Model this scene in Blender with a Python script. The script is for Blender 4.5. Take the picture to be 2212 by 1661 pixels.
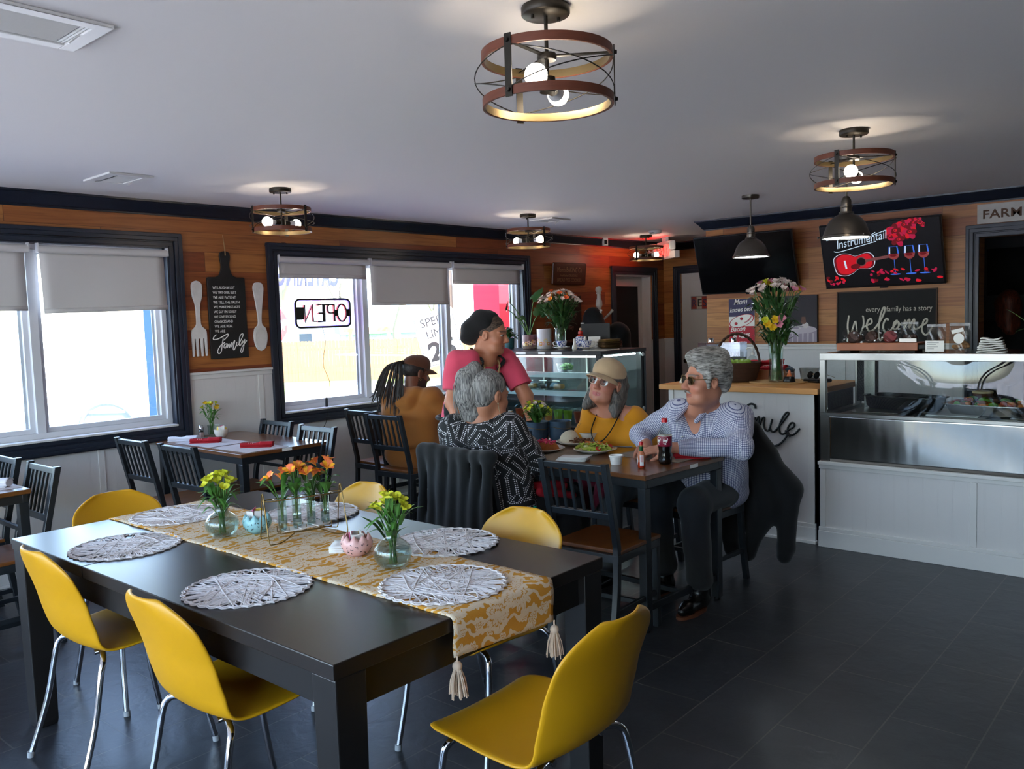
import bpy, bmesh, math, random
import numpy as np
from mathutils import Vector, Matrix, Euler, Quaternion
PI = math.pi
random.seed(7)
for o in list(bpy.data.objects):
 bpy.data.objects.remove(o, do_unlink=True)
SC = bpy.context.scene
COL = SC.collection
CAM_H = 1.5204
cam_d = bpy.data.cameras.new('camera')
cam_d.sensor_width = 36.0
cam_d.lens = 1839.03 / 2212 * 36.0
cam_d.clip_start = 0.05
cam_d.clip_end = 600
cam = bpy.data.objects.new('camera', cam_d)
COL.objects.link(cam)
_p, _r, _y = 0.0776795, -0.0321196, -0.7244995
_f = Vector((math.sin(_y)*math.cos(_p), math.cos(_y)*math.cos(_p), -math.sin(_p)))
_rt = Vector((math.cos(_y), -math.sin(_y), 0))
_up = _rt.cross(_f)
_r2 = math.cos(_r)*_rt + math.sin(_r)*_up
_u2 = -math.sin(_r)*_rt + math.cos(_r)*_up
_m = Matrix((_r2, _u2, -_f)).transposed().to_4x4()
_m.translation = Vector((0, 0, CAM_H))
cam.matrix_world = _m
SC.camera = cam
FR = Vector((math.cos(_y), -math.sin(_y), 0))        # street frame outside: along the street
FD = Vector((math.sin(_y), math.cos(_y), 0))         # and away from the building
W = bpy.data.worlds.new('World')
SC.world = W
W.use_nodes = True
nt = W.node_tree
sky = nt.nodes.new('ShaderNodeTexSky')
sky.sky_type = 'NISHITA'
sky.sun_disc = False
sky.sun_elevation = math.radians(52)
sky.sun_rotation = math.radians(60)
sky.air_density = 1.0
sky.dust_density = 2.2
sky.ozone_density = 1.0
bg = nt.nodes['Background']
bg.inputs['Strength'].default_value = 0.62
nt.links.new(sky.outputs[0], bg.inputs['Color'])
sun_d = bpy.data.lights.new('sun', 'SUN')
sun_d.energy = 8.5
sun_d.angle = math.radians(0.6)
sun_d.color = (1.0, 0.93, 0.82)
sun = bpy.data.objects.new('sun', sun_d)
COL.objects.link(sun)
sun.location = (8, 4, 12)
sun.rotation_euler = Vector((-0.60, -0.22, -0.77)).to_track_quat('-Z', 'Y').to_euler()
def portal(name, loc, sx, sy, direction):
 d = bpy.data.lights.new(name, 'AREA')
 d.shape = 'RECTANGLE'
 d.size = sx
 d.size_y = sy
 d.cycles.is_portal = True
 o = bpy.data.objects.new(name, d)
 COL.objects.link(o)
 o.location = loc
 o.rotation_euler = Vector(direction).to_track_quat('-Z', 'Y').to_euler()
portal('window_portal', (-5.95, 1.35, 1.45), 2.9, 1.3, (1, 0, 0))
portal('window_portal', (-5.95, 5.15, 1.45), 3.0, 1.3, (1, 0, 0))
portal('window_portal', (-2.4, -2.05, 1.2), 6.2, 2.3, (0, 1, 0))
SC.view_settings.view_transform = 'Standard'
SC.view_settings.look = 'None'
SC.view_settings.gamma = 1.0
SC.view_settings.use_curve_mapping = False
SC.view_settings.exposure = 2.3
SC.cycles.use_denoising = True
SC.cycles.max_bounces = 10
SC.cycles.diffuse_bounces = 5
SC.cycles.glossy_bounces = 5
SC.cycles.transparent_max_bounces = 24
SC.cycles.transmission_bounces = 8
SC.cycles.caustics_reflective = False
SC.cycles.caustics_refractive = False
SC.cycles.sample_clamp_indirect = 6.0
def V(*a):
 return Vector(a)
class MB:
 """collects geometry; build() links it as ONE mesh object"""
 def __init__(s):
  s.v = []; s.f = []; s.m = []; s.cur = 0; s.M = None
 def mat(s, i):
  s.cur = i; return s
 def add(s, vs, fs):
  b = len(s.v)
  if s.M is not None:
   vs = [s.M @ Vector(p) for p in vs]
  s.v += [tuple(p) for p in vs]
  for f in fs:
   s.f.append(tuple(b+i for i in f)); s.m.append(s.cur)
  return s
 def box(s, lo, hi):
  x0, y0, z0 = lo; x1, y1, z1 = hi
  vs = [(x0,y0,z0),(x1,y0,z0),(x1,y1,z0),(x0,y1,z0),(x0,y0,z1),(x1,y0,z1),(x1,y1,z1),(x0,y1,z1)]
  return s.add(vs, [(0,3,2,1),(4,5,6,7),(0,1,5,4),(1,2,6,5),(2,3,7,6),(3,0,4,7)])
 def bar(s, a, b, w, h, up=(0,0,1)):
  """box from a to b, w wide, h along up"""
  a = Vector(a); b = Vector(b); d = (b-a).normalized(); u = Vector(up)
  sd = d.cross(u)
  if sd.length < 1e-5: sd = d.cross(Vector((0,1,0)))
  sd.normalize(); u = sd.cross(d)
  vs = []
  for p in (a, b):
   for i, j in ((-1,-1),(1,-1),(1,1),(-1,1)):
    vs.append(p + sd*(i*w/2) + u*(j*h/2))
  return s.add(vs, [(0,3,2,1),(4,5,6,7),(0,1,5,4),(1,2,6,5),(2,3,7,6),(3,0,4,7)])
 def tube(s, pts, r, n=8, closed=False, caps=True):
  pts = [Vector(p) for p in pts]
  N = len(pts)
  rs = r if isinstance(r, (list, tuple)) else [r]*N
  t0 = None; nrm = None; vs = []
  for i, p in enumerate(pts):
   if closed: t = pts[(i+1) % N]-pts[i-1]
   elif i == 0: t = pts[1]-pts[0]
   elif i == N-1: t = pts[-1]-pts[-2]
   else: t = pts[i+1]-pts[i-1]
   if t.length < 1e-9: t = t0 or Vector((0,0,1))
   t.normalize()
   if nrm is None:
    nrm = t.orthogonal().normalized()
   else:
    nrm = nrm - t*nrm.dot(t)
    if nrm.length < 1e-6: nrm = t.orthogonal()
    nrm.normalize()
   bn = t.cross(nrm)
   for k in range(n):
    a = 2*PI*k/n
    vs.append(p + (nrm*math.cos(a)+bn*math.sin(a))*rs[i])
   t0 = t
  fs = []
  for i in range(N if closed else N-1):
   j = (i+1) % N
   for k in range(n):
    fs.append((i*n+k, i*n+(k+1) % n, j*n+(k+1) % n, j*n+k))
  if caps and not closed:
   fs.append(tuple(range(n))[::-1]); fs.append(tuple((N-1)*n+k for k in range(n)))
  return s.add(vs, fs)
 def cyl(s, a, b, r0, r1=None, n=20):
  return s.tube([a, b], [r0, r0 if r1 is None else r1], n)
 def lathe(s, prof, n=32, c=(0,0,0), sx=1, sy=1, rib=None, ring=False):
  """profile [(r,z)...] about z through c; rib(angle, z) scales the radius"""
  vs = []; fs = []; L = len(prof)
  for k in range(n):
   a = 2*PI*k/n
   for (r, z) in prof:
    q = r*(rib(a, z) if rib else 1)
    vs.append((c[0]+q*math.cos(a)*sx, c[1]+q*math.sin(a)*sy, c[2]+z))
  for k in range(n):
   k2 = (k+1) % n
   for i in range(L-1):
    fs.append((k*L+i, k2*L+i, k2*L+i+1, k*L+i+1))
   if ring: fs.append((k*L+L-1, k2*L+L-1, k2*L, k*L))
  if ring: return s.add(vs, fs)
  if prof[0][0] > 1e-6: fs.append(tuple(k*L for k in range(n))[::-1])
  if prof[-1][0] > 1e-6: fs.append(tuple(k*L+L-1 for k in range(n)))
  return s.add(vs, fs)
 def prism(s, poly, o, ux, uy, depth):
  """2-D outline laid on ux,uy at o, extruded by the vector depth"""
  o = Vector(o); ux = Vector(ux); uy = Vector(uy); d = Vector(depth)
  n = len(poly)
  a = [o+ux*x+uy*y for x, y in poly]
  vs = a+[p+d for p in a]
  fs = [tuple(range(n))[::-1], tuple(range(n, 2*n))]
  for i in range(n):
   j = (i+1) % n
   fs.append((i, j, n+j, n+i))
  return s.add(vs, fs)
 def ball(s, c, r, nu=16, nv=10):
  r = r if isinstance(r, (list, tuple)) else (r, r, r)
  vs = []; fs = []
  for j in range(nv+1):
   t = PI*j/nv
   for i in range(nu):
    a = 2*PI*i/nu
    vs.append((c[0]+r[0]*math.sin(t)*math.cos(a), c[1]+r[1]*math.sin(t)*math.sin(a), c[2]-r[2]*math.cos(t)))
  for j in range(nv):
   for i in range(nu):
    i2 = (i+1) % nu
    q = (j*nu+i, j*nu+i2, (j+1)*nu+i2, (j+1)*nu+i)
    fs.append(q)
  return s.add(vs, fs)
 def grid(s, fn, nu, nv, two=False):
  vs = [fn(i/nu, j/nv) for j in range(nv+1) for i in range(nu+1)]
  fs = [(j*(nu+1)+i, j*(nu+1)+i+1, (j+1)*(nu+1)+i+1, (j+1)*(nu+1)+i) for j in range(nv) for i in range(nu)]
  return s.add(vs, fs)
 def build(s, name, mats, parent=None, smooth=40, bevel=0, solid=0, sub=0):
  me = bpy.data.meshes.new(name)
  me.from_pydata(s.v, [], s.f)
  mats = mats if isinstance(mats, (list, tuple)) else [mats]
  for m in mats: me.materials.append(m)
  if len(mats) > 1: me.polygons.foreach_set('material_index', s.m)
  bm = bmesh.new(); bm.from_mesh(me)
  bmesh.ops.remove_doubles(bm, verts=bm.verts, dist=1e-6)
  bmesh.ops.dissolve_degenerate(bm, edges=bm.edges, dist=1e-7)
  if not solid:
   bmesh.ops.recalc_face_normals(bm, faces=bm.faces)
  bm.to_mesh(me); bm.free()
  if smooth:
   me.polygons.foreach_set('use_smooth', [True]*len(me.polygons))
   me.set_sharp_from_angle(angle=math.radians(smooth))
  me.update()
  o = bpy.data.objects.new(name, me)
  COL.objects.link(o)
  if parent is not None: o.parent = parent
  if solid:
   md = o.modifiers.new('solid', 'SOLIDIFY'); md.thickness = solid; md.offset = 0
  if bevel:
   md = o.modifiers.new('bevel', 'BEVEL'); md.width = bevel; md.segments = 2; md.limit_method = 'ANGLE'; md.angle_limit = math.radians(40)
  if sub:
   md = o.modifiers.new('sub', 'SUBSURF'); md.levels = sub; md.render_levels = sub
  return o
def tag(o, label=None, cat=None, group=None, kind=None):
 if label: o['label'] = label
 if cat: o['category'] = cat
 if group: o['group'] = group
 if kind: o['kind'] = kind
 return o
def thing(name, label, cat, loc=(0,0,0), rz=0, group=None, rot=None):
 o = bpy.data.objects.new(name, None)
 o.empty_display_size = 0.1
 COL.objects.link(o)
 o.location = loc
 o.rotation_euler = rot if rot is not None else (0, 0, rz)
 return tag(o, label, cat, group)
def struct(o):
 o['kind'] = 'structure'; return o
def dup(src, loc, rz=0, label=None, rot=None):
 def cp(o, par):
  c = o.copy(); COL.objects.link(c)
  if par is not None: c.parent = par
  for ch in o.children: cp(ch, c)
  return c
 r = cp(src, None)
 r.location = loc; r.rotation_euler = rot if rot is not None else (0, 0, rz)
 if label: r['label'] = label
 return r
def catmull(pts, k=6, closed=False):
 P = [Vector(p) if len(p) == 3 else Vector((p[0], p[1], 0)) for p in pts]
 n = len(P); out = []
 for i in range(n if closed else n-1):
  if closed: a, b, c, d = P[i-1], P[i], P[(i+1) % n], P[(i+2) % n]
  else: a, b, c, d = P[max(i-1, 0)], P[i], P[i+1], P[min(i+2, n-1)]
  for j in range(k):
   t = j/k
   out.append(0.5*((2*b)+(c-a)*t+(2*a-5*b+4*c-d)*t*t+(3*b-3*c+d-a)*t*t*t))
 if not closed: out.append(P[-1])
 return out
def rrect(w, h, r, n=5, cx=0, cy=0):
 out = []
 for (sx, sy, a0) in ((1,1,0), (-1,1,90), (-1,-1,180), (1,-1,270)):
  for k in range(n+1):
   a = math.radians(a0+90*k/n)
   out.append((cx+sx*(w/2-r)+r*math.cos(a), cy+sy*(h/2-r)+r*math.sin(a)))
 return out
def text(name, body, size, M, m, parent, depth=0.001, align='LEFT', shear=0, bold=0, width=None, space=1.0):
 cu = bpy.data.curves.new(name, 'FONT')
 cu.body = body; cu.size = size; cu.extrude = depth; cu.align_x = align; cu.shear = shear; cu.offset = bold
 cu.space_character = space
 cu.resolution_u = 3
 t = bpy.data.objects.new(name, cu)
 COL.objects.link(t)
 dg = bpy.context.evaluated_depsgraph_get()
 me = bpy.data.meshes.new_from_object(t.evaluated_get(dg))
 bpy.data.objects.remove(t, do_unlink=True)
 if width:
  xs = [v.co.x for v in me.vertices]
  s = width/max(1e-6, max(xs)-min(xs))
  me.transform(Matrix.Diagonal((s, 1, 1, 1)))
 me.transform(M)
 me.name = name
 me.materials.clear(); me.materials.append(m)
 o = bpy.data.objects.new(name, me)
 COL.objects.link(o)
 if parent is not None: o.parent = parent
 return o
def frame(o, ux, uy):
 """matrix whose x,y axes are ux,uy at o"""
 ux = Vector(ux).normalized(); uy = Vector(uy).normalized(); uz = ux.cross(uy)
 m = Matrix((ux, uy, uz)).transposed().to_4x4(); m.translation = Vector(o)
 return m
def strokes(name, sts, M, r, m, parent, flat=0.5, k=5, n=6):
 b = MB()
 for st in sts:
  pts = catmull(st, k)
  q = MB(); q.tube(pts, r, n)
  vs = [(p[0], p[1], p[2]*flat) for p in q.v]
  b.M = M
  b.add(vs, q.f)
 return b.build(name, m, parent)
def lin(c):
 return tuple(((x/255)/12.92 if x/255 <= 0.04045 else ((x/255+0.055)/1.055)**2.4) for x in c)
MATS = {}
def mat(name, col, rough=0.5, metal=0.0, spec=0.5, bump=0, bscale=60, var=0, vscale=8, stretch=(1,1,1), emit=0, sheen=0, coat=0, coord='Object', alpha=1.0, trans=0, ior=1.45, bdist=0.002):
 m = bpy.data.materials.new(name); m.use_nodes = True
 n = m.node_tree.nodes; l = m.node_tree.links
 b = n['Principled BSDF']
 col = lin(col)
 b.inputs['Base Color'].default_value = (*col, 1)
 b.inputs['Roughness'].default_value = rough
 b.inputs['Metallic'].default_value = metal
 b.inputs['Specular IOR Level'].default_value = spec
 b.inputs['IOR'].default_value = ior
 if trans: b.inputs['Transmission Weight'].default_value = trans
 if sheen: b.inputs['Sheen Weight'].default_value = sheen
 if coat: b.inputs['Coat Weight'].default_value = coat; b.inputs['Coat Roughness'].default_value = 0.15
 if emit:
  b.inputs['Emission Color'].default_value = (*col, 1); b.inputs['Emission Strength'].default_value = emit
 if var or bump:
  tc = n.new('ShaderNodeTexCoord'); mp = n.new('ShaderNodeMapping')
  mp.inputs['Scale'].default_value = stretch
  l.new(tc.outputs[coord], mp.inputs[0])
 if var:
  t = n.new('ShaderNodeTexNoise'); t.inputs['Scale'].default_value = vscale; t.inputs['Detail'].default_value = 4
  l.new(mp.outputs[0], t.inputs[0])
  r = n.new('ShaderNodeMixRGB'); r.blend_type = 'MIX'
  r.inputs[1].default_value = (*[max(0, c*(1-var)) for c in col], 1)
  r.inputs[2].default_value = (*[min(1, c*(1+var)) for c in col], 1)
  l.new(t.outputs[0], r.inputs[0]); l.new(r.outputs[0], b.inputs['Base Color'])
  if emit: l.new(r.outputs[0], b.inputs['Emission Color'])
 if bump:
  t2 = n.new('ShaderNodeTexNoise'); t2.inputs['Scale'].default_value = bscale; t2.inputs['Detail'].default_value = 3
  l.new(mp.outputs[0], t2.inputs[0])
  bp = n.new('ShaderNodeBump'); bp.inputs['Strength'].default_value = bump; bp.inputs['Distance'].default_value = bdist
  l.new(t2.outputs[0], bp.inputs['Height']); l.new(bp.outputs[0], b.inputs['Normal'])
 MATS[name] = m
 return m
def nodes(name):
 m = bpy.data.materials.new(name); m.use_nodes = True
 n = m.node_tree.nodes; l = m.node_tree.links
 return m, n, l, n['Principled BSDF']
def mth(n, l, op, a, b=None, c=None):
 x = n.new('ShaderNodeMath'); x.operation = op
 for i, q in enumerate((a, b, c)):
  if q is None: continue
  if isinstance(q, (int, float)): x.inputs[i].default_value = q
  else: l.new(q, x.inputs[i])
 return x.outputs[0]
def ramp(n, l, fac, stops):
 r = n.new('ShaderNodeValToRGB')
 el = r.color_ramp.elements
 while len(el) < len(stops): el.new(0.5)
 for e, (p, c) in zip(el, stops):
  e.position = p; e.color = (*lin(c), 1)
 l.new(fac, r.inputs[0])
 return r.outputs[0]
def plank_mat(name, axis, tones, pw=0.137, plen=1.9):
 """horizontal cedar planks: rows by height, butt joints along the wall axis, grain and knots"""
 m, n, l, b = nodes(name)
 tc = n.new('ShaderNodeTexCoord'); sp = n.new('ShaderNodeSeparateXYZ'); l.new(tc.outputs['Object'], sp.inputs[0])
 u = sp.outputs[axis]; z = sp.outputs[2]
 zr = mth(n, l, 'DIVIDE', z, pw); row = mth(n, l, 'FLOOR', zr); fz = mth(n, l, 'FRACT', zr)
 wn = n.new('ShaderNodeTexWhiteNoise'); wn.noise_dimensions = '1D'; l.new(row, wn.inputs['W'])
 us = mth(n, l, 'ADD', mth(n, l, 'DIVIDE', u, plen), mth(n, l, 'MULTIPLY', wn.outputs[0], 7.0))
 ci = mth(n, l, 'FLOOR', us); fu = mth(n, l, 'FRACT', us)
 w2 = n.new('ShaderNodeTexWhiteNoise'); w2.noise_dimensions = '2D'
 cv = n.new('ShaderNodeCombineXYZ'); l.new(row, cv.inputs[0]); l.new(ci, cv.inputs[1]); l.new(cv.outputs[0], w2.inputs['Vector'])
 gv = n.new('ShaderNodeCombineXYZ')
 l.new(mth(n, l, 'ADD', mth(n, l, 'MULTIPLY', u, 1.5), mth(n, l, 'MULTIPLY', w2.outputs[0], 40)), gv.inputs[0])
 l.new(mth(n, l, 'MULTIPLY', z, 26), gv.inputs[1]); l.new(row, gv.inputs[2])
 g = n.new('ShaderNodeTexNoise'); g.inputs['Scale'].default_value = 1.4; g.inputs['Detail'].default_value = 6; g.inputs['Distortion'].default_value = 1.2
 l.new(gv.outputs[0], g.inputs[0])
 base = ramp(n, l, w2.outputs[0], tones)
 mx = n.new('ShaderNodeMixRGB'); mx.blend_type = 'MULTIPLY'; mx.inputs[0].default_value = 1
 l.new(base, mx.inputs[1]); l.new(ramp(n, l, g.outputs[0], [(0.25, (185,170,160)), (0.5, (235,232,228)), (0.72, (255,255,255))]), mx.inputs[2])
 vo = n.new('ShaderNodeTexVoronoi'); vo.inputs['Scale'].default_value = 1.0
 kv = n.new('ShaderNodeCombineXYZ'); l.new(mth(n, l, 'MULTIPLY', u, 2.2), kv.inputs[0]); l.new(mth(n, l, 'MULTIPLY', z, 4.6), kv.inputs[1])
 l.new(kv.outputs[0], vo.inputs['Vector'])
 kn = mth(n, l, 'LESS_THAN', vo.outputs['Distance'], 0.055)
 m2 = n.new('ShaderNodeMixRGB'); l.new(mth(n, l, 'MULTIPLY', kn, 0.75), m2.inputs[0]); l.new(mx.outputs[0], m2.inputs[1]); m2.inputs[2].default_value = (*lin((70,34,18)), 1)
 e = mth(n, l, 'MAXIMUM', mth(n, l, 'LESS_THAN', fz, 0.018), mth(n, l, 'LESS_THAN', fu, 0.0018))
 m3 = n.new('ShaderNodeMixRGB'); l.new(mth(n, l, 'MULTIPLY', e, 0.7), m3.inputs[0]); l.new(m2.outputs[0], m3.inputs[1]); m3.inputs[2].default_value = (*lin((60,30,16)), 1)
 l.new(m3.outputs[0], b.inputs['Base Color'])
 b.inputs['Roughness'].default_value = 0.42
 bp = n.new('ShaderNodeBump'); bp.inputs['Strength'].default_value = 0.5; bp.inputs['Distance'].default_value = 0.002
 l.new(mth(n, l, 'SUBTRACT', mth(n, l, 'MULTIPLY', g.outputs[0], 0.25), e), bp.inputs['Height']); l.new(bp.outputs[0], b.inputs['Normal'])
 return m
CEDAR = [(0.0, (132,66,34)), (0.3, (150,80,42)), (0.55, (160,92,46)), (0.8, (184,122,64)), (1.0, (176,108,52))]
PINE = [(0.0, (168,100,48)), (0.35, (184,120,62)), (0.65, (196,136,74)), (1.0, (158,88,42))]
M_CEDAR = plank_mat('cedar_planks', 1, CEDAR)
M_PINE = plank_mat('pine_planks', 0, PINE)
def bead_mat(name, axis, col=(214,210,208), pitch=0.082):
 """white bead board: twin grooves as relief"""
 m, n, l, b = nodes(name)
 tc = n.new('ShaderNodeTexCoord'); sp = n.new('ShaderNodeSeparateXYZ'); l.new(tc.outputs['Object'], sp.inputs[0])
 f = mth(n, l, 'FRACT', mth(n, l, 'DIVIDE', sp.outputs[axis], pitch))
 d1 = mth(n, l, 'ABSOLUTE', mth(n, l, 'SUBTRACT', f, 0.5))
 gr = mth(n, l, 'MULTIPLY', mth(n, l, 'GREATER_THAN', d1, 0.02), mth(n, l, 'LESS_THAN', d1, 0.085))
 bp = n.new('ShaderNodeBump'); bp.inputs['Strength'].default_value = 0.8; bp.inputs['Distance'].default_value = 0.004
 bp.invert = True
 l.new(gr, bp.inputs['Height']); l.new(bp.outputs[0], b.inputs['Normal'])
 b.inputs['Base Color'].default_value = (*lin(col), 1)
 b.inputs['Roughness'].default_value = 0.4
 return m
M_BEAD_Y = bead_mat('beadboard', 1)
M_BEAD_X = bead_mat('beadboard', 0)
M_WHITE = mat('white_paint', (216,213,210), 0.4)
M_CEIL = mat('ceiling_paint', (226,222,220), 0.75, bump=0.15, bscale=6, bdist=0.01)
M_NAVY = mat('charcoal_navy_paint', (36,42,54), 0.34)
M_CROWN = mat('navy_crown_paint', (28,34,46), 0.3)
M_DARK = mat('dark_room_paint', (40,42,40), 0.8)
def floor_mat():
 m, n, l, b = nodes('slate_tile')
 tc = n.new('ShaderNodeTexCoord'); mp = n.new('ShaderNodeMapping')
 mp.inputs['Rotation'].default_value = (0, 0, math.radians(-90.88))
 l.new(tc.outputs['Object'], mp.inputs[0])
 br = n.new('ShaderNodeTexBrick')
 br.inputs['Scale'].default_value = 1.0; br.inputs['Brick Width'].default_value = 0.61; br.inputs['Row Height'].default_value = 0.305
 br.inputs['Mortar Size'].default_value = 0.0028; br.inputs['Mortar Smooth'].default_value = 0.1; br.offset = 0.5; br.inputs['Bias'].default_value = 0
 br.inputs['Color1'].default_value = (*lin((44,46,50)), 1); br.inputs['Color2'].default_value = (*lin((54,55,58)), 1); br.inputs['Mortar'].default_value = (*lin((92,86,80)), 1)
 q = Matrix.Rotation(math.radians(-90.88), 3, 'Z') @ Vector((-1.9147, 2.8743, 0))
 fx, fy = 0.0-q.x, 0.0-q.y
 mp.inputs['Location'].default_value = (fx, fy, 0)
 l.new(mp.outputs[0], br.inputs[0])
 ns = n.new('ShaderNodeTexNoise'); ns.inputs['Scale'].default_value = 5; ns.inputs['Detail'].default_value = 6
 l.new(tc.outputs['Object'], ns.inputs[0])
 mx = n.new('ShaderNodeMixRGB'); mx.blend_type = 'MULTIPLY'; mx.inputs[0].default_value = 1
 l.new(br.outputs[0], mx.inputs[1]); l.new(ramp(n, l, ns.outputs[0], [(0.3, (190,190,192)), (0.7, (255,252,248))]), mx.inputs[2])
 l.new(mx.outputs[0], b.inputs['Base Color'])
 b.inputs['Roughness'].default_value = 0.36
 n2 = n.new('ShaderNodeTexNoise'); n2.inputs['Scale'].default_value = 14; n2.inputs['Detail'].default_value = 5; n2.inputs['Distortion'].default_value = 0.6
 l.new(tc.outputs['Object'], n2.inputs[0])
 h = mth(n, l, 'SUBTRACT', mth(n, l, 'MULTIPLY', n2.outputs[0], 0.7), br.outputs['Fac'])
 bp = n.new('ShaderNodeBump'); bp.inputs['Strength'].default_value = 0.45; bp.inputs['Distance'].default_value = 0.006
 l.new(h, bp.inputs['Height']); l.new(bp.outputs[0], b.inputs['Normal'])
 return m
M_FLOOR = floor_mat()
def glass_mat(name, tint=(250,252,252), refl=1.0, rough=0.0):
 m = bpy.data.materials.new(name); m.use_nodes = True
 n = m.node_tree.nodes; l = m.node_tree.links
 n.remove(n['Principled BSDF'])
 t = n.new('ShaderNodeBsdfTransparent'); t.inputs[0].default_value = (*lin(tint), 1)
 g = n.new('ShaderNodeBsdfGlossy'); g.inputs['Roughness'].default_value = rough; g.inputs['Color'].default_value = (refl, refl, refl, 1)
 lw = n.new('ShaderNodeLayerWeight'); lw.inputs['Blend'].default_value = 0.5
 f = mth(n, l, 'ADD', mth(n, l, 'MULTIPLY', mth(n, l, 'POWER', lw.outputs['Facing'], 5.0), 0.9), 0.045)
 mx = n.new('ShaderNodeMixShader')
 l.new(f, mx.inputs[0]); l.new(t.outputs[0], mx.inputs[1]); l.new(g.outputs[0], mx.inputs[2])
 l.new(mx.outputs[0], n['Material Output'].inputs[0])
 return m
M_PANE = glass_mat('window_glass')
M_CASEGLASS = glass_mat('display_glass', (236,244,242))
M_VASE = glass_mat('thin_clear_glass', (238,243,240))
M_FILM = glass_mat('clear_plastic_film', (228,228,226), 0.9, 0.12)
M_ALU = mat('white_vinyl_frame', (205,205,208), 0.35)
M_STEEL = mat('brushed_steel', (150,148,145), 0.28, 1.0, bump=0.1, bscale=3, stretch=(1,1,60), bdist=0.001)
M_STEELW = mat('wavy_steel_sheet', (168,166,163), 0.2, 1.0, bump=0.5, bscale=2.2, stretch=(1.6,1,0.35), bdist=0.02)
M_CHROME = mat('chrome', (215,215,218), 0.09, 1.0)
M_NICKEL = mat('brushed_nickel', (120,114,106), 0.3, 1.0)
M_BRONZE = mat('oil_rubbed_bronze', (50,46,40), 0.42, 0.7)
M_BRASSIN = mat('inner_band_metal', (122,104,72), 0.35, 0.8)
M_REDWOOD = mat('stained_wood_band', (104,54,34), 0.5, var=0.35, vscale=14, stretch=(1,1,10))
M_BLACKMET = mat('black_powder_coat', (30,34,38), 0.33)
M_YELLOW = mat('mustard_plastic', (202,146,16), 0.42, bump=0.04, bscale=400, bdist=0.0004)
M_TTOP = mat('black_brown_veneer', (34,28,25), 0.3, var=0.25, vscale=3, stretch=(1,14,1), bump=0.05, bscale=40, bdist=0.0006)
M_TLEG = mat('black_brown_lacquer', (27,24,23), 0.38)
M_WALNUT = mat('walnut_top', (104,62,30), 0.3, var=0.42, vscale=3.2, stretch=(2,14,2), coat=0.3)
M_SEATW = mat('rustic_wood_seat', (110,64,26), 0.38, var=0.55, vscale=5, stretch=(5,1.5,2))
M_BUTCHER = mat('butcher_block', (206,146,84), 0.35, var=0.12, vscale=4, stretch=(1.5,12,1))
M_BLIND = mat('roller_blind_fabric', (206,203,200), 0.9, bump=0.1, bscale=300, bdist=0.0004)
M_BLACK = mat('black_matte', (16,16,17), 0.6)
M_TVBLACK = mat('tv_glass_black', (6,6,8), 0.18)
M_WHITEM = mat('white_print', (238,236,230), 0.6)
M_GREY = mat('grey_print', (150,150,150), 0.6)
M_BULB = mat('lit_bulb', (255,238,214), 0.5, emit=9)
M_BULBNECK = mat('bulb_neck', (225,225,225), 0.4)
M_LED = mat('led_lens', (235,248,255), 0.5, emit=5)
M_LEDSTRIP = mat('led_strip', (235,250,255), 0.5, emit=14)
XW = -5.645; CEIL = 2.382; YB = 9.30; YT = 7.40; XC = -4.02; XR = 3.4; YF = -1.8; TH = 0.16; RAIL = 1.204
struct(MB().box((XW-TH, YF-TH, -0.12), (XR+TH, YB+TH+2.5, 0.0)).build('floor', M_FLOOR, smooth=0))
struct(MB().box((XW-TH, YF-TH, CEIL), (XR+TH, YB+TH+2.5, CEIL+0.2)).build('ceiling', M_CEIL, smooth=0))
def wall_open(name, axis, c, thick, lo, hi, ztop, openings, mats, parts):
 """wall slab in plane axis=c; thickness goes away from the room; openings [(u0,u1,z0,z1)]; parts [(z0,z1,matidx)]"""
 b = MB()
 def bx(u0, u1, z0, z1, mi):
  if u1-u0 < 1e-4 or z1-z0 < 1e-4: return
  b.mat(mi)
  c0, c1 = sorted((c, c+thick))
  if axis == 0: b.box((c0, u0, z0), (c1, u1, z1))
  else: b.box((u0, c0, z0), (u1, c1, z1))
 us = sorted({lo, hi} | {o[0] for o in openings} | {o[1] for o in openings})
 for u0, u1 in zip(us[:-1], us[1:]):
  mid = (u0+u1)/2
  for (z0, z1, mi) in parts:
   zs = [z0, z1]
   ops = [o for o in openings if o[0] < mid < o[1]]
   cuts = sorted({z0, z1} | {min(max(z, z0), z1) for o in ops for z in (o[2], o[3])})
   for a, d in zip(cuts[:-1], cuts[1:]):
    zm = (a+d)/2
    if any(o[2] < zm < o[3] for o in ops): continue
    bx(u0, u1, a, d, mi)
 return struct(b.build(name, mats, smooth=0))
W1 = (0.12, 2.868, 0.85, 2.085); W2 = (3.715, 6.598, 0.842, 2.06); D1 = (8.235, 9.02, 0.0, 1.99)
wall_open('wall_left', 0, XW, -TH, YF, YB, CEIL, [W1, W2, D1], [M_BEAD_Y, M_CEDAR], [(0, RAIL, 0), (RAIL, CEIL, 1)])
D2 = (-5.405, -4.45, 0.0, 2.0)
wall_open('wall_back', 1, YB, TH, XW, XC+TH, CEIL, [D2], [M_BEAD_X, M_PINE], [(0, RAIL, 0), (RAIL, CEIL, 1)])
D3 = (-1.67, -0.75, 0.0, 2.03)
wall_open('wall_right', 1, YT, TH, XC, XR, CEIL, [D3], [M_BEAD_X, M_PINE], [(0, RAIL, 0), (RAIL, CEIL, 1)])
struct(MB().box((XC, YT+TH, 0), (XC+TH, YB, CEIL)).build('wall_alcove', M_PINE, smooth=0))
struct(MB().box((XR, YF, 0), (XR+TH, YT+TH, CEIL)).build('wall_side', M_DARK, smooth=0))
W4 = (-5.45, 0.65, 0.12, 2.3)  # unseen front window, enlarged nearly floor to ceiling to brighten the ceiling
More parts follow.
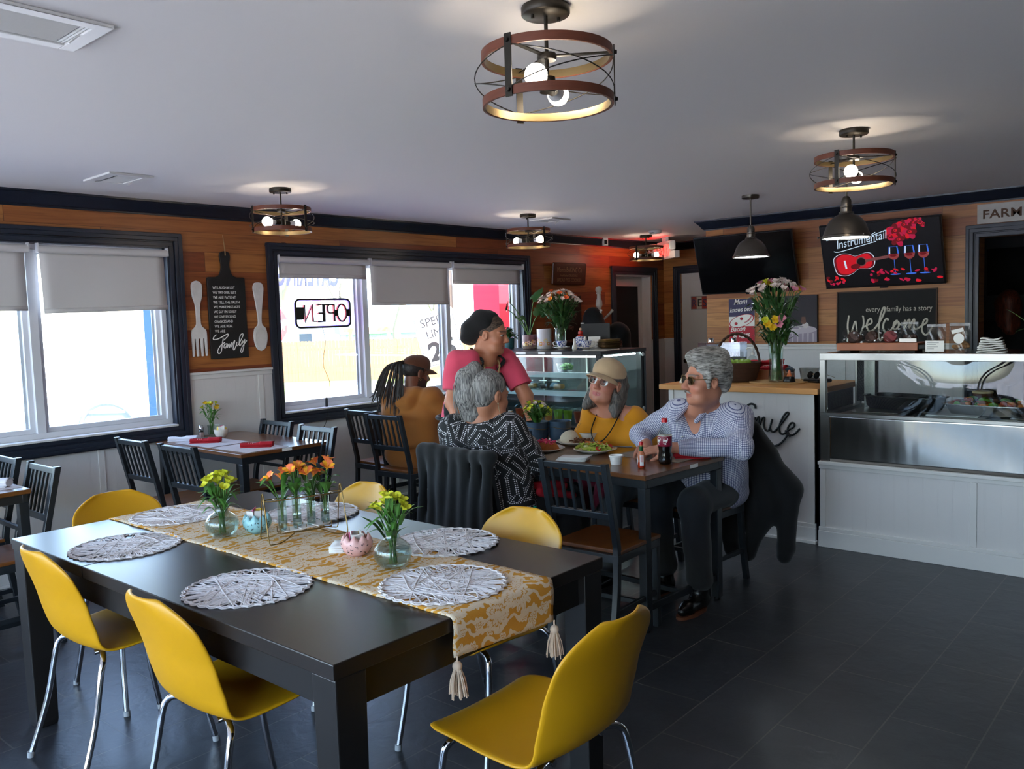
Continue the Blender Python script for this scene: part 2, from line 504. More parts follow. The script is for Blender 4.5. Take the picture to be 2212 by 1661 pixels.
wall_open('wall_front', 1, YF, -TH, XW, XR, CEIL, [W4], [M_WHITE], [(0, CEIL, 0)])
def casing(name, axis, c, u0, u1, z0, z1, w, out, m, bottom=True, sgn=1):
 """stepped moulding frame round an opening (u0..u1, z0..z1)"""
 b = MB()
 def prof(o0, o1, t):
  for (a0, a1, b0, b1) in ((u0-o1, u1+o1, z1+o0, z1+o1), (u0-o1, u0-o0, (z0-o1) if bottom else z0, z1+o0), (u1+o0, u1+o1, (z0-o1) if bottom else z0, z1+o0)) + (((u0-o0, u1+o0, z0-o1, z0-o0),) if bottom else ()):
   c0, c1 = sorted((c, c+sgn*t))
   if axis == 0: b.box((c0, a0, b0), (c1, a1, b1))
   else: b.box((a0, c0, b0), (a1, c1, b1))
 prof(0.0, w*0.30, out*0.55); prof(w*0.30, w*0.42, out*0.30); prof(w*0.42, w*0.72, out*0.8); prof(w*0.72, w, out)
 return struct(b.build(name, m, smooth=0, bevel=0.003))
casing('trim_1', 0, XW, *W1, 0.088, 0.032, M_NAVY)
casing('trim_2', 0, XW, *W2, 0.085, 0.032, M_NAVY)
casing('trim_3', 0, XW, *D1, 0.092, 0.03, M_NAVY, bottom=False)
casing('trim_4', 1, YB, *D2, 0.092, 0.03, M_NAVY, bottom=False, sgn=-1)
casing('trim_5', 1, YT, *D3, 0.092, 0.034, M_NAVY, bottom=False, sgn=-1)
def crown(name, pts, m):
 """crown moulding swept along a polyline of room-side corners; pts: (x,y, inward normal x,y of the following run)"""
 prof = [(0.0, -0.092), (0.012, -0.092), (0.014, -0.082), (0.024, -0.076), (0.036, -0.058), (0.052, -0.036), (0.066, -0.022), (0.070, -0.014), (0.080, -0.012), (0.082, 0.0), (0.0, 0.0)]
 b = MB(); n = len(prof); vs = []; fs = []
 for (x, y, nx, ny) in pts:
  for (o, z) in prof: vs.append((x+nx*o, y+ny*o, CEIL+z))
 for i in range(len(pts)-1):
  for k in range(n):
   k2 = (k+1) % n
   fs.append((i*n+k, i*n+k2, (i+1)*n+k2, (i+1)*n+k))
 fs.append(tuple(range(n))); fs.append(tuple((len(pts)-1)*n+k for k in range(n))[::-1])
 b.add(vs, fs)
 return struct(b.build(name, m, smooth=25))
crown('trim_6', [(XW, YF, 1, 0), (XW, YB, 1, -1), (XC, YB, -1, -1), (XC, YT, -1, -1), (XR, YT, 0, -1)], M_CROWN)
def rail(name, axis, c, u0, u1, sgn, z=RAIL):
 b = MB()
 for (t, a, d) in ((0.010, -0.045, -0.012), (0.022, -0.012, 0.006)):
  c0, c1 = sorted((c, c+sgn*t))
  if axis == 0: b.box((c0, u0, z+a), (c1, u1, z+d))
  else: b.box((u0, c0, z+a), (u1, c1, z+d))
 return b.build(name, M_WHITE, smooth=0, bevel=0.003)
struct(rail('trim_7', 0, XW, 2.956, 3.63, 1)); struct(rail('trim_8', 0, XW, 6.683, 8.14, 1))
struct(rail('trim_9', 1, YT, XC, -1.765, -1)); struct(rail('trim_10', 1, YB, XW, -5.5, -1))
def base(name, axis, c, u0, u1, sgn):
 b = MB()
 for (t, a, d) in ((0.014, 0.0, 0.105), (0.009, 0.105, 0.13), (0.026, 0.0, 0.02)):
  c0, c1 = sorted((c, c+sgn*t))
  if axis == 0: b.box((c0, u0, a), (c1, u1, d))
  else: b.box((u0, c0, a), (u1, c1, d))
 return struct(b.build(name, M_WHITE, smooth=0, bevel=0.003))
base('baseboard_left', 0, XW, YF, 8.14, 1); base('baseboard_back', 1, YB, XW, -5.5, -1); base('baseboard_right', 1, YT, XC, -1.765, -1)
b = MB()
for y in (-0.4, 1.0, 2.33, 3.53, 4.75, 6.0, 7.2): b.box((XW, y-0.02, 0.13), (XW+0.006, y+0.02, 0.755 if (0.03 < y < 2.95 or 3.63 < y < 6.68) else 1.16))
struct(b.build('trim_11', M_WHITE, smooth=0))
b = MB()
for x in (-3.86, -2.72, -1.8): b.box((x-0.02, YT-0.006, 0.13), (x+0.02, YT, 1.16))
struct(b.build('trim_12', M_WHITE, smooth=0))
def window(idx, y0, y1, z0, z1, mull, label_blinds):
 xg = XW-0.085
 fr = MB()
 fw = 0.034
 def ring(a0, a1, b0, b1, w, x0, x1):
  fr.box((x0, a0, b0), (x1, a1, b0+w)); fr.box((x0, a0, b1-w), (x1, a1, b1)); fr.box((x0, a0, b0+w), (x1, a0+w, b1-w)); fr.box((x0, a1-w, b0+w), (x1, a1, b1-w))
 li = MB()
 li.box((XW-TH, y0, z0), (XW+0.006, y0+0.012, z1)); li.box((XW-TH, y1-0.012, z0), (XW+0.006, y1, z1)); li.box((XW-TH, y0+0.012, z1-0.012), (XW+0.006, y1-0.012, z1))
 struct(li.build('trim_%d' % (12+idx), M_NAVY, smooth=0))
 sl = MB(); sl.box((XW-TH, y0+0.012, z0), (XW+0.028, y1-0.012, z0+0.014))
 struct(sl.build('trim_%d' % (15+idx), M_WHITE, smooth=0, bevel=0.003))
 z0 += 0.014; z1 -= 0.012; y0 += 0.012; y1 -= 0.012
 ring(y0, y1, z0, z1, fw, xg-0.045, xg+0.03)
 edges = [y0+fw]+[m for mm in mull for m in (mm-0.026, mm+0.026)]+[y1-fw]
 for mm in mull: fr.box((xg-0.045, mm-0.026, z0+fw), (xg+0.035, mm+0.026, z1-fw))
 w = struct(fr.build('window_%d' % idx, M_ALU, smooth=0, bevel=0.002))
 for i in range(0, len(edges), 2):
  a0, a1 = edges[i], edges[i+1]
  s = MB(); ss = fr
  q = MB()
  for (p0, p1) in (((a0, z0+fw), (a1, z0+fw+0.03)), ((a0, z1-fw-0.03), (a1, z1-fw)), ((a0, z0+fw+0.03), (a0+0.03, z1-fw-0.03)), ((a1-0.03, z0+fw+0.03), (a1, z1-fw-0.03))):
   q.box((xg-0.03, p0[0], p0[1]), (xg+0.002, p1[0], p1[1]))
  q.box((xg-0.034, a1-0.046, z0+fw+0.02), (xg-0.026, a1-0.03, z1-fw-0.02))
  sash = q.build('sash', M_ALU, w, smooth=0, bevel=0.002)
  g = MB(); g.box((xg-0.018, a0+0.028, z0+fw+0.028), (xg-0.014, a1-0.028, z1-fw-0.028))
  g.build('pane', M_PANE, sash, smooth=0)
  if i > 0 or idx == 1:
   k = MB(); k.box((xg+0.002, a0+0.004, z0+0.42), (xg+0.016, a0+0.02, z0+0.47)); k.build('latch', M_ALU, sash, smooth=0, bevel=0.002)
 return w
window(1, *W1, [1.06, 2.005], None)
window(2, *W2, [4.60, 5.575], None)
b = MB()
for (a0, a1) in ((-5.45, -3.95), (-3.9, -2.4), (-2.35, -0.85), (-0.8, 0.65)):
 b.box((a0, YF-0.1, 0.12), (a1, YF-0.06, 0.18)); b.box((a0, YF-0.1, 2.24), (a1, YF-0.06, 2.3)); b.box((a0, YF-0.1, 0.18), (a0+0.05, YF-0.06, 2.24)); b.box((a1-0.05, YF-0.1, 0.18), (a1, YF-0.06, 2.24))
struct(b.build('window_3', M_ALU, smooth=0))  # stands out of view; its size is chosen for the daylight it admits
MB().box((-5.42, YF-0.082, 0.15), (0.62, YF-0.078, 2.27)).build('pane', M_PANE, bpy.data.objects['window_3'], smooth=0)
def blind(y0, y1, zt, zb, label, sag=0.0, ld=0):
 t = thing('roller_blind', label, 'blind', (XW+0.01, (y0+y1)/2, zt), group='roller blinds in the window heads')
 w = (y1-y0)/2
 MB().cyl((0, -w, 0), (0, w, 0), 0.024, n=20).build('roller', M_BLIND, t)
 h = zt-zb
 f = MB().grid(lambda u, v: (-0.022+0.004*math.sin(u*9+v*3)*v+ld*v*0.02, -w+0.012+(2*w-0.024)*u, -v*(h+sag*(1-u))), 14, 10)
 f.build('blind_fabric', M_BLIND, t, solid=0.0012)
 MB().grid(lambda u, v: (-0.0195+ld*0.02, -w+0.012+(2*w-0.024)*u, -(h+sag*(1-u))+v*0.03), 8, 1).build('hem', M_BLIND, t, solid=0.005)
 for s in (-1, 1):
  b = MB(); b.box((-0.02, s*(w+0.004)-0.004, -0.02), (0.02, s*(w+0.004)+0.004, 0.036)); b.build('bracket', M_ALU, t, smooth=0)
 return t
blind(0.16, 1.035, 2.035, 1.67, 'white roller blind at the far left edge of the photo beside the van window')
blind(1.09, 1.975, 2.035, 1.66, 'white roller blind cut by the left edge of the photo, left of the askew blind')
blind(2.035, 2.85, 2.035, 1.655, 'white roller blind hanging slightly askew over the pane with the white van', 0.015, 1)
blind(3.735, 4.60, 2.022, 1.885, 'short white roller blind above the hanging open sign')
blind(4.625, 5.555, 2.022, 1.665, 'longest white roller blind, in the middle of the second window')
blind(5.595, 6.575, 2.022, 1.856, 'short white roller blind at the right end of the second window, above the red pier')
b = MB()
b.box((XW-TH, D1[0], 0), (XW-0.01, D1[0]+0.02, D1[3])); b.box((XW-TH, D1[1]-0.02, 0), (XW-0.01, D1[1], D1[3])); b.box((XW-TH, D1[0]+0.02, D1[3]-0.02), (XW-0.01, D1[1]-0.02, D1[3]))
b.box((XW-TH, D1[0]+0.02, D1[3]-0.13), (XW-TH+0.03, D1[1]-0.02, D1[3]-0.02)); b.box((XW-TH, D1[1]-0.07, 0), (XW-TH+0.03, D1[1]-0.02, D1[3]-0.13))
d = struct(b.build('door_1', M_WHITE, smooth=0, bevel=0.002))
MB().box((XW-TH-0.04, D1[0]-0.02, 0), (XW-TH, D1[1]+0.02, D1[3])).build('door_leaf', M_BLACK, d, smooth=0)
b = MB()
b.box((D2[0], YB+0.02, 0), (D2[1], YB+0.06, D2[3]))
for (x0, x1) in ((-5.29, -4.97), (-4.87, -4.56)):
 for (z0, z1) in ((0.2, 0.8), (0.92, 1.60), (1.70, 1.90)):
  b.box((x0, YB+0.012, z0), (x1, YB+0.02, z1))
d = struct(b.build('door_2', M_WHITE, smooth=0, bevel=0.004))
MB().lathe([(0.0, 0), (0.026, 0.003), (0.03, 0.02), (0.018, 0.034), (0.011, 0.042), (0.011, 0.055), (0.03, 0.06), (0.03, 0.066)], 20).build('door_handle', mat('brass', (150,112,50), 0.25, 1.0), d)
hd = d.children[0]; hd.location = (-5.33, YB+0.0, 0.93); hd.rotation_euler = (math.radians(-90), 0, 0); hd.location.y = YB-0.05
b = MB()
b.box((-2.6, YB+1.6, 0), (0.4, YB+1.7, CEIL)); b.box((-2.7, YT+TH, 0), (-2.6, YB+1.7, CEIL)); b.box((0.4, YT+TH, 0), (0.5, YB+1.7, CEIL))
struct(b.build('wall_kitchen', mat('kitchen_paint', (120,122,120), 0.7), smooth=0))
struct(MB().box((-6.6, 8.0, 0), (-6.5, 9.3, CEIL)).build('wall_passage', M_BLACK, smooth=0))
def cage_light(loc, rz, ba, label):
 t = thing('cage_ceiling_light', label, 'ceiling light', loc, rz, 'cage ceiling lights with two bulbs')
 MB().lathe([(0.0, 0.0), (0.066, 0.0), (0.068, -0.004), (0.068, -0.022), (0.064, -0.026), (0, -0.026)][::-1], 36).build('canopy', M_BRONZE, t, smooth=50)
 for q in (1, -1): MB().cyl((q*0.035, q*0.02, -0.026), (q*0.035, q*0.02, -0.036), 0.005, n=10).build('canopy_screw', M_BRONZE, t)
 MB().cyl((0, 0, -0.026), (0, 0, -0.205), 0.0055, n=12).build('stem', M_BRONZE, t)
 z1, z2, r, h = -0.135, -0.262, 0.178, 0.024
 for nm, z in (('upper_band', z1), ('lower_band', z2)):
  o = MB()
  n = 72
  o.lathe([(r, z-h/2), (r+0.006, z-h/2), (r+0.006, z+h/2), (r, z+h/2)], n, ring=True)
  ro = o.build(nm, M_REDWOOD, t, smooth=30)
  i = MB(); i.lathe([(r-0.0035, z-h/2+0.001), (r-0.0005, z-h/2+0.001), (r-0.0005, z+h/2-0.001), (r-0.0035, z+h/2-0.001)], n, ring=True)
  i.build('inner_band', M_BRASSIN, ro, smooth=30)
 hb = MB(); hb.lathe([(0, z1-0.012), (0.026, z1-0.012), (0.028, z1-0.004), (0.026, z1+0.006), (0, z1+0.008)], 24)
 for k in range(3):
  a = 2*PI*k/3
  hb.bar((0.02*math.cos(a), 0.02*math.sin(a), z1), ((r-0.003)*math.cos(a), (r-0.003)*math.sin(a), z1), 0.014, 0.004)
 hb.build('hub_arm', M_BRONZE, t)
 for k in range(3):
  a = 2*PI*k/3; c, s = math.cos(a), math.sin(a)
  b = MB()
  for z, w in (((z1+h/2+0.006, z2-h/2-0.006), 0.02),):
   p = r+0.0085
   b.bar((p*c, p*s, z[0]), (p*c, p*s, z[1]), 0.021, 0.003, up=(c, s, 0))
  for zz in (z1, z2): b.cyl(((r+0.008)*c, (r+0.008)*s, zz), ((r+0.017)*c, (r+0.017)*s, zz), 0.007, 0.005, n=8)
  b.build('strap', M_BRONZE, t)
 for k in range(3):
  for d in (1, -1):
   pts = []
   for j in range(17):
    q = j/16; a = 2*PI*(k+q)/3
    zz = (z1-0.008)+(z2-z1+0.016)*(q if d > 0 else 1-q)
    rr = r+0.004+0.022*math.sin(PI*q)
    pts.append((rr*math.cos(a), rr*math.sin(a), zz))
   MB().tube(pts, 0.0017, 6).build('wire', M_BRONZE, t)
 zb = -0.215
 c, s = math.cos(ba), math.sin(ba)
 so = MB(); so.lathe([(0, zb-0.02), (0.022, zb-0.02), (0.024, zb), (0.022, zb+0.022), (0, zb+0.022)], 20)
 so.cyl((-0.055*c, -0.055*s, zb), (0.055*c, 0.055*s, zb), 0.017, n=16)
 so.build('socket', M_BRONZE, t)
 for d in (1, -1):
  nk = MB(); nk.tube([(d*0.05*c, d*0.05*s, zb), (d*0.066*c, d*0.066*s, zb), (d*0.088*c, d*0.088*s, zb)], [0.0145, 0.016, 0.025], 16)
  nko = nk.build('bulb_base', M_BULBNECK, t)
  MB().ball((d*0.112*c, d*0.112*s, zb), 0.031, 20, 14).build('bulb', M_BULB, nko)
 return t
L1 = cage_light((-1.525, 1.914, CEIL), 0.62, 1.35, 'large round cage ceiling light nearest the camera, at the top of the photo')
def cage_copy(loc, rz, label): return dup(L1, loc, rz, label)
cage_copy((-4.675, 3.138, CEIL), 0.3, 'round cage ceiling light hanging before the wood wall above the hanging open sign')
cage_copy((-4.648, 5.519, CEIL), 2.0, 'round cage ceiling light hanging above the head of the woman in pink')
cage_copy((-5.123, 8.085, CEIL), 2.6, 'round cage ceiling light in front of the red exit sign')
cage_copy((-1.525, 4.293, CEIL), 0.45, 'round cage ceiling light on the right, just above the larger dome pendant')
def pendant(loc, label):
 t = thing('dome_pendant', label, 'pendant lamp', loc, 0.3, 'brushed metal dome pendants over the counter')
 MB().lathe([(0.0, -0.024), (0.06, -0.024), (0.064, -0.02), (0.064, -0.002), (0.062, 0.0), (0, 0.0)], 32).build('canopy', M_NICKEL, t)
 MB().cyl((0, 0, -0.02), (0, 0, -0.235), 0.006, n=12).build('rod', M_NICKEL, t)
 MB().lathe([(0.0, -0.222), (0.014, -0.223), (0.024, -0.238), (0.028, -0.250), (0.028, -0.275), (0.034, -0.277), (0.034, -0.285), (0.031, -0.288), (0.031, -0.31), (0.04, -0.312), (0.042, -0.322), (0.036, -0.326), (0, -0.326)][::-1], 32).build('cap', M_NICKEL, t)
 out = [(0.036, -0.322), (0.058, -0.332), (0.085, -0.352), (0.106, -0.382), (0.121, -0.42), (0.128, -0.443), (0.134, -0.447), (0.136, -0.461)]
 inn = [(r-0.003, z-0.001) for r, z in out][::-1]
 MB().lathe(out+inn, 48).build('shade', M_NICKEL, t, smooth=35)
 MB().lathe([(0.0, -0.456), (0.126, -0.456), (0.126, -0.45), (0, -0.45)], 40).build('diffuser', M_LED, t)
 for a in (0.6, 2.7, 4.8):
  b = MB()
  b.cyl((0.132*math.cos(a), 0.132*math.sin(a), -0.452), (0.152*math.cos(a), 0.152*math.sin(a), -0.452), 0.004, n=8); b.ball((0.154*math.cos(a), 0.154*math.sin(a), -0.452), 0.007, 10, 6)
  b.build('thumb_screw', M_NICKEL, t)
 return t
P1 = pendant((-2.92, 6.068, CEIL), 'dome pendant hanging in front of the dark switched-off television')
dup(P1, (-1.83, 5.03, CEIL), 0.9, 'dome pendant hanging in front of the television with the guitar picture')
M_VENT = mat('vent_enamel', (222,220,216), 0.4)
def vent(x, y, sx, sy, rz, label):
 t = thing('ceiling_vent', label, 'vent', (x, y, CEIL), rz, 'white air vents in the ceiling')
 b = MB(); w = 0.045
 for lo, hi in (((-sx, -sy), (sx, -sy+w)), ((-sx, sy-w), (sx, sy)), ((-sx, -sy+w), (-sx+w, sy-w)), ((sx-w, -sy+w), (sx, sy-w))):
  b.box((lo[0], lo[1], -0.012), (hi[0], hi[1], 0.0))
 b.build('frame', M_VENT, t, smooth=0, bevel=0.003)
 MB().box((-sx+w, -sy+w, -0.003), (sx-w, sy-w, -0.0015)).build('duct', M_BLACK, t, smooth=0)
 n = 16
 for k in range(n):
  xx = -sx+w+0.012+(2*sx-2*w-0.024)*k/(n-1)
  MB().grid(lambda u, v: (xx-0.006+0.012*u, -sy+w+0.03+(2*sy-2*w-0.06)*v, -0.006-0.004*math.sin(PI*u)), 4, 1).build('louver', M_VENT, t)
 for sgn in (-1, 1):
  for j in range(2):
   yy = sgn*(sy-w-0.008-0.011*j); MB().box((-sx+w, yy-0.004, -0.007), (sx-w, yy+0.004, -0.004)).build('slat', M_VENT, t, smooth=0)
 b = MB(); b.bar((0.02, sy-w-0.005, -0.012), (0.02, sy-w-0.035, -0.04), 0.008, 0.004); b.build('lever', M_VENT, t)
 return t
vent(-2.60, 0.945, 0.14, 0.19, 0, 'white ceiling vent nearest the camera, in the top left corner')
vent(-4.88, 2.215, 0.17, 0.125, 0, 'white ceiling vent near the crown moulding above the van window')
vent(-4.78, 5.98, 0.13, 0.13, 0, 'small white ceiling vent behind the middle cage light')
t = thing('smoke_detector', 'white round smoke detector on the ceiling behind the farthest cage light', 'smoke detector', (-4.785, 7.731, CEIL))
MB().lathe([(0, -0.036), (0.05, -0.036), (0.062, -0.03), (0.066, -0.012), (0.066, 0), (0, 0)], 32).build('housing', M_WHITE, t)
MB().box((-0.02, -0.069, -0.03), (0.02, -0.06, -0.024)).build('slot', M_BLACK, t, smooth=0)
M_EXITRED = mat('exit_red', (255,24,20), 0.4, emit=5)
t = thing('exit_sign', 'white emergency exit sign with red letters and side lamps near the far corner', 'exit sign', (-5.16, 8.55, 2.235), math.radians(-41.5+8))
b = MB(); b.box((-0.18, -0.02, -0.1), (0.18, 0.02, 0.1)); b.box((-0.05, -0.02, 0.1), (0.05, 0.02, 0.147)); b.build('housing', M_WHITE, t, smooth=0, bevel=0.004)
text('letters', 'EXIT', 0.17, frame((-0.165, -0.021, -0.062), (1,0,0), (0,0,1)), M_EXITRED, t, 0.001, width=0.33, bold=0.004)
for s in (1, -1):
 MB().box((0.19 if s > 0 else -0.30, -0.03, -0.1), (0.30 if s > 0 else -0.19, 0.03, -0.02)).build('battery_box', M_WHITE, t, smooth=0, bevel=0.004)
 h = MB(); h.M = Matrix.Translation((s*0.245, -0.03, 0.04)) @ Matrix.Rotation(-0.35*s, 4, 'Z'); h.box((-0.055, -0.04, -0.05), (0.055, 0.03, 0.05)); ho = h.build('lamp_head', M_WHITE, t, smooth=0, bevel=0.012)
 q = MB(); q.M = h.M; q.cyl((0, -0.038, 0), (0, -0.044, 0), 0.034, n=20); q.build('lens', M_CHROME, ho)
t = thing('wall_camera', 'small white camera with a black lens panel on the crown moulding', 'camera', (XW+0.085, 7.93, 2.345), math.radians(60))
MB().box((-0.03, -0.02, -0.05), (0.03, 0.02, 0.04)).build('body', M_WHITE, t, smooth=0, bevel=0.006)
MB().box((-0.018, -0.024, -0.036), (0.018, -0.019, 0.012)).build('lens_panel', M_TVBLACK, t, smooth=0)
def yellow_proto():
 t = thing('yellow_chair', '', 'chair', group='mustard yellow shell chairs')
 prof = catmull([(0.225, 0.428), (0.20, 0.447), (0.10, 0.452), (0.0, 0.445), (-0.10, 0.440), (-0.165, 0.455), (-0.205, 0.500), (-0.228, 0.565), (-0.248, 0.65), (-0.272, 0.73), (-0.30, 0.805)], 6)
 L = [0.0]
 for a, b in zip(prof[:-1], prof[1:]): L.append(L[-1]+(b-a).length)
 T = L[-1]
 def pt(s):
  s *= T
  for i in range(len(L)-1):
   if s <= L[i+1] or i == len(L)-2:
    q = (s-L[i])/(L[i+1]-L[i]); return prof[i].lerp(prof[i+1], q)
 def hw(s):
  w = 0.205+0.03*math.sin(PI*min(1, s/0.5))*0.5 - 0.012*max(0, (s-0.45))
  if s > 0.84: q = (s-0.84)/0.16; w *= (1-0.62*q**2.6)
  if s < 0.10: q = (0.10-s)/0.10; w *= (1-0.16*q**2.2)
  return w
 def f(u, v):
  p = pt(v); w = hw(v); x = (2*u-1)*w
  k = abs(2*u-1)
  back = max(0, min(1, (v-0.42)/0.2))
  up = 0.010*k**2.4*(1-back)
  fw = 0.052*k**2.2*back*(1-0.5*max(0, (v-0.75)/0.25))
  if v > 0.9: pass
  return (x, p.x+fw, p.y+up)
 sh = MB().grid(f, 18, 44)
 o = sh.build('seat_shell', M_YELLOW, t, solid=0.011, smooth=60)
 md = o.modifiers.new('sub', 'SUBSURF'); md.levels = 1; md.render_levels = 1
 for sx in (-1, 1):
  for (y0, y1, yt) in ((0.15, 0.225, 0.15), (-0.13, -0.26, -0.13)):
   pts = catmull([(sx*0.06, y0*0.8, 0.424), (sx*0.14, y0*0.98, 0.424), (sx*0.178, y0+0.1*(y1-y0), 0.410), (sx*0.190, y0+0.22*(y1-y0), 0.37), (sx*0.20, y0+0.5*(y1-y0), 0.2), (sx*0.214, y1, 0.004)], 5)
   lg = MB().tube(pts, 0.0105, 12).build('leg', M_CHROME, t)
   MB().cyl((sx*0.2138, y1, 0.0), (sx*0.213, y1*0.995, 0.02), 0.0125, n=12).build('foot_cap', M_GREY, lg)
 for sx in (-1, 1): MB().tube([(sx*0.1, 0.16, 0.424), (sx*0.1, -0.14, 0.424)], 0.009, 10).build('under_rail', M_CHROME, t)
 return t
yc = yellow_proto()
YC = [((-3.08, 1.30), 0, 'yellow shell chair at the near long side of the black table, farther left'),
      ((-2.27, 1.30), 0, 'yellow shell chair on the near side of the black table, closest to its corner leg'),
      ((-1.42, 1.66), PI/2, 'yellow shell chair at the right end of the black table beside the runner tassels'),
      ((-2.06, 2.12), PI, 'yellow shell chair in front of the woman in the dotted blouse'),
      ((-2.99, 2.12), PI, 'yellow shell chair half hidden behind the orange flowers'),
      ((-3.56, 1.62), -PI/2, 'yellow shell chair at the left end of the black table behind the runner')]
for i, ((x, y), rz, lb) in enumerate(YC):
 c = yc if i == 0 else dup(yc, (0, 0, 0))
 c.location = (x, y, 0); c.rotation_euler = (0, 0, rz); c['label'] = lb
def slat_proto():
 t = thing('slat_back_chair', '', 'chair', group='black slat-back dining chairs')
 w = 0.172; ys = -0.175; yt = -0.262; zt = 0.868
 MB().box((-0.19, -0.165, 0.438), (0.19, 0.20, 0.456)).build('seat', M_SEATW, t, smooth=0, bevel=0.004)
 b = MB(); b.box((-0.188, 0.165, 0.40), (0.188, 0.192, 0.438)); b.box((-0.188, -0.19, 0.40), (0.188, -0.163, 0.438)); b.box((-0.188, -0.163, 0.40), (-0.161, 0.165, 0.438)); b.box((0.161, -0.163, 0.40), (0.188, 0.165, 0.438))
 b.build('seat_frame', M_BLACKMET, t, smooth=0, bevel=0.002)
 for s in (-1, 1):
  MB().box((s*w-0.015, 0.165, 0), (s*w+0.015, 0.195, 0.40)).build('leg', M_BLACKMET, t, smooth=0, bevel=0.003)
  q = MB(); P = [(ys-0.055, 0.0), (ys-0.012, 0.25), (ys, 0.42), (ys-0.008, 0.52), (yt, zt)]
  pts = catmull(P, 4); vs = []; fs = []
  for i, p in enumerate(pts):
   for (dx, dy) in ((-0.0145, -0.015), (0.0145, -0.015), (0.0145, 0.015), (-0.0145, 0.015)): vs.append((s*w+dx, p.x+dy, p.y))
  for i in range(len(pts)-1):
   for k in range(4): fs.append((i*4+k, i*4+(k+1) % 4, i*4+4+(k+1) % 4, i*4+4+k))
  fs.append((0, 3, 2, 1)); m = (len(pts)-1)*4; fs.append((m, m+1, m+2, m+3))
  q.add(vs, fs); q.build('rear_leg', M_BLACKMET, t, smooth=30, bevel=0.002)
 def yz(z): return ys-0.008+(yt-ys+0.008)*(z-0.52)/(zt-0.52)
 MB().bar((-w, yz(0.845), 0.845), (w, yz(0.845), 0.845), 0.020, 0.030, up=(0, -0.2, 1)).build('top_rail', M_BLACKMET, t, smooth=0, bevel=0.003)
 MB().bar((-w, yz(0.62), 0.62), (w, yz(0.62), 0.62), 0.020, 0.032, up=(0, -0.2, 1)).build('lower_rail', M_BLACKMET, t, smooth=0, bevel=0.003)
 for k in range(6):
  x = -w+2*w*(k+1)/7
  MB().bar((x, yz(0.635), 0.635), (x, yz(0.832), 0.832), 0.013, 0.010, up=(0, 1, 0.2)).build('slat', M_BLACKMET, t, smooth=0)
 for s in (-1, 1):
  MB().box((s*w-0.009, -0.20, 0.16), (s*w+0.009, 0.17, 0.184)).build('stretcher', M_BLACKMET, t, smooth=0, bevel=0.002)
 MB().box((-w, -0.005, 0.16), (w, 0.015, 0.182)).build('stretcher', M_BLACKMET, t, smooth=0, bevel=0.002)
 return t
sc = slat_proto()
SCH = [((-2.345, 3.29), 0.05, 'black slat-back chair with empty wooden seat in front of the diners'),
       ((-2.98, 3.23), 0.0, 'black chair under the woman in the dotted blouse, mostly hidden by a black jacket'),
       ((-2.36, 4.20), PI-0.06, 'black chair the man in the checked shirt sits on'),
       ((-2.82, 4.28), PI, 'black chair the woman in the mustard top sits on'),
       ((-5.12, 2.55), 0.03, 'black slat-back chair left of the table with red napkins, next to the wall'),
       ((-4.60, 2.57), 0.06, 'black slat-back chair left of the table with red napkins, nearer the aisle'),
       ((-5.13, 3.06), PI, 'black slat-back chair right of the table with red napkins, next to the wall'),
       ((-4.57, 3.00), PI+0.03, 'black slat-back chair right of the table with red napkins, nearer the aisle'),
       ((-5.09, 4.28), 0.0, 'black slat-back chair beside the seated man in brown, next to the wall'),
       ((-4.70, 4.16), 0.04, 'black slat-back chair under the man in the brown tracksuit'),
       ((-5.10, 1.345), PI, 'black slat-back chair at the left edge of the photo, touching the wall'),
       ((-4.58, 1.345), PI, 'black slat-back chair at the left-edge table, nearer the aisle')]
CH = []
for i, ((x, y), rz, lb) in enumerate(SCH):
 c = sc if i == 0 else dup(sc, (0, 0, 0))
 c.location = (x, y, 0); c.rotation_euler = (0, 0, rz); c['label'] = lb; CH.append(c)
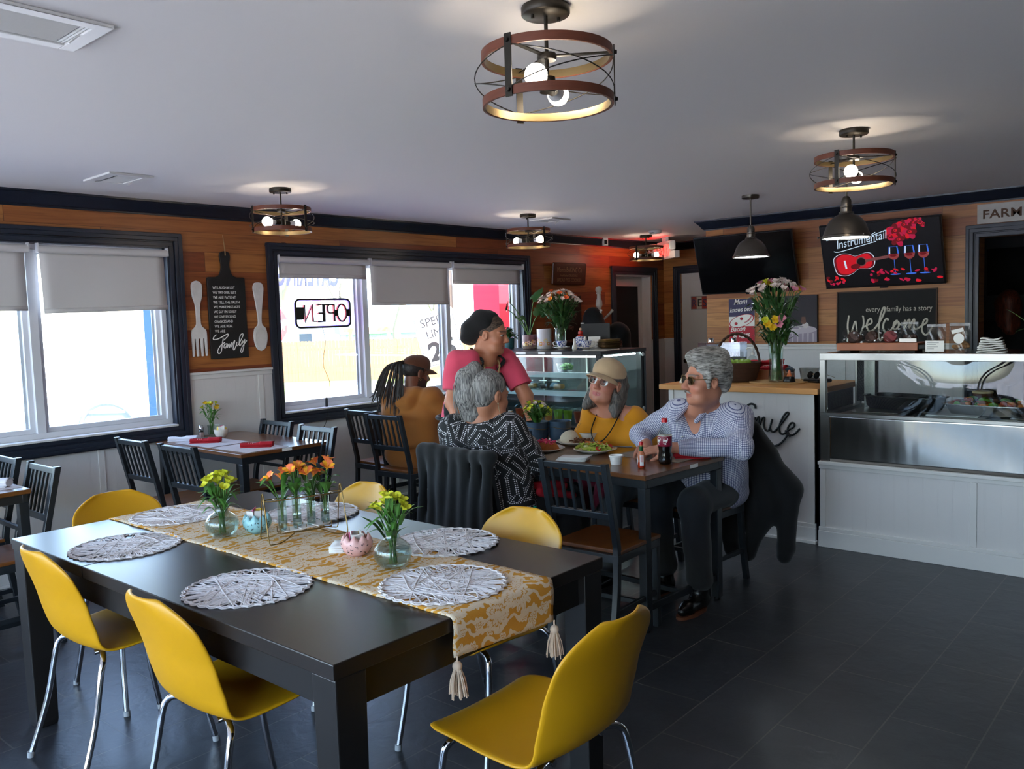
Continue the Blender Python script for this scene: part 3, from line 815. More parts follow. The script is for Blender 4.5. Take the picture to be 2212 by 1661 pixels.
def diner_table(x0, x1, y0, y1, label, tags=(), rz=0):
 t = thing('dining_table', label, 'table', ((x0+x1)/2, (y0+y1)/2, 0), rz, group='small walnut-topped dining tables')
 a = (x1-x0)/2; b_ = (y1-y0)/2
 MB().box((-a, -b_, 0.742), (a, b_, 0.765)).build('tabletop', M_WALNUT, t, smooth=0, bevel=0.003)
 f = MB(); g = 0.012
 f.box((-a+g, -b_+g, 0.70), (a-g, -b_+g+0.025, 0.742)); f.box((-a+g, b_-g-0.025, 0.70), (a-g, b_-g, 0.742)); f.box((-a+g, -b_+g+0.025, 0.70), (-a+g+0.025, b_-g-0.025, 0.742)); f.box((a-g-0.025, -b_+g+0.025, 0.70), (a-g, b_-g-0.025, 0.742))
 f.build('apron', M_BLACKMET, t, smooth=0, bevel=0.002)
 for sx in (-1, 1):
  for sy in (-1, 1):
   cx = sx*(a-g-0.022); cy = sy*(b_-g-0.022)
   lg = MB().box((cx-0.022, cy-0.022, 0.012), (cx+0.022, cy+0.022, 0.70)).build('leg', M_BLACKMET, t, smooth=0, bevel=0.003)
   MB().lathe([(0.016, 0), (0.018, 0.012)], 12, (cx, cy, 0)).build('foot', M_BLACK, lg)
  MB().box((sx*(a-g-0.022)-0.012, -b_+g+0.044, 0.10), (sx*(a-g-0.022)+0.012, b_-g-0.044, 0.135)).build('end_rail', M_BLACKMET, t, smooth=0, bevel=0.002)
 MB().box((-a+g+0.03, -0.012, 0.105), (a-g-0.03, 0.012, 0.13)).build('long_rail', M_BLACKMET, t, smooth=0, bevel=0.002)
 MB().box((-a+g+0.04, b_-g-0.03, 0.55), (a-g-0.04, b_-g-0.012, 0.572)).build('upper_rail', M_BLACKMET, t, smooth=0, bevel=0.002)
 for (py,) in tags:
  tg = MB().box((a, py-0.035, 0.745), (a+0.0012, py+0.035, 0.763)).build('number_label', M_WHITEM, t, smooth=0)
 return t
diner_table(-5.60, -4.50, 0.87, 1.515, 'walnut-topped dining table cut by the left edge of the photo')
diner_table(-5.60, -4.53, 2.675, 3.31, 'walnut-topped dining table under the first window with red rolled napkins', ((0.0,),))
diner_table(-5.60, -4.60, 4.52, 5.20, 'dining table by the second window where the man in brown sits')
diner_table(-3.425, -2.125, 3.382, 4.082, 'walnut-topped dining table with plates of food in the centre', ((0.06,),), -0.06)
bt = thing('black_dining_table', 'large black dining table in the foreground with a patterned runner', 'table', (-2.584, 1.666, 0), 0.0072)
b = MB(); b.box((-1.0, -0.538, 0.70), (-0.362, 0.538, 0.74)); b.build('table_leaf', M_TTOP, bt, smooth=0, bevel=0.003)
b = MB(); b.box((-0.3595, -0.538, 0.70), (1.0, 0.538, 0.74)); b.build('tabletop', M_TTOP, bt, smooth=0, bevel=0.003)
b = MB()
b.box((-0.93, -0.50, 0.60), (0.93, -0.475, 0.70)); b.box((-0.93, 0.475, 0.60), (0.93, 0.50, 0.70)); b.box((-0.955, -0.46, 0.60), (-0.93, 0.46, 0.70)); b.box((0.945, -0.46, 0.60), (0.97, 0.46, 0.70))
b.build('apron', M_TLEG, bt, smooth=0, bevel=0.002)
for sx in (-1, 1):
 for sy in (-1, 1):
  x0, y0 = sx*0.955, sy*0.49
  q = MB(); vs = []
  for z, w in ((0.0, 0.037), (0.02, 0.040), (0.70, 0.046)):
   for i, j in ((-1,-1), (1,-1), (1,1), (-1,1)): vs.append((x0-sx*0.003+i*w, y0-sy*0.003+j*w, z))
  q.add(vs, [(0,3,2,1), (8,9,10,11)]+[(a*4+k, a*4+(k+1) % 4, a*4+4+(k+1) % 4, a*4+4+k) for a in (0, 1) for k in range(4)])
  q.build('leg', M_TLEG, bt, smooth=0, bevel=0.004)
def EX(r, d, z): return FR*r + FD*d + Vector((0, 0, z))
EXM = Matrix((FR, FD, Vector((0, 0, 1)))).transposed().to_4x4()
def ground_z(d): return -0.30-0.54*max(0.0, min(1.0, (d-9)/25))
M_GRASS = mat('spring_lawn', (98,124,58), 0.9, var=0.25, vscale=3, bump=0.6, bscale=60)
M_ASPH = mat('asphalt', (150,152,158), 0.9, var=0.1, vscale=30)
M_CONC = mat('concrete', (196,190,180), 0.85, var=0.08, vscale=6)
b = MB()
b.M = EXM
ds = [-60, -5, 3, 9, 12, 15, 16.4, 22, 26, 30, 34, 60, 130]
b.add([(r, d, ground_z(d)) for d in ds for r in (-120, -40, -20, -8, 0, 8, 20, 90)], [(j*8+i, j*8+i+1, j*8+9+i, j*8+8+i) for j in range(len(ds)-1) for i in range(7)])
tag(b.build('ground', M_ASPH, smooth=60), kind='structure')
b = MB(); b.M = EXM
ds = [16.4, 20, 24, 29, 34, 48]
b.add([(r, d, ground_z(d)+0.025) for d in ds for r in (-30, -8, 0, 14)], [(j*4+i, j*4+i+1, j*4+5+i, j*4+4+i) for j in range(5) for i in range(3)])
tag(b.build('lawn', M_GRASS, smooth=60), kind='structure')
b = MB(); b.M = EXM
b.add([(-5.6, 22, ground_z(22)+0.05), (-3.3, 22, ground_z(22)+0.05), (-3.4, 31, ground_z(31)+0.05), (-6.6, 31, ground_z(31)+0.05)], [(0, 1, 2, 3)])
b.build('driveway', M_CONC, smooth=0)['kind'] = 'structure'
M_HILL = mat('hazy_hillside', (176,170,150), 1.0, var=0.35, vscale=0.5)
b = MB(); b.M = EXM
random.seed(3)
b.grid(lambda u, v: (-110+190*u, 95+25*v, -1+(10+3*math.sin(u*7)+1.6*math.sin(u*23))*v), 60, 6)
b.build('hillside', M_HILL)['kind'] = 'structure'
M_VAN = mat('white_van_paint', (232,236,240), 0.25, coat=0.6)
M_VANTRIM = mat('grey_van_trim', (92,100,112), 0.6)
t = thing('white_van', 'long white van parked outside the first window', 'van', EX(-9.2, 14.4, ground_z(14)+0.02), -_y)
prof = [(0.0, 0.36), (-0.02, 0.62), (-0.045, 0.66), (-0.03, 0.70), (-0.05, 0.95), (-0.02, 1.08), (0.02, 1.12), (-0.01, 1.18), (0.0, 1.32), (0.04, 1.42), (0.09, 1.62), (0.16, 1.86), (0.26, 2.02), (0.5, 2.06), (1.9, 2.06), (2.0, 1.9), (2.05, 0.36)]
b = MB()
n = len(prof)
vs = [(x, -0.9+y, z-0.02) for x in (-6.0, -1.6, -1.59, 2.9, 3.4, 3.45) for (y, z) in prof]
vs = []
for x, q in ((-6.0, 0), (-1.60, 0), (-1.595, 0.006), (-1.59, 0), (3.1, 0), (3.38, 0.10), (3.45, 0.3)):
 for (y, z) in prof: vs.append((x, -0.9+y+q*(1 if y < 1 else -1), z-0.02))
fs = [(i*n+k, i*n+k+1, (i+1)*n+k+1, (i+1)*n+k) for i in range(6) for k in range(n-1)]
fs += [(i*n, (i+1)*n, (i+1)*n+n-1, i*n+n-1) for i in range(6)]
fs.append(tuple(range(n))); fs.append(tuple(6*n+k for k in range(n)))
b.add(vs, fs)
b.build('body', M_VAN, t, smooth=40)
for x0, x1 in ((-6.0, 2.22), (3.26, 3.46)):
 MB().box((x0, -0.915, 0.26), (x1, -0.88, 0.46)).build('side_moulding', M_VANTRIM, t, smooth=0, bevel=0.01)
for yy in (-0.80, 0.85):
 wl = thing('wheel', None, None, (2.75, yy, 0.335), 0); wl.parent = t
 b = MB(); b.M = Matrix.Rotation(math.radians(90), 4, 'X'); b.lathe([(0.2, -0.1), (0.31, -0.1), (0.335, -0.07), (0.335, 0.07), (0.31, 0.1), (0.2, 0.1)], 36); b.build('tyre', mat('tyre_rubber', (40,42,46), 0.9), wl)
 b = MB(); b.M = Matrix.Rotation(math.radians(90), 4, 'X'); b.lathe([(0, 0.06), (0.06, 0.075), (0.15, 0.05), (0.2, 0.09), (0.205, 0.0), (0, -0.02)], 30); b.build('rim', M_GREY, wl)
b = MB()
for k in range(17):
 pass
pts = [(2.75+0.44*math.cos(PI*k/20), -0.905, 0.36+0.40*math.sin(PI*k/20)) for k in range(21)]
MB().tube(pts, 0.045, 8).build('wheel_arch', M_VANTRIM, t)
pl = [(2.75+0.40*math.cos(PI*k/20), 0.36+0.37*math.sin(PI*k/20)) for k in range(21)]
MB().prism(pl, (0, -0.925, 0), (1,0,0), (0,0,1), (0, 0.02, 0)).build('wheel_well', M_VANTRIM, t, smooth=0)
M_FENCE = mat('cedar_fence', (172,116,74), 0.8, var=0.2, vscale=2.2, stretch=(9,9,0.6))
t = thing('board_fence', 'tall cedar board fence across the lawn', 'fence', EX(-2.6, 35, -0.85), -_y)
b = MB(); random.seed(5)
x = -9.0
while x < 9.5:
 w = 0.136; h = 1.70+random.uniform(-0.012, 0.012); y = random.uniform(-0.004, 0.004)
 b.prism([(x, 0), (x+w, 0), (x+w, h-0.035), (x+w-0.035, h), (x+0.035, h), (x, h-0.035)], (0, y, 0), (1,0,0), (0,0,1), (0, 0.018, 0))
 x += w+0.006
b.build('board_panel', M_FENCE, t, smooth=0)
for z in (0.35, 1.35): MB().box((-9, 0.024, z-0.045), (9.5, 0.06, z+0.045)).build('fence_rail', M_FENCE, t, smooth=0)
for k in range(8): MB().box((-8.9+2.44*k, 0.06, 0), (-8.8+2.44*k, 0.15, 1.62)).build('fence_post', M_FENCE, t, smooth=0)
M_SIGNRED = mat('stop_red', (178,34,40), 0.5); M_SIGNW = mat('sign_white', (235,235,235), 0.5); M_GALV = mat('galvanised_post', (170,172,176), 0.45, 0.6); M_SIGNB = mat('sign_black', (24,24,26), 0.5)
st = EX(-5.02, 18.4, 0)
t = thing('stop_sign', 'red octagonal stop sign on a post outside, behind the left end of the second window', 'road sign', (st.x, st.y, ground_z(18)), -_y+1.17)
oct_ = lambda R: [(R*math.cos(PI/8+PI/4*k), R*math.sin(PI/8+PI/4*k)) for k in range(8)]
MB().cyl((0, 0.03, 0), (0, 0.03, 2.35), 0.028, n=10).build('post', M_GALV, t)
zc = 1.52+0.02-ground_z(18)
MB().prism(oct_(0.405), (0, 0.0, zc), (1,0,0), (0,0,1), (0, 0.006, 0)).build('sign_border', M_SIGNW, t, smooth=0)
MB().prism(oct_(0.38), (0, -0.003, zc), (1,0,0), (0,0,1), (0, 0.003, 0)).build('sign_face', M_SIGNRED, t, smooth=0)
text('letters', 'STOP', 0.34, frame((-0.33, -0.0045, zc-0.12), (1,0,0), (0,0,1)), M_SIGNW, t, 0.0005, width=0.66, bold=0.006)
st = EX(-0.62, 12.2, 0)
t = thing('speed_limit_sign', 'white tilted SPEED LIMIT 25 sign outside the second window', 'road sign', (st.x, st.y, ground_z(12)), 0, rot=(0, math.radians(-14), -_y+0.3))
MB().cyl((0, 0.03, 0), (0, 0.03, 2.05), 0.028, n=10).build('post', M_GALV, t)
zc = 1.70
MB().prism(rrect(0.60, 0.76, 0.05), (0, 0, zc), (1,0,0), (0,0,1), (0, 0.005, 0)).build('sign_face', M_SIGNW, t, smooth=0)
b = MB(); b.tube([(p[0], -0.001, zc+p[1]) for p in rrect(0.56, 0.72, 0.04)], 0.0045, 4, closed=True); b.build('sign_border', M_SIGNB, t)
text('letters', 'SPEED', 0.17, frame((-0.21, -0.002, zc+0.19), (1,0,0), (0,0,1)), M_SIGNB, t, 0.0005, width=0.42)
text('letters', 'LIMIT', 0.17, frame((-0.17, -0.002, zc+0.02), (1,0,0), (0,0,1)), M_SIGNB, t, 0.0005, width=0.34)
text('letters', '25', 0.36, frame((-0.20, -0.002, zc-0.30), (1,0,0), (0,0,1)), M_SIGNB, t, 0.0005, width=0.40, bold=0.012)
st = EX(-0.95, 14.2, 0)
t = thing('utility_pole', 'weathered wooden utility pole outside behind the right end of the second window', 'pole', (st.x, st.y, ground_z(14)))
MB().tube([(0, 0, 0), (-0.04, 0, 4), (-0.09, 0, 9)], [0.15, 0.135, 0.11], 14).build('pole', mat('weathered_pole', (128,104,84), 0.9, var=0.3, vscale=3, stretch=(6,6,0.5)), t)
MB().tube([(0.13, -0.08, 0), (0.11, -0.07, 5)], 0.02, 8).build('conduit', M_GALV, t)
M_ROOF = mat('grey_shingle', (120,132,140), 0.9, var=0.1, vscale=8); M_SIDE1 = mat('white_siding', (214,216,214), 0.8); M_SIDE2 = mat('pale_teal_siding', (150,184,184), 0.8); M_WIN = mat('house_window', (60,70,80), 0.2)
def house(r, d, w, dp, hw, hr, side, label, rz=0.0):
 p = EX(r, d, -0.9)
 t = thing('house', label, 'house', p, -_y+rz, 'houses beyond the fence')
 MB().box((-w/2, -dp/2, 0), (w/2, dp/2, hw)).build('wall', side, t, smooth=0)
 b = MB(); e = 0.35
 vs = [(-w/2-e, -dp/2-e, hw-0.1), (w/2+e, -dp/2-e, hw-0.1), (w/2+e, dp/2+e, hw-0.1), (-w/2-e, dp/2+e, hw-0.1), (-w/2-e, 0, hw+hr), (w/2+e, 0, hw+hr)]
 b.add(vs, [(0, 1, 5, 4), (2, 3, 4, 5), (0, 4, 3), (1, 2, 5), (0, 3, 2, 1)]); b.build('roof', M_ROOF, t, smooth=0)
 b = MB()
 vs = [(-w/2, -dp/2, hw-0.12), (-w/2, dp/2, hw-0.12), (-w/2, 0, hw+hr-0.25)]
 for x in (-w*0.28, w*0.22):
  wd = MB().box((x-0.5, -dp/2-0.05, hw*0.38), (x+0.5, -dp/2, hw*0.82)).build('window', M_SIGNW, t, smooth=0)
  MB().box((x-0.43, -dp/2-0.06, hw*0.38+0.07), (x+0.43, -dp/2-0.05, hw*0.82-0.07)).build('pane', M_WIN, wd, smooth=0)
 MB().box((w*0.2, -0.3, hw+hr*0.4), (w*0.2+0.5, 0.3, hw+hr+0.6)).build('chimney', mat('chimney_brick', (150,96,80), 0.9), t, smooth=0)
house(-15.8, 62, 8, 7, 2.3, 1.3, M_SIDE1, 'white house with a grey roof behind the open sign')
house(-7.4, 52, 5.5, 6, 1.9, 1.9, M_SIDE2, 'pale teal house with a grey roof left of the tilted speed sign', 0.25)
house(-0.8, 62, 6.5, 6, 2.6, 2.2, M_SIDE1, 'white house with a grey roof behind the utility pole', -0.2)
M_RAW = mat('raw_lumber', (206,140,96), 0.8)
st = EX(-6.6, 40, -0.85)
t = thing('wooden_play_frame', 'low raw timber frame standing behind the fence', 'timber frame', st, -_y)
for x in (-0.9, 0.9): MB().box((x-0.07, -0.07, 0), (x+0.07, 0.07, 2.1)).build('post', M_RAW, t, smooth=0)
MB().box((-1.2, -0.07, 1.95), (1.2, 0.07, 2.15)).build('beam', M_RAW, t, smooth=0)
M_BARK = mat('grey_bark', (132,122,106), 0.95, var=0.3, vscale=6, stretch=(1,1,0.3)); M_LEAF = mat('budding_leaf', (190,196,110), 0.8, var=0.2, vscale=2)
def tree(r, d, h, seed, leaves, label, lean=0.0, tr=0.22):
 rnd = random.Random(seed)
 t = thing('tree', label, 'tree', EX(r, d, -0.95), rnd.random()*6, 'trees beyond the fence')
 b = MB(); tips = []
 def grow(p, dr, L, rad, lv):
  q = p+dr*L*0.5+Vector((rnd.uniform(-.06,.06), rnd.uniform(-.06,.06), 0))*L
  e = p+dr*L+Vector((rnd.uniform(-.1,.1), rnd.uniform(-.1,.1), 0))*L
  b.tube([p, q, e], [rad, rad*0.85, rad*0.66], 7 if lv < 2 else 5, caps=False)
  if lv >= 4: tips.append(e); return
  if lv >= 2: tips.append(e)
  for k in range(2 if lv < 1 else 3):
   a = rnd.uniform(0, 2*PI); s = rnd.uniform(0.4, 0.85)
   nd = (dr+Vector((math.cos(a)*s, math.sin(a)*s, rnd.uniform(-0.1, 0.35)))).normalized()
   grow(q.lerp(e, rnd.uniform(0.3, 1.0)), nd, L*rnd.uniform(0.55, 0.78), rad*0.55, lv+1)
 grow(Vector((0, 0, 0)), Vector((lean, 0, 1)).normalized(), h*0.42, tr, 0)
 b.build('trunk', M_BARK, t, smooth=60)
 if leaves:
  f = MB()
  for i in range(leaves):
   c = rnd.choice(tips)+Vector((rnd.gauss(0, 0.42), rnd.gauss(0, 0.42), rnd.gauss(0, 0.42)))
   u = Vector((rnd.uniform(-1,1), rnd.uniform(-1,1), rnd.uniform(-1,1))).normalized()*0.055; w = u.orthogonal().normalized()*0.035
   f.add([c-u, c+w, c+u, c-w], [(0, 1, 2, 3)])
  f.build('foliage', M_LEAF, t, smooth=0)
tree(-9.6, 36.5, 9.5, 11, 1500, 'leafing tree with a thick trunk behind the open sign')
tree(-5.1, 39, 10, 12, 1500, 'leafing tree with a thick trunk left of the speed sign')
tree(-11.8, 42, 10, 13, 1400, 'leafing tree at the left end of the second window beside the stop sign')
tree(-4.4, 47, 9, 14, 500, 'thin bare tree just behind the tilted speed sign', 0.02, 0.16)
tree(-1.2, 44, 10, 15, 900, 'sparse tree seen between the pole and the red pier')
tree(-14.6, 52, 11, 16, 900, 'sparse tree above the stop sign far back')
tree(-10.6, 55, 12, 17, 1000, 'tree rising behind the pale teal house')
tree(-13.5, 34, 8, 18, 1300, 'tree above the roof of the white van', 0, 0.2)
M_BLUEP = mat('blue_stucco', (58,92,170), 0.9, bump=0.6, bscale=120); M_REDP = mat('red_stucco', (190,34,52), 0.85)
def pier(x0, x1, y0, y1, label, mats):
 t = thing('painted_pier', label, 'pier', ((x0+x1)/2, (y0+y1)/2, -0.3))
 a, c = (x1-x0)/2, (y1-y0)/2
 MB().box((-a, -c, 0), (a, -c+0.02, 3.0)).build('front_face', mats[0], t, smooth=0)
 MB().box((-a, -c+0.02, 0), (a, c, 3.0)).build('shaft', mats[1], t, smooth=0)
pier(-6.56, -6.43, 3.10, 3.45, 'blue and red stucco pier outside the right edge of the first window', (M_BLUEP, M_REDP))
pier(-6.9, -6.5, 7.17, 7.6, 'red pier outside the right edge of the second window', (M_REDP, M_REDP))
M_NBLUE = mat('sign_blue_tube', (90,80,255), 0.4, emit=1.6); M_NRED = mat('sign_red_tube', (255,60,70), 0.4, emit=1.2)
XO = XW-0.028
t = thing('open_sign', 'black framed open sign hanging on chains, seen from behind', 'open sign', (XO, 4.155, 1.61))
rr = rrect(0.530, 0.222, 0.04, 6)
MB().tube([(0, p[0], p[1]) for p in rr], 0.0085, 8, closed=True).build('frame', M_BLACK, t)
MB().tube([(-0.018, p[0], p[1]) for p in rrect(0.524, 0.216, 0.04, 6)], 0.007, 6, closed=True).build('blue_tube', M_NBLUE, t)
MO = frame((0, 0.0, 0), (0, -1, 0), (0, 0, 1))
def pl(ch, dx):
 L = {'O': [[(0.033+0.046*math.sin(2*PI*k/20), 0.070*math.cos(2*PI*k/20)) for k in range(21)]],
         'P': [[(0, -0.068), (0, 0.068), (0.05, 0.068), (0.064, 0.05), (0.064, 0.016), (0.05, 0.0), (0, 0.0)]],
         'E': [[(0.07, 0.068), (0, 0.068), (0, -0.068), (0.07, -0.068)], [(0, 0), (0.06, 0)]],
         'N': [[(0, -0.068), (0, 0.068), (0.075, -0.068), (0.075, 0.068)]]}[ch]
 return [[(x+dx, y) for x, y in s] for s in L]
for nm, z, r, m in (('letters', 0.0, 0.0075, M_BLACK), ('letter_tubes', 0.016, 0.006, M_NRED)):
 b = MB()
 for ch, dx in (('O', -0.215), ('P', -0.105), ('E', -0.010), ('N', 0.105)):
  for s in pl(ch, dx): b.tube([MO @ Vector((x, y, z)) for x, y in s], r, 6)
 if z == 0:
  for (x0, x1, y0, y1) in ((-0.262, -0.225, -0.03, 0.03), (-0.14, -0.1, -0.025, 0.025), (0.19, 0.262, -0.05, 0.05), (-0.10, 0.0, 0.06, 0.072), (0.0, 0.012, -0.07, 0.07), (0.07, 0.105, -0.07, -0.058)):
   c = [MO @ Vector(p) for p in ((x0, y0, -0.004), (x1, y0, -0.004), (x1, y1, -0.004), (x0, y1, -0.004), (x0, y0, 0.004), (x1, y0, 0.004), (x1, y1, 0.004), (x0, y1, 0.004))]
   b.add(c, [(0,3,2,1),(4,5,6,7),(0,1,5,4),(1,2,6,5),(2,3,7,6),(3,0,4,7)])
 b.build(nm, m, t)
for y in (-0.165, 0.165):
 MB().tube([(0, y+0.011*math.cos(a), 0.121+0.011*math.sin(a)) for a in [PI*k/8 for k in range(9)]], 0.0025, 6).build('hanger', M_BLACK, t)
 b = MB()
 for k in range(12):
  z = 0.140+k*0.024
  b.tube([(0.004*(k % 2)*math.cos(a), y+0.005*math.cos(a)*(1-k % 2), z+0.014*math.sin(a)) for a in [2*PI*j/8 for j in range(8)]], 0.0012, 4, closed=True)
 b.build('chain', M_BLACK, t)
t = thing('power_cord', 'thin black power cord with inline switch hanging from the open sign', 'cord', (XO, 4.135, 1.5))
MB().tube(catmull([(0, 0.0, 0), (0.012, 0.012, -0.12), (0.004, -0.012, -0.3), (0.02, 0.03, -0.45), (0.01, 0.0, -0.57)], 6), 0.0022, 6).build('cord', M_BLACK, t)
MB().box((0.002, -0.012, -0.65), (0.018, 0.006, -0.57)).build('switch', M_BLACK, t, smooth=0, bevel=0.003)
MB().tube(catmull([(0.01, -0.003, -0.65), (0.05, -0.03, -0.66), (0.075, -0.06, -0.75), (0.066, -0.11, -0.86), (0.05, -0.05, -1.0), (0.04, -0.1, -1.3)], 6), 0.0022, 6).build('cord_tail', M_BLACK, t)
M_DECAL = mat('lilac_window_vinyl', (190,190,212), 0.7)
_n = M_DECAL.node_tree.nodes; _l = M_DECAL.node_tree.links
_tr = _n.new('ShaderNodeBsdfTranslucent'); _tr.inputs[0].default_value = (0.6, 0.6, 0.72, 1); _mx = _n.new('ShaderNodeMixShader'); _mx.inputs[0].default_value = 0.6
_l.new(_n['Principled BSDF'].outputs[0], _mx.inputs[1]); _l.new(_tr.outputs[0], _mx.inputs[2]); _l.new(_mx.outputs[0], _n['Material Output'].inputs[0])
t = thing('window_lettering', 'mirrored vinyl lettering on the glass above the open sign', 'lettering', (XW-0.106, 4.38, 1.835))
text('letters', 'CATERING', 0.24, frame((0, 0, 0), (0, -1, 0), (0, 0, 1)), M_DECAL, t, 0.0004, width=0.60, bold=0.008)
def wallplane(o, sgn=1):
 return frame(o, (1, 0, 0), (0, 0, 1))          # on walls that face -Y
WL = lambda y, z, x=0.0: frame((XW+x, y, z), (0, 1, 0), (0, 0, 1))   # on the window wall, facing +X
t = thing('service_counter', 'white beadboard counter with a thick butcher block top', 'counter', (-2.69, 5.70, 0))
MB().box((-0.52, -0.355, 0), (0.53, 0.33, 0.972)).build('body', M_BEAD_X, t, smooth=0)
for x0, x1 in ((-0.526, -0.486), (0.50, 0.543)): MB().box((x0, -0.362, 0.13), (x1, -0.30, 0.972)).build('corner_stile', M_WHITE, t, smooth=0, bevel=0.002)
MB().box((0.53, -0.355, 0.0), (0.543, 0.33, 0.972)).build('end_panel', M_NAVY, t, smooth=0)
b = MB(); b.box((-0.535, -0.37, 0), (0.55, -0.345, 0.105)); b.box((-0.532, -0.365, 0.105), (0.548, -0.345, 0.13)); b.box((-0.545, -0.382, 0), (0.556, -0.345, 0.02)); b.box((-0.54, -0.345, 0), (-0.52, 0.33, 0.12)); b.build('base_moulding', M_WHITE, t, smooth=0, bevel=0.003)
MB().box((-0.59, -0.39, 0.972), (0.576, 0.36, 1.01)).build('countertop', M_BUTCHER, t, smooth=0, bevel=0.004)
t = thing('smile_sign', 'black cut-out Smile sign with a curved smile under the word', 'sign', (-2.44, 5.345, 0.77))
M_SM = frame((0.0, -0.008, 0), (1, 0, 0), (0, 0, 1))
def zp(pts, x0, y0, sx, sy, skew=0.0, xs=0): return [((x-x0)*sx, -(y-y0+skew*(x-xs))*sy) for x, y in pts]
S1 = [[(1248,805),(1240,770),(1200,752),(1150,770),(1125,815),(1150,860),(1190,900),(1195,950),(1160,990),(1110,985)],
      [(1215,995),(1232,940),(1240,900),(1232,990),(1262,920),(1290,900),(1292,990),(1325,915),(1355,905),(1348,990),(1375,1040),(1410,1030),(1450,915),(1425,1000),(1440,1045),(1475,1045),(1530,990),(1600,905),(1642,850),(1620,836),(1575,890),(1535,980),(1540,1055),(1580,1072),(1640,1025),(1700,990),(1708,955),(1670,950),(1630,1010),(1645,1072),(1700,1072),(1770,1005)],
      [(1195,1000),(1215,1090),(1290,1180),(1400,1220),(1520,1190),(1600,1120),(1640,1050)], [(1600,1030),(1635,1070),(1662,1096)]]
strokes('lettering', [zp(s, 1432, 960, 0.000585, 0.00061, -0.02, 1432) for s in S1], M_SM, 0.0068, M_BLACK, t, flat=1)
t = thing('steam_table', 'stainless steel serving table with a glass front and white beadboard skirt', 'serving table', (-2.10, 5.31, 0))
Lb = 2.3; Dp = 0.66
MB().box((0.0, 0.0, 0.0), (Lb, Dp, 0.53)).build('skirt', M_BEAD_X, t, smooth=0)
b = MB(); b.box((-0.008, -0.016, 0), (Lb, 0.0, 0.105)); b.box((-0.006, -0.012, 0.105), (Lb, 0.0, 0.13)); b.build('base_moulding', M_WHITE, t, smooth=0, bevel=0.003)
b = MB(); b.box((-0.01, -0.016, 0.53), (Lb, 0.03, 0.552)); b.box((-0.006, -0.006, 0.505), (Lb, 0.0, 0.53)); b.build('top_moulding', M_WHITE, t, smooth=0, bevel=0.006)
for x in (0.02, 0.885, 1.75): MB().box((x-0.018, -0.008, 0.13), (x+0.018, 0.0, 0.505)).build('batten', M_WHITE, t, smooth=0, bevel=0.002)
MB().grid(lambda u, v: (0.03+(Lb-0.03)*u, 0.012+0.004*math.sin(u*17+v*2)*math.sin(PI*v), 0.552+0.303*v), 60, 12).build('front_sheet', M_STEELW, t, solid=0.002)
MB().box((0.0, 0.008, 0.552), (0.055, 0.02, 0.86)).build('corner_sheet', M_STEEL, t, smooth=0)
MB().box((0.0, 0.02, 0.552), (Lb, Dp, 0.84)).build('body', M_STEEL, t, smooth=0)
b = MB(); b.box((0.0, 0.0, 0.84), (Lb, 0.05, 0.862)); b.box((0.0, Dp-0.05, 0.84), (Lb, Dp, 0.862)); b.box((0, 0.05, 0.84), (0.05, Dp-0.05, 0.862)); b.build('well_rim', M_STEEL, t, smooth=0, bevel=0.002)
for k, x in enumerate((0.12, 0.56, 1.0, 1.44, 1.88)):
 b = MB(); b.box((x, 0.07, 0.846), (x+0.36, 0.50, 0.862)); pn = b.build('pan_lid' if k % 2 == 0 else 'steam_pan', M_STEEL, t, smooth=0, bevel=0.004)
 MB().box((x+0.04, 0.10, 0.862), (x+0.32, 0.47, 0.868)).build('recess', M_STEEL if k != 1 else M_ALU, pn, smooth=0, bevel=0.003)
for x, y in ((0.0, 0.0), (0.0, Dp-0.04)):
 MB().box((x, y, 0.862), (x+0.034, y+0.036, 1.205)).build('post', M_STEEL, t, smooth=0, bevel=0.002)
MB().box((0.13, 0.42, 0.862), (0.20, 0.46, 1.20)).build('post', M_STEEL, t, smooth=0, bevel=0.002)
MB().box((0.02, 0.60, 0.88), (0.16, 0.61, 1.2)).build('end_baffle', M_BLACK, t, smooth=0)
b = MB(); b.box((0.0, -0.004, 1.195), (Lb, 0.034, 1.238)); b.build('front_rail', M_STEEL, t, smooth=0, bevel=0.002)
MB().box((0.0, 0.034, 1.222), (Lb, Dp-0.1, 1.236)).build('shelf_top', M_TVBLACK, t, smooth=0)
for x in (0.045, 0.43, 0.84, 1.3, 1.75):
 MB().cyl((x, -0.005, 0.853), (x, 0.0, 0.853), 0.004, n=8).build('rivet', M_STEEL, t)
gl = MB(); gl.grid(lambda u, v: (0.036+(Lb-0.036)*u, 0.016+0.012*math.sin(u*11+1)*math.sin(PI*v), 0.862+0.334*v), 50, 14); gl.build('glass_front', M_CASEGLASS, t)
M_BLKPLAST = mat('black_plastic', (20,20,22), 0.3)
t = thing('black_food_tray', 'black plastic compartment tray behind the steam table glass', 'tray', (-1.70, 5.68, 0.868), -0.25)
out = [(0.0, 0), (0.9, 0), (0.97, 0.02), (1.0, 0.075), (1.08, 0.08), (1.08, 0.085), (0.98, 0.084), (0.93, 0.03), (0.88, 0.012), (0, 0.012)]
b = MB(); n = 40; vs = []; fs = []
sup = lambda a: (abs(math.cos(a))**0.45*(1 if math.cos(a) > 0 else -1), abs(math.sin(a))**0.45*(1 if math.sin(a) > 0 else -1))
for k in range(n):
 cx_, cy_ = sup(2*PI*k/n)
 for r, z in out: vs.append((cx_*0.235*r, cy_*0.115*r, z))
L_ = len(out)
for k in range(n):
 for i in range(L_-1): fs.append((k*L_+i, ((k+1) % n)*L_+i, ((k+1) % n)*L_+i+1, k*L_+i+1))
b.add(vs, fs); b.build('tray', M_BLKPLAST, t, smooth=50)
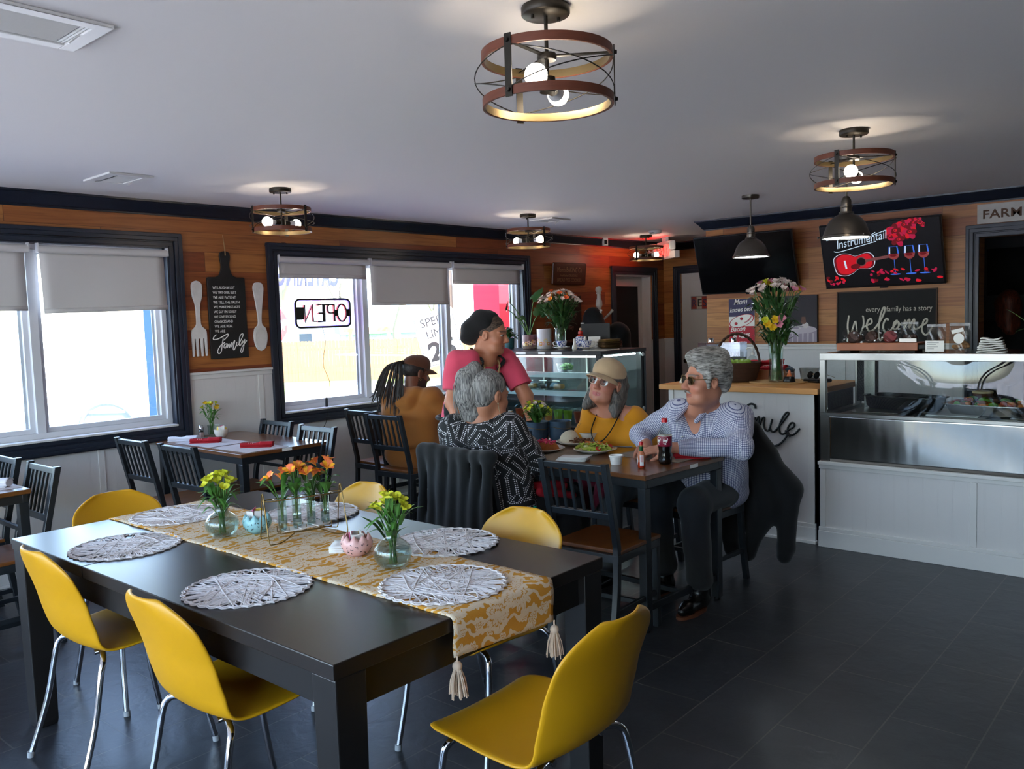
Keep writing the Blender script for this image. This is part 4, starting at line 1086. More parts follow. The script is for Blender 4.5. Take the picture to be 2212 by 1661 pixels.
for x in (-0.08, 0.08): MB().box((x-0.004, -0.10, 0.012), (x+0.004, 0.10, 0.074)).build('divider', M_BLKPLAST, t, smooth=0)
t = thing('foil_tray', 'shallow foil tray of vegetables behind the glass at the right edge', 'tray', (-1.19, 5.62, 0.868), -0.2)
b = MB(); vs = []; fs = []
for k in range(n):
 cx_, cy_ = sup(2*PI*k/n)
 for r, z in ((0, 0), (0.86, 0), (0.98, 0.055), (1.05, 0.058), (1.05, 0.062), (0.96, 0.06), (0.84, 0.006), (0, 0.006)): vs.append((cx_*0.24*r, cy_*0.17*r, z))
for k in range(n):
 for i in range(7): fs.append((k*8+i, ((k+1) % n)*8+i, ((k+1) % n)*8+i+1, k*8+i+1))
b.add(vs, fs); b.build('tray', mat('foil', (190,190,190), 0.25, 1.0, bump=0.3, bscale=40), t, smooth=50)
rnd = random.Random(4)
for nm, cols, cnt in (('roasted_vegetables', [(196,110,30), (150,60,30), (120,70,30)], 46), ('greens', [(90,130,40)], 16)):
 b = MB(); ms = [mat('veg', c, 0.6) for c in cols]
 for k in range(cnt):
  b.mat(k % len(ms)); b.ball((rnd.uniform(-0.19, 0.19), rnd.uniform(-0.12, 0.12), 0.05+rnd.uniform(0, 0.025)), (rnd.uniform(0.018, 0.03), rnd.uniform(0.014, 0.022), rnd.uniform(0.01, 0.018)), 10, 6)
 tag(b.build(nm, ms, t), kind='stuff')
t = thing('paper_soup_cup', 'brown paper cup with a pale lid standing behind the foil tray', 'cup', (-1.30, 5.88, 0.864))
MB().lathe([(0, 0), (0.042, 0), (0.056, 0.1), (0, 0.1)], 28).build('cup', mat('brown_paper', (86,48,26), 0.7), t)
MB().lathe([(0, 0.1), (0.059, 0.1), (0.059, 0.112), (0, 0.114)], 28).build('lid', mat('manila_lid', (190,168,130), 0.6), t)
M_BOARD = mat('cherry_board', (150,84,48), 0.4, var=0.25, vscale=3, stretch=(3,20,1))
t = thing('wooden_riser', 'reddish wooden riser board on the steam table under the wrapped cookies', 'board', (-1.80, 5.53, 1.2365), 0.04)
MB().box((-0.24, -0.10, 0.012), (0.24, 0.12, 0.058)).build('board', M_BOARD, t, smooth=0, bevel=0.003)
for x in (-0.19, 0.19): MB().box((x-0.03, -0.08, 0), (x+0.03, 0.10, 0.012)).build('foot', M_BLACK, t, smooth=0)
MB().box((0.24, -0.09, 0.02), (0.305, 0.09, 0.045)).build('handle', M_BLACK, t, smooth=0, bevel=0.004)
M_CHOC = mat('chocolate', (56,32,24), 0.5, bump=0.5, bscale=80); M_REDV = mat('red_velvet', (110,22,28), 0.6, bump=0.5, bscale=80); M_TAN = mat('toasted_cookie', (168,120,72), 0.7, bump=0.5, bscale=70)
def wrap_cookie(x, y, m, label):
 t = thing('wrapped_cookie', label, 'cookie', (x, y, 1.2945), rnd.uniform(-0.3, 0.3), 'wrapped cookies on the riser')
 b = MB(); b.M = Matrix.Translation((0, 0, 0.036)) @ Matrix.Rotation(math.radians(68), 4, 'X'); b.lathe([(0, -0.012), (0.036, -0.012), (0.042, 0), (0.036, 0.012), (0, 0.015)], 22); b.build('cookie', m, t)
 b = MB(); r2 = random.Random(int(x*997))
 def f(u, v):
  a = (u-0.5)*0.13; z = v*0.088
  return (a+0.004*r2.uniform(-1, 1), (-0.030 if True else 0)+0.03*v+0.012*math.sin(u*9+v*7)+0.004*r2.uniform(-1, 1), z)
 b.grid(f, 12, 9); b.grid(lambda u, v: ((u-0.5)*0.128, 0.03-0.02*v+0.008*math.sin(u*8), v*0.086), 10, 7)
 b.build('wrapper', M_FILM, t, smooth=25)
wrap_cookie(-1.955, 5.50, M_CHOC, 'wrapped chocolate cookie at the left end of the wooden riser')
wrap_cookie(-1.845, 5.505, M_CHOC, 'wrapped chocolate cookie in the middle of the wooden riser')
wrap_cookie(-1.735, 5.51, M_REDV, 'wrapped dark red cookie right of the two chocolate ones on the riser')
def treat_bag(x, y, z, w, h, label, kind, rz=0.0):
 t = thing('treat_bag', label, 'bag', (x, y, z), rz, 'clear treat bags on the steam table')
 r2 = random.Random(int(x*1000)+5)
 prof = lambda v: 0.028*(1-v**1.5)+0.003
 for sgn, nm in ((-1, 'front_film'), (1, 'back_film')):
  MB().grid(lambda u, v: ((u-0.5)*w*(1-0.06*v), sgn*prof(v)*math.sin(PI*min(max(u, 0.02), 0.98))+0.004*math.sin(u*14+v*11+sgn), v*h), 14, 16).build(nm, M_FILM, t, smooth=40)
 MB().box((-w*0.47, -0.004, h*0.90), (w*0.47, 0.004, h)).build('fold', M_FILM, t, smooth=0)
 b = MB()
 for k in range(10): b.ball((r2.uniform(-w*0.34, w*0.34), r2.uniform(-0.008, 0.010), 0.012+r2.uniform(0, h*0.26)), (0.016, 0.009, 0.012), 10, 6)
 tag(b.build('treats', M_TAN if kind != 'choc' else M_CHOC, t), kind='stuff')
 if kind == 'label':
  MB().box((-w*0.48, -0.034, 0.006), (w*0.46, -0.0325, h*0.42)).build('paper_label', M_WHITEM, t, smooth=0)
  b = MB()
  for k, (a, c) in enumerate(((0.34, 0.6), (0.28, 0.45), (0.2, 0.55), (0.13, 0.35))): b.box((-w*0.4, -0.0345, h*a), (-w*0.4+w*c, -0.034, h*a+0.003))
  b.build('print_lines', M_GREY, t, smooth=0)
 elif kind == 'round':
  MB().prism([(0.028*math.cos(2*PI*k/28), 0.03*math.sin(2*PI*k/28)) for k in range(28)], (0, -0.03, h*0.48), (1,0,0), (0,0,1), (0, -0.001, 0)).build('round_label', M_WHITEM, t, smooth=0)
  b = MB(); b.M = Matrix.Translation((-0.008, -0.025, h*0.74)) @ Matrix.Rotation(-0.25, 4, 'Y'); b.box((-0.032, -0.001, -0.011), (0.032, 0, 0.011)); b.build('tape', M_WHITEM, t, smooth=0)
 else:
  MB().box((-w*0.48, -0.034, 0.004), (w*0.46, -0.0325, h*0.2)).build('paper_label', M_WHITEM, t, smooth=0)
treat_bag(-1.625, 5.52, 1.2945, 0.105, 0.125, 'clear treat bag standing on the right end of the wooden riser', 'choc')
treat_bag(-1.46, 5.47, 1.2365, 0.108, 0.168, 'clear treat bag with a square white label, left of the round-label bag', 'label', 0.03)
treat_bag(-1.335, 5.48, 1.2365, 0.118, 0.172, 'clear treat bag of cookies with a round white label', 'round', 0.05)
M_PAPER = mat('napkin_paper', (222,220,216), 0.85)
t = thing('napkin_stack', 'bundle of folded white paper napkins at the right end of the steam table', 'napkins', (-1.165, 5.47, 1.2365), 0.1)
for k in range(7):
 MB().grid(lambda u, v: ((u-0.5)*(0.15-0.008*k)+0.004*math.sin(k*3), (v-0.5)*0.1+0.01*math.sin(k*2.1), 0.004+k*0.0115+0.012*abs(u-0.5)*2*(k/7)+0.003*math.sin(u*7+k)), 8, 4).build('napkin', M_PAPER, t, solid=0.008)
M_ORCH = mat('orchid_leaf', (74,110,36), 0.5); M_PINKF = mat('orchid_pink', (190,70,150), 0.6)
t = thing('potted_orchid', 'orchid leaves and a pink bloom reaching in from the right edge of the photo', 'plant', (-0.93, 5.50, 1.2365))
MB().lathe([(0, 0), (0.045, 0), (0.06, 0.1), (0.052, 0.1), (0.05, 0.085), (0, 0.085)], 24).build('pot', M_WHITE, t)
def leaf(b, pts, w):
 P = catmull(pts, 5); n_ = len(P); vs = []
 for i, p in enumerate(P):
  q = i/(n_-1); ww = w*math.sin(PI*(0.08+0.92*q))**0.8 if q < 1 else 0.0005
  d = (P[min(i+1, n_-1)]-P[max(i-1, 0)]).normalized(); s = d.cross(Vector((0, 0, 1)))
  if s.length < 0.15: s = d.cross(Vector((1, 0.2, 0)))
  s.normalize(); u = s.cross(d)
  vs += [p-s*ww+u*ww*0.25, p, p+s*ww+u*ww*0.25]
 b.add(vs, [(i*3+k, i*3+k+1, i*3+4+k, i*3+3+k) for i in range(n_-1) for k in range(2)])
b = MB()
leaf(b, [(0, 0, 0.09), (-0.06, -0.01, 0.16), (-0.13, -0.02, 0.22), (-0.17, -0.02, 0.245)], 0.016); leaf(b, [(0, 0, 0.09), (-0.05, 0.0, 0.13), (-0.10, 0.0, 0.125), (-0.125, 0, 0.11)], 0.016); leaf(b, [(0, 0, 0.09), (0.06, 0.02, 0.16), (0.14, 0.02, 0.2)], 0.02)
b.build('leaves', M_ORCH, t)
MB().tube(catmull([(0, 0, 0.09), (0.01, 0, 0.25), (0.0, 0, 0.4), (-0.05, 0, 0.43)], 5), 0.0025, 6).build('stem', M_ORCH, t)
b = MB()
for k in range(5): a = 2*PI*k/5; b.ball((-0.06+0.012*math.cos(a), -0.005, 0.42+0.014*math.sin(a)), (0.014, 0.004, 0.016), 8, 6)
b.build('bloom', M_PINKF, t)
def tv(cx_, label):
 t = thing('television', label, 'television', (cx_, 7.335, 1.683), group='wall televisions over the counter', rot=(math.radians(17.5), 0, 0))
 w, h = 0.95, 0.55
 MB().box((-w/2, -0.0, 0.0), (w/2, 0.03, h)).build('bezel', M_BLKPLAST, t, smooth=0, bevel=0.003)
 MB().box((-0.25, 0.03, 0.1), (0.25, 0.05, 0.4)).build('back_housing', M_BLKPLAST, t, smooth=0)
 MB().box((-0.03, -0.002, -0.012), (0.03, 0.02, 0.0)).build('sensor', M_BLKPLAST, t, smooth=0)
 MB().box((-0.12, 0.03, 0.05), (0.12, 0.05, 0.1)).build('wall_bracket', M_BLACK, t, smooth=0)
 MB().box((-w/2+0.008, -0.0015, 0.014), (w/2-0.008, 0.0, h-0.008)).build('screen', M_TVBLACK, t, smooth=0)
 return t, w, h
tv(-3.555, 'dark switched-off television, left of the one showing a guitar')
t2, w, h = tv(-2.365, 'television showing a guitar, red roses and wine glasses')
E_ = lambda nm, c, e: mat(nm, c, 0.4, emit=e)
SCM = [E_('screen_dark', (6,5,10), 0.05), E_('screen_red', (214,18,36), 0.10), E_('screen_pink', (190,20,70), 0.09), E_('screen_darkred', (110,8,20), 0.09), E_('screen_white', (200,220,235), 0.13), E_('screen_blue', (60,110,220), 0.12), E_('screen_brown', (120,70,70), 0.10), E_('screen_wine', (150,60,60), 0.09)]
b = MB()
lay = [0.0016]
def flat(m, poly):
 lay[0] += 0.00001
 b.mat(m); b.add([(x, -lay[0], z) for x, z in poly], [tuple(range(len(poly)))])
def ell(cx_, cz, rx, rz_, a=0, n=20): return [(cx_+rx*math.cos(2*PI*k/n)*math.cos(a)-rz_*math.sin(2*PI*k/n)*math.sin(a), cz+rx*math.cos(2*PI*k/n)*math.sin(a)+rz_*math.sin(2*PI*k/n)*math.cos(a)) for k in range(n)]
flat(0, [(-0.465, 0.016), (0.465, 0.016), (0.465, 0.54), (-0.465, 0.54)])
r3 = random.Random(9)
for (x, z, r) in ((0.13, 0.46, 0.06), (0.20, 0.50, 0.045), (0.24, 0.44, 0.058), (0.15, 0.385, 0.055), (0.27, 0.515, 0.04), (0.085, 0.42, 0.035), (0.34, 0.49, 0.022), (0.31, 0.52, 0.03)):
 for k in range(9):
  a = 2*PI*k/9+r3.random(); q = r*(0.62 if k % 2 else 0.45)
  flat((1, 2, 3)[k % 3], ell(x+math.cos(a)*q, z+math.sin(a)*q, r*0.52, r*0.4, a, 12))
 flat(3, ell(x, z, r*0.42, r*0.36)); flat(1, ell(x+r*0.08, z, r*0.24, r*0.2)); flat(3, ell(x, z+r*0.03, r*0.1, r*0.08))
gx = [(0.0, 0.052), (0.03, 0.085), (0.08, 0.098), (0.14, 0.085), (0.185, 0.058), (0.23, 0.062), (0.275, 0.07), (0.315, 0.058), (0.335, 0.02)]
body = gx+[(x, -z) for x, z in gx[::-1]]
pp = [(p.x, p.y) for p in catmull(body, 4, True)]
def gt(p, s=1.0):
 a = 0.13; x, z = (p[0]-0.165)*s, p[1]*s
 return (-0.215+x*math.cos(a)-z*math.sin(a), 0.215+x*math.sin(a)+z*math.cos(a))
flat(4, [gt(p, 1.0) for p in pp]); flat(3, [gt(p, 0.965) for p in pp]); flat(1, [gt(p, 0.86) for p in pp])
flat(6, [gt((0.22, -0.012)), gt((0.52, -0.012)), gt((0.52, 0.012)), gt((0.22, 0.012))])
flat(6, [gt(p) for p in ell(0.225, 0, 0.042, 0.04)]); flat(0, [gt(p) for p in ell(0.225, 0, 0.034, 0.032)])
flat(3, [gt(p) for p in ell(0.17, -0.03, 0.04, 0.022)]); flat(4, [gt((0.085, -0.035)), gt((0.10, -0.035)), gt((0.10, 0.035)), gt((0.085, 0.035))])
for x in (0.105, 0.225, 0.33):
 flat(5, [(x-0.042, 0.27), (x-0.034, 0.33), (x+0.034, 0.33), (x+0.042, 0.27)]); flat(0, [(x-0.030, 0.268), (x-0.026, 0.328), (x+0.026, 0.328), (x+0.030, 0.268)])
 flat(7, [(x-0.042, 0.27), (x-0.036, 0.24), (x-0.012, 0.222), (x+0.012, 0.222), (x+0.036, 0.24), (x+0.042, 0.27)]); flat(3, ell(x-0.004, 0.258, 0.026, 0.013))
 flat(4, [(x-0.036, 0.272), (x-0.03, 0.326), (x-0.022, 0.326), (x-0.026, 0.272)]); flat(4, [(x+0.012, 0.232), (x+0.034, 0.254), (x+0.038, 0.264), (x+0.03, 0.25)])
 flat(5, [(x-0.003, 0.10), (x+0.003, 0.10), (x+0.002, 0.222), (x-0.002, 0.222)]); flat(5, ell(x, 0.10, 0.04, 0.006))
for k in range(46):
 x = r3.uniform(-0.1, 0.45); z = r3.choice((0.11, 0.13, 0.06, 0.05))+r3.uniform(-0.012, 0.012)
 if k < 14: x = r3.uniform(-0.45, -0.31); z = r3.uniform(0.035, 0.10)
 flat(r3.choice((1, 2, 2, 3)), ell(x, z, r3.uniform(0.012, 0.024), r3.uniform(0.006, 0.013), r3.uniform(-1, 1), 8))
b.build('screen_picture', SCM, t2, smooth=0)
text('screen_lettering', 'Instrumentail', 0.10, Matrix.Translation((-0.345, -0.0035, 0.345)) @ Matrix.Rotation(math.radians(90), 4, 'X') @ Matrix.Rotation(0.14, 4, 'Z'), SCM[4], t2, 0.0002, shear=0.3, width=0.42)
text('screen_lettering', 'Bossa', 0.11, Matrix.Translation((-0.43, -0.0035, 0.42)) @ Matrix.Rotation(math.radians(90), 4, 'X') @ Matrix.Rotation(0.14, 4, 'Z'), SCM[4], t2, 0.0002, shear=0.3, width=0.22)
strokes('screen_swash', [[(-0.37, 0.325), (-0.33, 0.318), (-0.2, 0.345), (-0.02, 0.385)], [(-0.02, 0.46), (-0.1, 0.415), (-0.06, 0.43), (0.06, 0.47)]], frame((0, -0.0035, 0), (1,0,0), (0,0,1)), 0.003, SCM[4], t2, flat=0.05)
M_CHALK = mat('chalkboard_black', (24,26,26), 0.75); M_CREAM = mat('cream_lettering', (206,202,188), 0.7)
t = thing('welcome_sign', 'black welcome sign with white script leaning under the guitar television', 'sign', (-2.37, 7.375, 1.215), rot=(math.radians(-2), 0, 0))
MB().box((-0.39, 0, 0), (0.395, 0.02, 0.43)).build('board', M_CHALK, t, smooth=0)
b = MB()
for lo, hi in (((-0.40, -0.006, 0.43), (0.405, 0.022, 0.44)), ((0.395, -0.006, -0.01), (0.405, 0.022, 0.43)), ((-0.40, -0.006, -0.01), (-0.39, 0.022, 0.43)), ((-0.39, -0.006, -0.01), (0.395, 0.022, 0))): b.box(lo, hi)
b.build('frame', mat('dark_walnut_frame', (70,48,30), 0.6), t, smooth=0)
WS = [[(318,1320),(303,1440),(325,1550),(365,1470),(400,1380),(425,1530),(450,1540),(500,1420),(495,1330),(485,1330)],
      [(500,1440),(545,1420),(600,1390),(590,1350),(555,1370),(540,1430),(570,1480),(630,1460),(720,1340),(760,1240),(735,1230),(700,1330),(685,1480),(705,1570),(740,1540),(770,1470)],
      [(800,1360),(780,1340),(745,1390),(745,1460),(790,1490),(850,1440),(905,1360),(870,1380),(860,1440),(890,1450),(925,1410),(910,1365),(945,1400),(980,1390),(1000,1350),(990,1440),(1030,1355),(1050,1350),(1045,1430),(1085,1350),(1105,1345),(1098,1420),(1120,1440),(1160,1420),(1240,1370),(1245,1330),(1210,1350),(1190,1440),(1225,1495),(1270,1470),(1310,1400)]]
strokes('lettering', [zp(s, 755, 1390, 0.00067, 0.00078, 0.05, 755) for s in WS], frame((0.0, -0.003, 0.165), (1,0,0), (0,0,1)), 0.0078, M_CREAM, t, flat=0.3)
text('lettering', 'every', 0.062, frame((-0.155, -0.002, 0.262), (1,0,0), (0,0,1)), M_CREAM, t, 0.001, width=0.115)
text('lettering', 'family has a story', 0.062, frame((0.012, -0.002, 0.262), (1,0,0), (0,0,1)), M_CREAM, t, 0.001, width=0.355)
text('lettering', 'to', 0.062, frame((-0.11, -0.002, 0.045), (1,0,0), (0,0,1)), M_CREAM, t, 0.001)
text('lettering', 'our', 0.062, frame((0.01, -0.002, 0.045), (1,0,0), (0,0,1)), M_CREAM, t, 0.001)
M_MOMN = mat('sign_slate_blue', (62,58,92), 0.6); M_MOMR = mat('sign_crimson', (178,30,48), 0.6)
t = thing('breakfast_sign', 'tall blue and red tin sign reading Mom knows best with eggs', 'sign', (-3.655, 7.388, 1.222))
MB().box((-0.128, 0, 0.0), (0.128, 0.010, 0.41)).build('panel', [M_WHITEM], t, smooth=0)
MB().box((-0.128, -0.001, 0.245), (0.128, 0.0, 0.41)).build('upper_band', M_MOMN, t, smooth=0); MB().box((-0.128, -0.001, 0.0), (0.128, 0.0, 0.155)).build('lower_band', M_MOMR, t, smooth=0)
for nm, m, q in (('plate_rim', M_MOMR, 1.0), ('plate', M_WHITEM, 0.92)):
 MB().prism([(0.128*q*math.cos(a), 0.056*q*math.sin(a)) for a in [2*PI*k/36 for k in range(36)]], (0, -0.0015-(1-q)*0.01, 0.205), (0.97,0,0.25), (-0.25*0.5,0,0.97), (0, -0.0006, 0)).build(nm, m, t, smooth=0)
b = MB()
for x, z in ((-0.055, 0.18), (0.0, 0.225)): b.ball((x, -0.004, z), (0.016, 0.003, 0.014), 14, 8)
b.build('yolks', M_MOMR, t)
b = MB()
for k in range(3): b.tube(catmull([(0.03+0.02*k, -0.004, 0.19+0.01*k), (0.06+0.012*k, -0.004, 0.20+0.014*k), (0.09+0.005*k, -0.004, 0.225+0.012*k)], 4), 0.004, 6)
b.build('bacon', mat('bacon_pink', (214,130,140), 0.6), t)
for s, x, z, sz, wd in (('Mom', -0.08, 0.355, 0.075, 0.135), ('knows best,', -0.12, 0.285, 0.06, 0.235), ('Bacon', -0.115, 0.105, 0.065, 0.15), ('& Eggs', -0.09, 0.05, 0.062, 0.17)):
 text('lettering', s, sz, frame((x, -0.0016, z), (1, 0, 0.06), (0, 0, 1)), M_WHITEM, t, 0.0004, shear=0.35, width=wd, bold=0.0008)
t = thing('light_switch', 'white double light switch on the pine wall behind the tall flowers', 'switch', (-3.43, YT, 1.46))
MB().box((-0.058, -0.008, -0.058), (0.058, 0, 0.058)).build('plate', M_WHITE, t, smooth=0, bevel=0.003)
for x in (-0.024, 0.024): MB().box((x-0.017, -0.013, -0.033), (x+0.017, -0.008, 0.033)).build('rocker', M_WHITEM, t, smooth=0, bevel=0.002)
t = thing('canvas_picture', 'grey canvas picture of a draped table behind the tall flowers', 'picture', (-3.14, 7.37, 1.225))
MB().box((-0.205, 0, 0), (0.205, 0.03, 0.415)).build('canvas', mat('canvas_grey', (64,62,68), 0.8), t, smooth=0)
b = MB(); PM = [mat('painted_cloth', (196,186,196), 0.8), mat('painted_cloth_folds', (160,148,164), 0.8), mat('painted_glass', (120,90,80), 0.8), mat('painted_cup', (210,204,204), 0.8)]
lay = [0.0004]
b2 = b
flat(0, ell(0.03, 0.11, 0.172, 0.042)); flat(1, [(-0.142, 0.11), (0.202, 0.11), (0.202, 0.004), (-0.13, 0.004)]); flat(0, ell(0.03, 0.112, 0.172, 0.036)); flat(3, ell(0.0, 0.125, 0.06, 0.014)); flat(1, ell(0.0, 0.127, 0.045, 0.009)); flat(3, ell(0.1, 0.15, 0.03, 0.026))
for k in range(7): flat(0, [(-0.12+0.047*k, 0.08), (-0.104+0.047*k, 0.08), (-0.108+0.047*k, 0.004), (-0.118+0.047*k, 0.004)])
flat(2, [(0.06, 0.17), (0.066, 0.225), (0.10, 0.225), (0.106, 0.17), (0.086, 0.16)])
b.build('painting', PM, t, smooth=0)
M_SHAB = mat('whitewashed_board', (190,186,178), 0.8, var=0.12, vscale=20); M_STENCIL = mat('brown_stencil', (96,70,52), 0.8)
t = thing('farmers_sign', 'whitewashed wooden board with brown stencilled FARMERS lettering above the right doorway', 'sign', (-1.685, 7.382, 2.128))
MB().box((0, 0, 0), (0.95, 0.018, 0.148)).build('board', M_SHAB, t, smooth=0, bevel=0.002)
text('lettering', "FARMERS MARKET", 0.092, frame((0.035, -0.001, 0.038), (1,0,0), (0,0,1)), M_STENCIL, t, 0.0006, width=0.88, bold=0.0015)
t = thing('rest_sign', 'small sign of coloured plate letters reading REST on the white door', 'sign', (-5.12, YB+0.004, 1.635))
cols = [(150,70,60), (200,190,170), (170,60,50), (70,110,160)]
for k, ch in enumerate('REST'):
 MB().box((-0.142+0.071*k, 0, -0.075), (-0.142+0.071*(k+1), 0.006, 0.075)).build('plate_tile', mat('plate_tile', cols[k], 0.6, var=0.3, vscale=30), t, smooth=0)
 text('letter', ch, 0.13, frame((-0.136+0.071*k, -0.001, -0.045), (1,0,0), (0,0,1)), M_BLACK if k % 2 else M_MOMN, t, 0.0004, width=0.055)
MB().tube([(-0.145, 0.0, -0.078), (0.145, 0, -0.078), (0.145, 0, 0.078), (-0.145, 0, 0.078)], 0.004, 6, closed=True).build('rim', M_GREY, t)
t = thing('family_board_sign', 'black cutting-board sign with white family rules between the windows', 'sign', (XW+0.003, 3.284, 1.296))
hw = 0.149; H = 0.585
out = [(-hw, 0.0), (hw, 0.0)]
out += [(hw-0.014+0.014*math.cos(a), H-0.014+0.014*math.sin(a)) for a in [PI/2*k/5 for k in range(6)]]
out += [(p.x, p.y) for p in catmull([(0.085, H), (0.055, H+0.012), (0.038, H+0.045), (0.033, H+0.09), (0.040, H+0.135), (0.040, H+0.16), (0.028, H+0.18), (0.0, H+0.187)], 4)]
left = [(-x, y) for x, y in out[2:-1]][::-1]
MB().prism(out+left, (0, 0, 0), (0,1,0), (0,0,1), (0.016, 0, 0)).build('board', mat('black_stained_board', (26,25,24), 0.55, var=0.2, vscale=5, stretch=(20,20,1.5)), t, smooth=30, bevel=0.002)
b = MB(); b.tube([(0.018, 0.0, H+0.155), (0.02, -0.002, H+0.2), (0.012, -0.006, H+0.30)], 0.0022, 6); b.tube([(0.018, 0.004, H+0.155), (0.02, 0.002, H+0.2), (0.012, -0.006, H+0.30)], 0.0022, 6); b.build('twine', mat('jute', (160,130,90), 0.9), t)
for k, s in enumerate(['WE LAUGH A LOT', 'WE TRY OUR BEST', 'WE ARE PATIENT', 'WE TELL THE TRUTH', 'WE MAKE MISTAKES', "WE SAY I'M SORRY", 'WE GIVE SECOND', 'CHANCES AND', 'WE ARE REAL', 'WE ARE']):
 wd = (0.175, 0.185, 0.18, 0.208, 0.208, 0.18, 0.172, 0.145, 0.145, 0.08)[k]
 text('lettering', s, 0.027, frame((0.0165, -0.112, 0.50-0.0345*k), (0,1,0), (0,0,1)), M_WHITEM, t, 0.0004, width=wd)
FS = [[(345,1222),(312,1250),(308,1278),(370,1270),(480,1218),(488,1240),(430,1290)], [(428,1260),(412,1330),(392,1420),(362,1442),(350,1410),(390,1350),(445,1315)],
      [(470,1330),(440,1340),(430,1370),(450,1378),(475,1330),(472,1375),(497,1330),(497,1378),(520,1330),(532,1322),(527,1370),(557,1310),(572,1300),(545,1385),(560,1402),(590,1340),(597,1312),(592,1360),(625,1330),(682,1235),(668,1218),(640,1250),(625,1340),(642,1352),(672,1300),(668,1330),(702,1285),(690,1340),(662,1430),(640,1424),(662,1370),(727,1298)]]
strokes('script', [zp(s, 500, 1340, 0.00063, 0.00062, 0.02, 500) for s in FS], frame((0.0165, -0.005, 0.10), (0,1,0), (0,0,1)), 0.0036, M_WHITEM, t, flat=0.3)
M_DISTW = mat('distressed_white', (214,210,206), 0.75, var=0.14, vscale=30, bump=0.3, bscale=60)
def sil(name, label, y, z, half, thick, extra=None):
 t = thing(name, label, 'wall decor', (XW+0.002, y, z), group='white wooden cutlery on the wood wall')
 return t
t = sil('wooden_fork', 'big white wooden fork hanging left of the black board sign', 3.055, 1.322, None, 0)
P = [(0.030, 0.0), (0.058, 0.15), (0.053, 0.185), (0.022, 0.215), (0.016, 0.26), (0.019, 0.36), (0.036, 0.42), (0.041, 0.49), (0.030, 0.52), (0.0, 0.533)]
right = [(p.x, p.y) for p in catmull(P[1:], 4)]
tines = [(0.058, 0.13), (0.052, 0.0), (0.040, 0.0), (0.037, 0.13), (0.030, 0.13), (0.024, 0.0), (0.012, 0.0), (0.008, 0.13), (-0.008, 0.13)]
tines = [(0.058, 0.13), (0.056, 0.0), (0.043, 0.0), (0.036, 0.125), (0.028, 0.125), (0.024, 0.0), (0.010, 0.0), (0.006, 0.125)]
tl = [(-x, y) for x, y in tines[::-1]]
MB().prism([(x, y) for x, y in tl+tines[::-1][::-1][::-1]][0:0]+tl+tines[::-1]+right+[(-x, y) for x, y in right[::-1]][1:] if False else [(-x, y) for x, y in tines]+tines[::-1]+right+[(-x, y) for x, y in right[::-1]][1:], (0, 0, 0), (0,1,0), (0,0,1), (0.014, 0, 0)).build('fork', M_DISTW, t, smooth=30, bevel=0.003)
MB().tube([(0.0142, p[0]*0.72, 0.40+(p[1])*0.9) for p in [(0.03, 0.02), (0.042, 0.08), (0.03, 0.12), (0, 0.13), (-0.03, 0.12), (-0.042, 0.08), (-0.03, 0.02)]], 0.0016, 6).build('carving', M_DISTW, t)
t = sil('wooden_spoon', 'big white wooden spoon hanging right of the black board sign', 3.545, 1.336, None, 0)
P = [(0.0, 0.0), (0.035, 0.02), (0.054, 0.07), (0.058, 0.12), (0.046, 0.17), (0.020, 0.195), (0.015, 0.24), (0.026, 0.34), (0.040, 0.43), (0.044, 0.475), (0.030, 0.505), (0.0, 0.512)]
right = [(p.x, p.y) for p in catmull(P, 4)]
MB().prism(right+[(-x, y) for x, y in right[::-1]][1:-1], (0, 0, 0), (0,1,0), (0,0,1), (0.014, 0, 0)).build('spoon', M_DISTW, t, smooth=30, bevel=0.003)
b = MB(); b.tube([(0.0145, 0.047*math.cos(a), 0.095+0.075*math.sin(a)) for a in [2*PI*k/28 for k in range(28)]], 0.002, 6, closed=True); b.build('bowl_rim', M_DISTW, t)
b = MB()
for s in (-1, 1): b.tube([(0.0145, s*(0.014+0.011*math.cos(a)), 0.46+0.011*math.sin(a)) for a in [2*PI*k/16-0.6 for k in range(14)]], 0.0014, 6)
b.build('carving', M_DISTW, t)
M_SIGNBR = mat('baking_sign_brown', (74,32,14), 0.35, var=0.2, vscale=6)
M_TANL = mat('tan_lettering', (150,118,84), 0.6)
t = thing('baking_sign', "dark red-brown wooden sign reading Mom's Baking Co on the wood wall", 'sign', (XW+0.004, 7.325, 1.86), rot=(0, math.radians(6), 0))
MB().box((0, -0.29, 0), (0.03, 0.29, 0.235)).build('board', M_SIGNBR, t, smooth=0, bevel=0.014)
text('lettering', "Mom's BAKING Co", 0.075, frame((0.0308, -0.23, 0.135), (0,1,0), (0,0,1)), M_TANL, t, 0.0003, width=0.43)
text('lettering', 'fresh baked DELICIOUS', 0.035, frame((0.0308, -0.17, 0.088), (0,1,0), (0,0,1)), M_TANL, t, 0.0003, width=0.30)
text('lettering', 'BREAD PIES COOKIES', 0.05, frame((0.0308, -0.22, 0.035), (0,1,0), (0,0,1)), M_TANL, t, 0.0003, width=0.42)
t = thing('leaning_quote_board', 'tall dark quote board on the wall behind the big bouquet', 'sign', (XW+0.004, 7.32, 1.02))
MB().box((0, -0.22, 0), (0.018, 0.22, 0.72)).build('board', mat('dark_brown_board', (30,22,18), 0.5), t, smooth=0)
M_ROSEL = mat('dusty_rose_lettering', (150,104,90), 0.7)
for k, (s, sz) in enumerate((('every', 0.07), ('day', 0.07), ('something', 0.06), ('good', 0.07))): text('lettering', s, sz, frame((0.0185, -0.02 if k != 2 else -0.10, 0.50-0.14*k), (0,1,0), (0,0,1)), M_ROSEL, t, 0.0003)
M_CWHITE = mat('cream_white_lacquer', (214,206,194), 0.4)
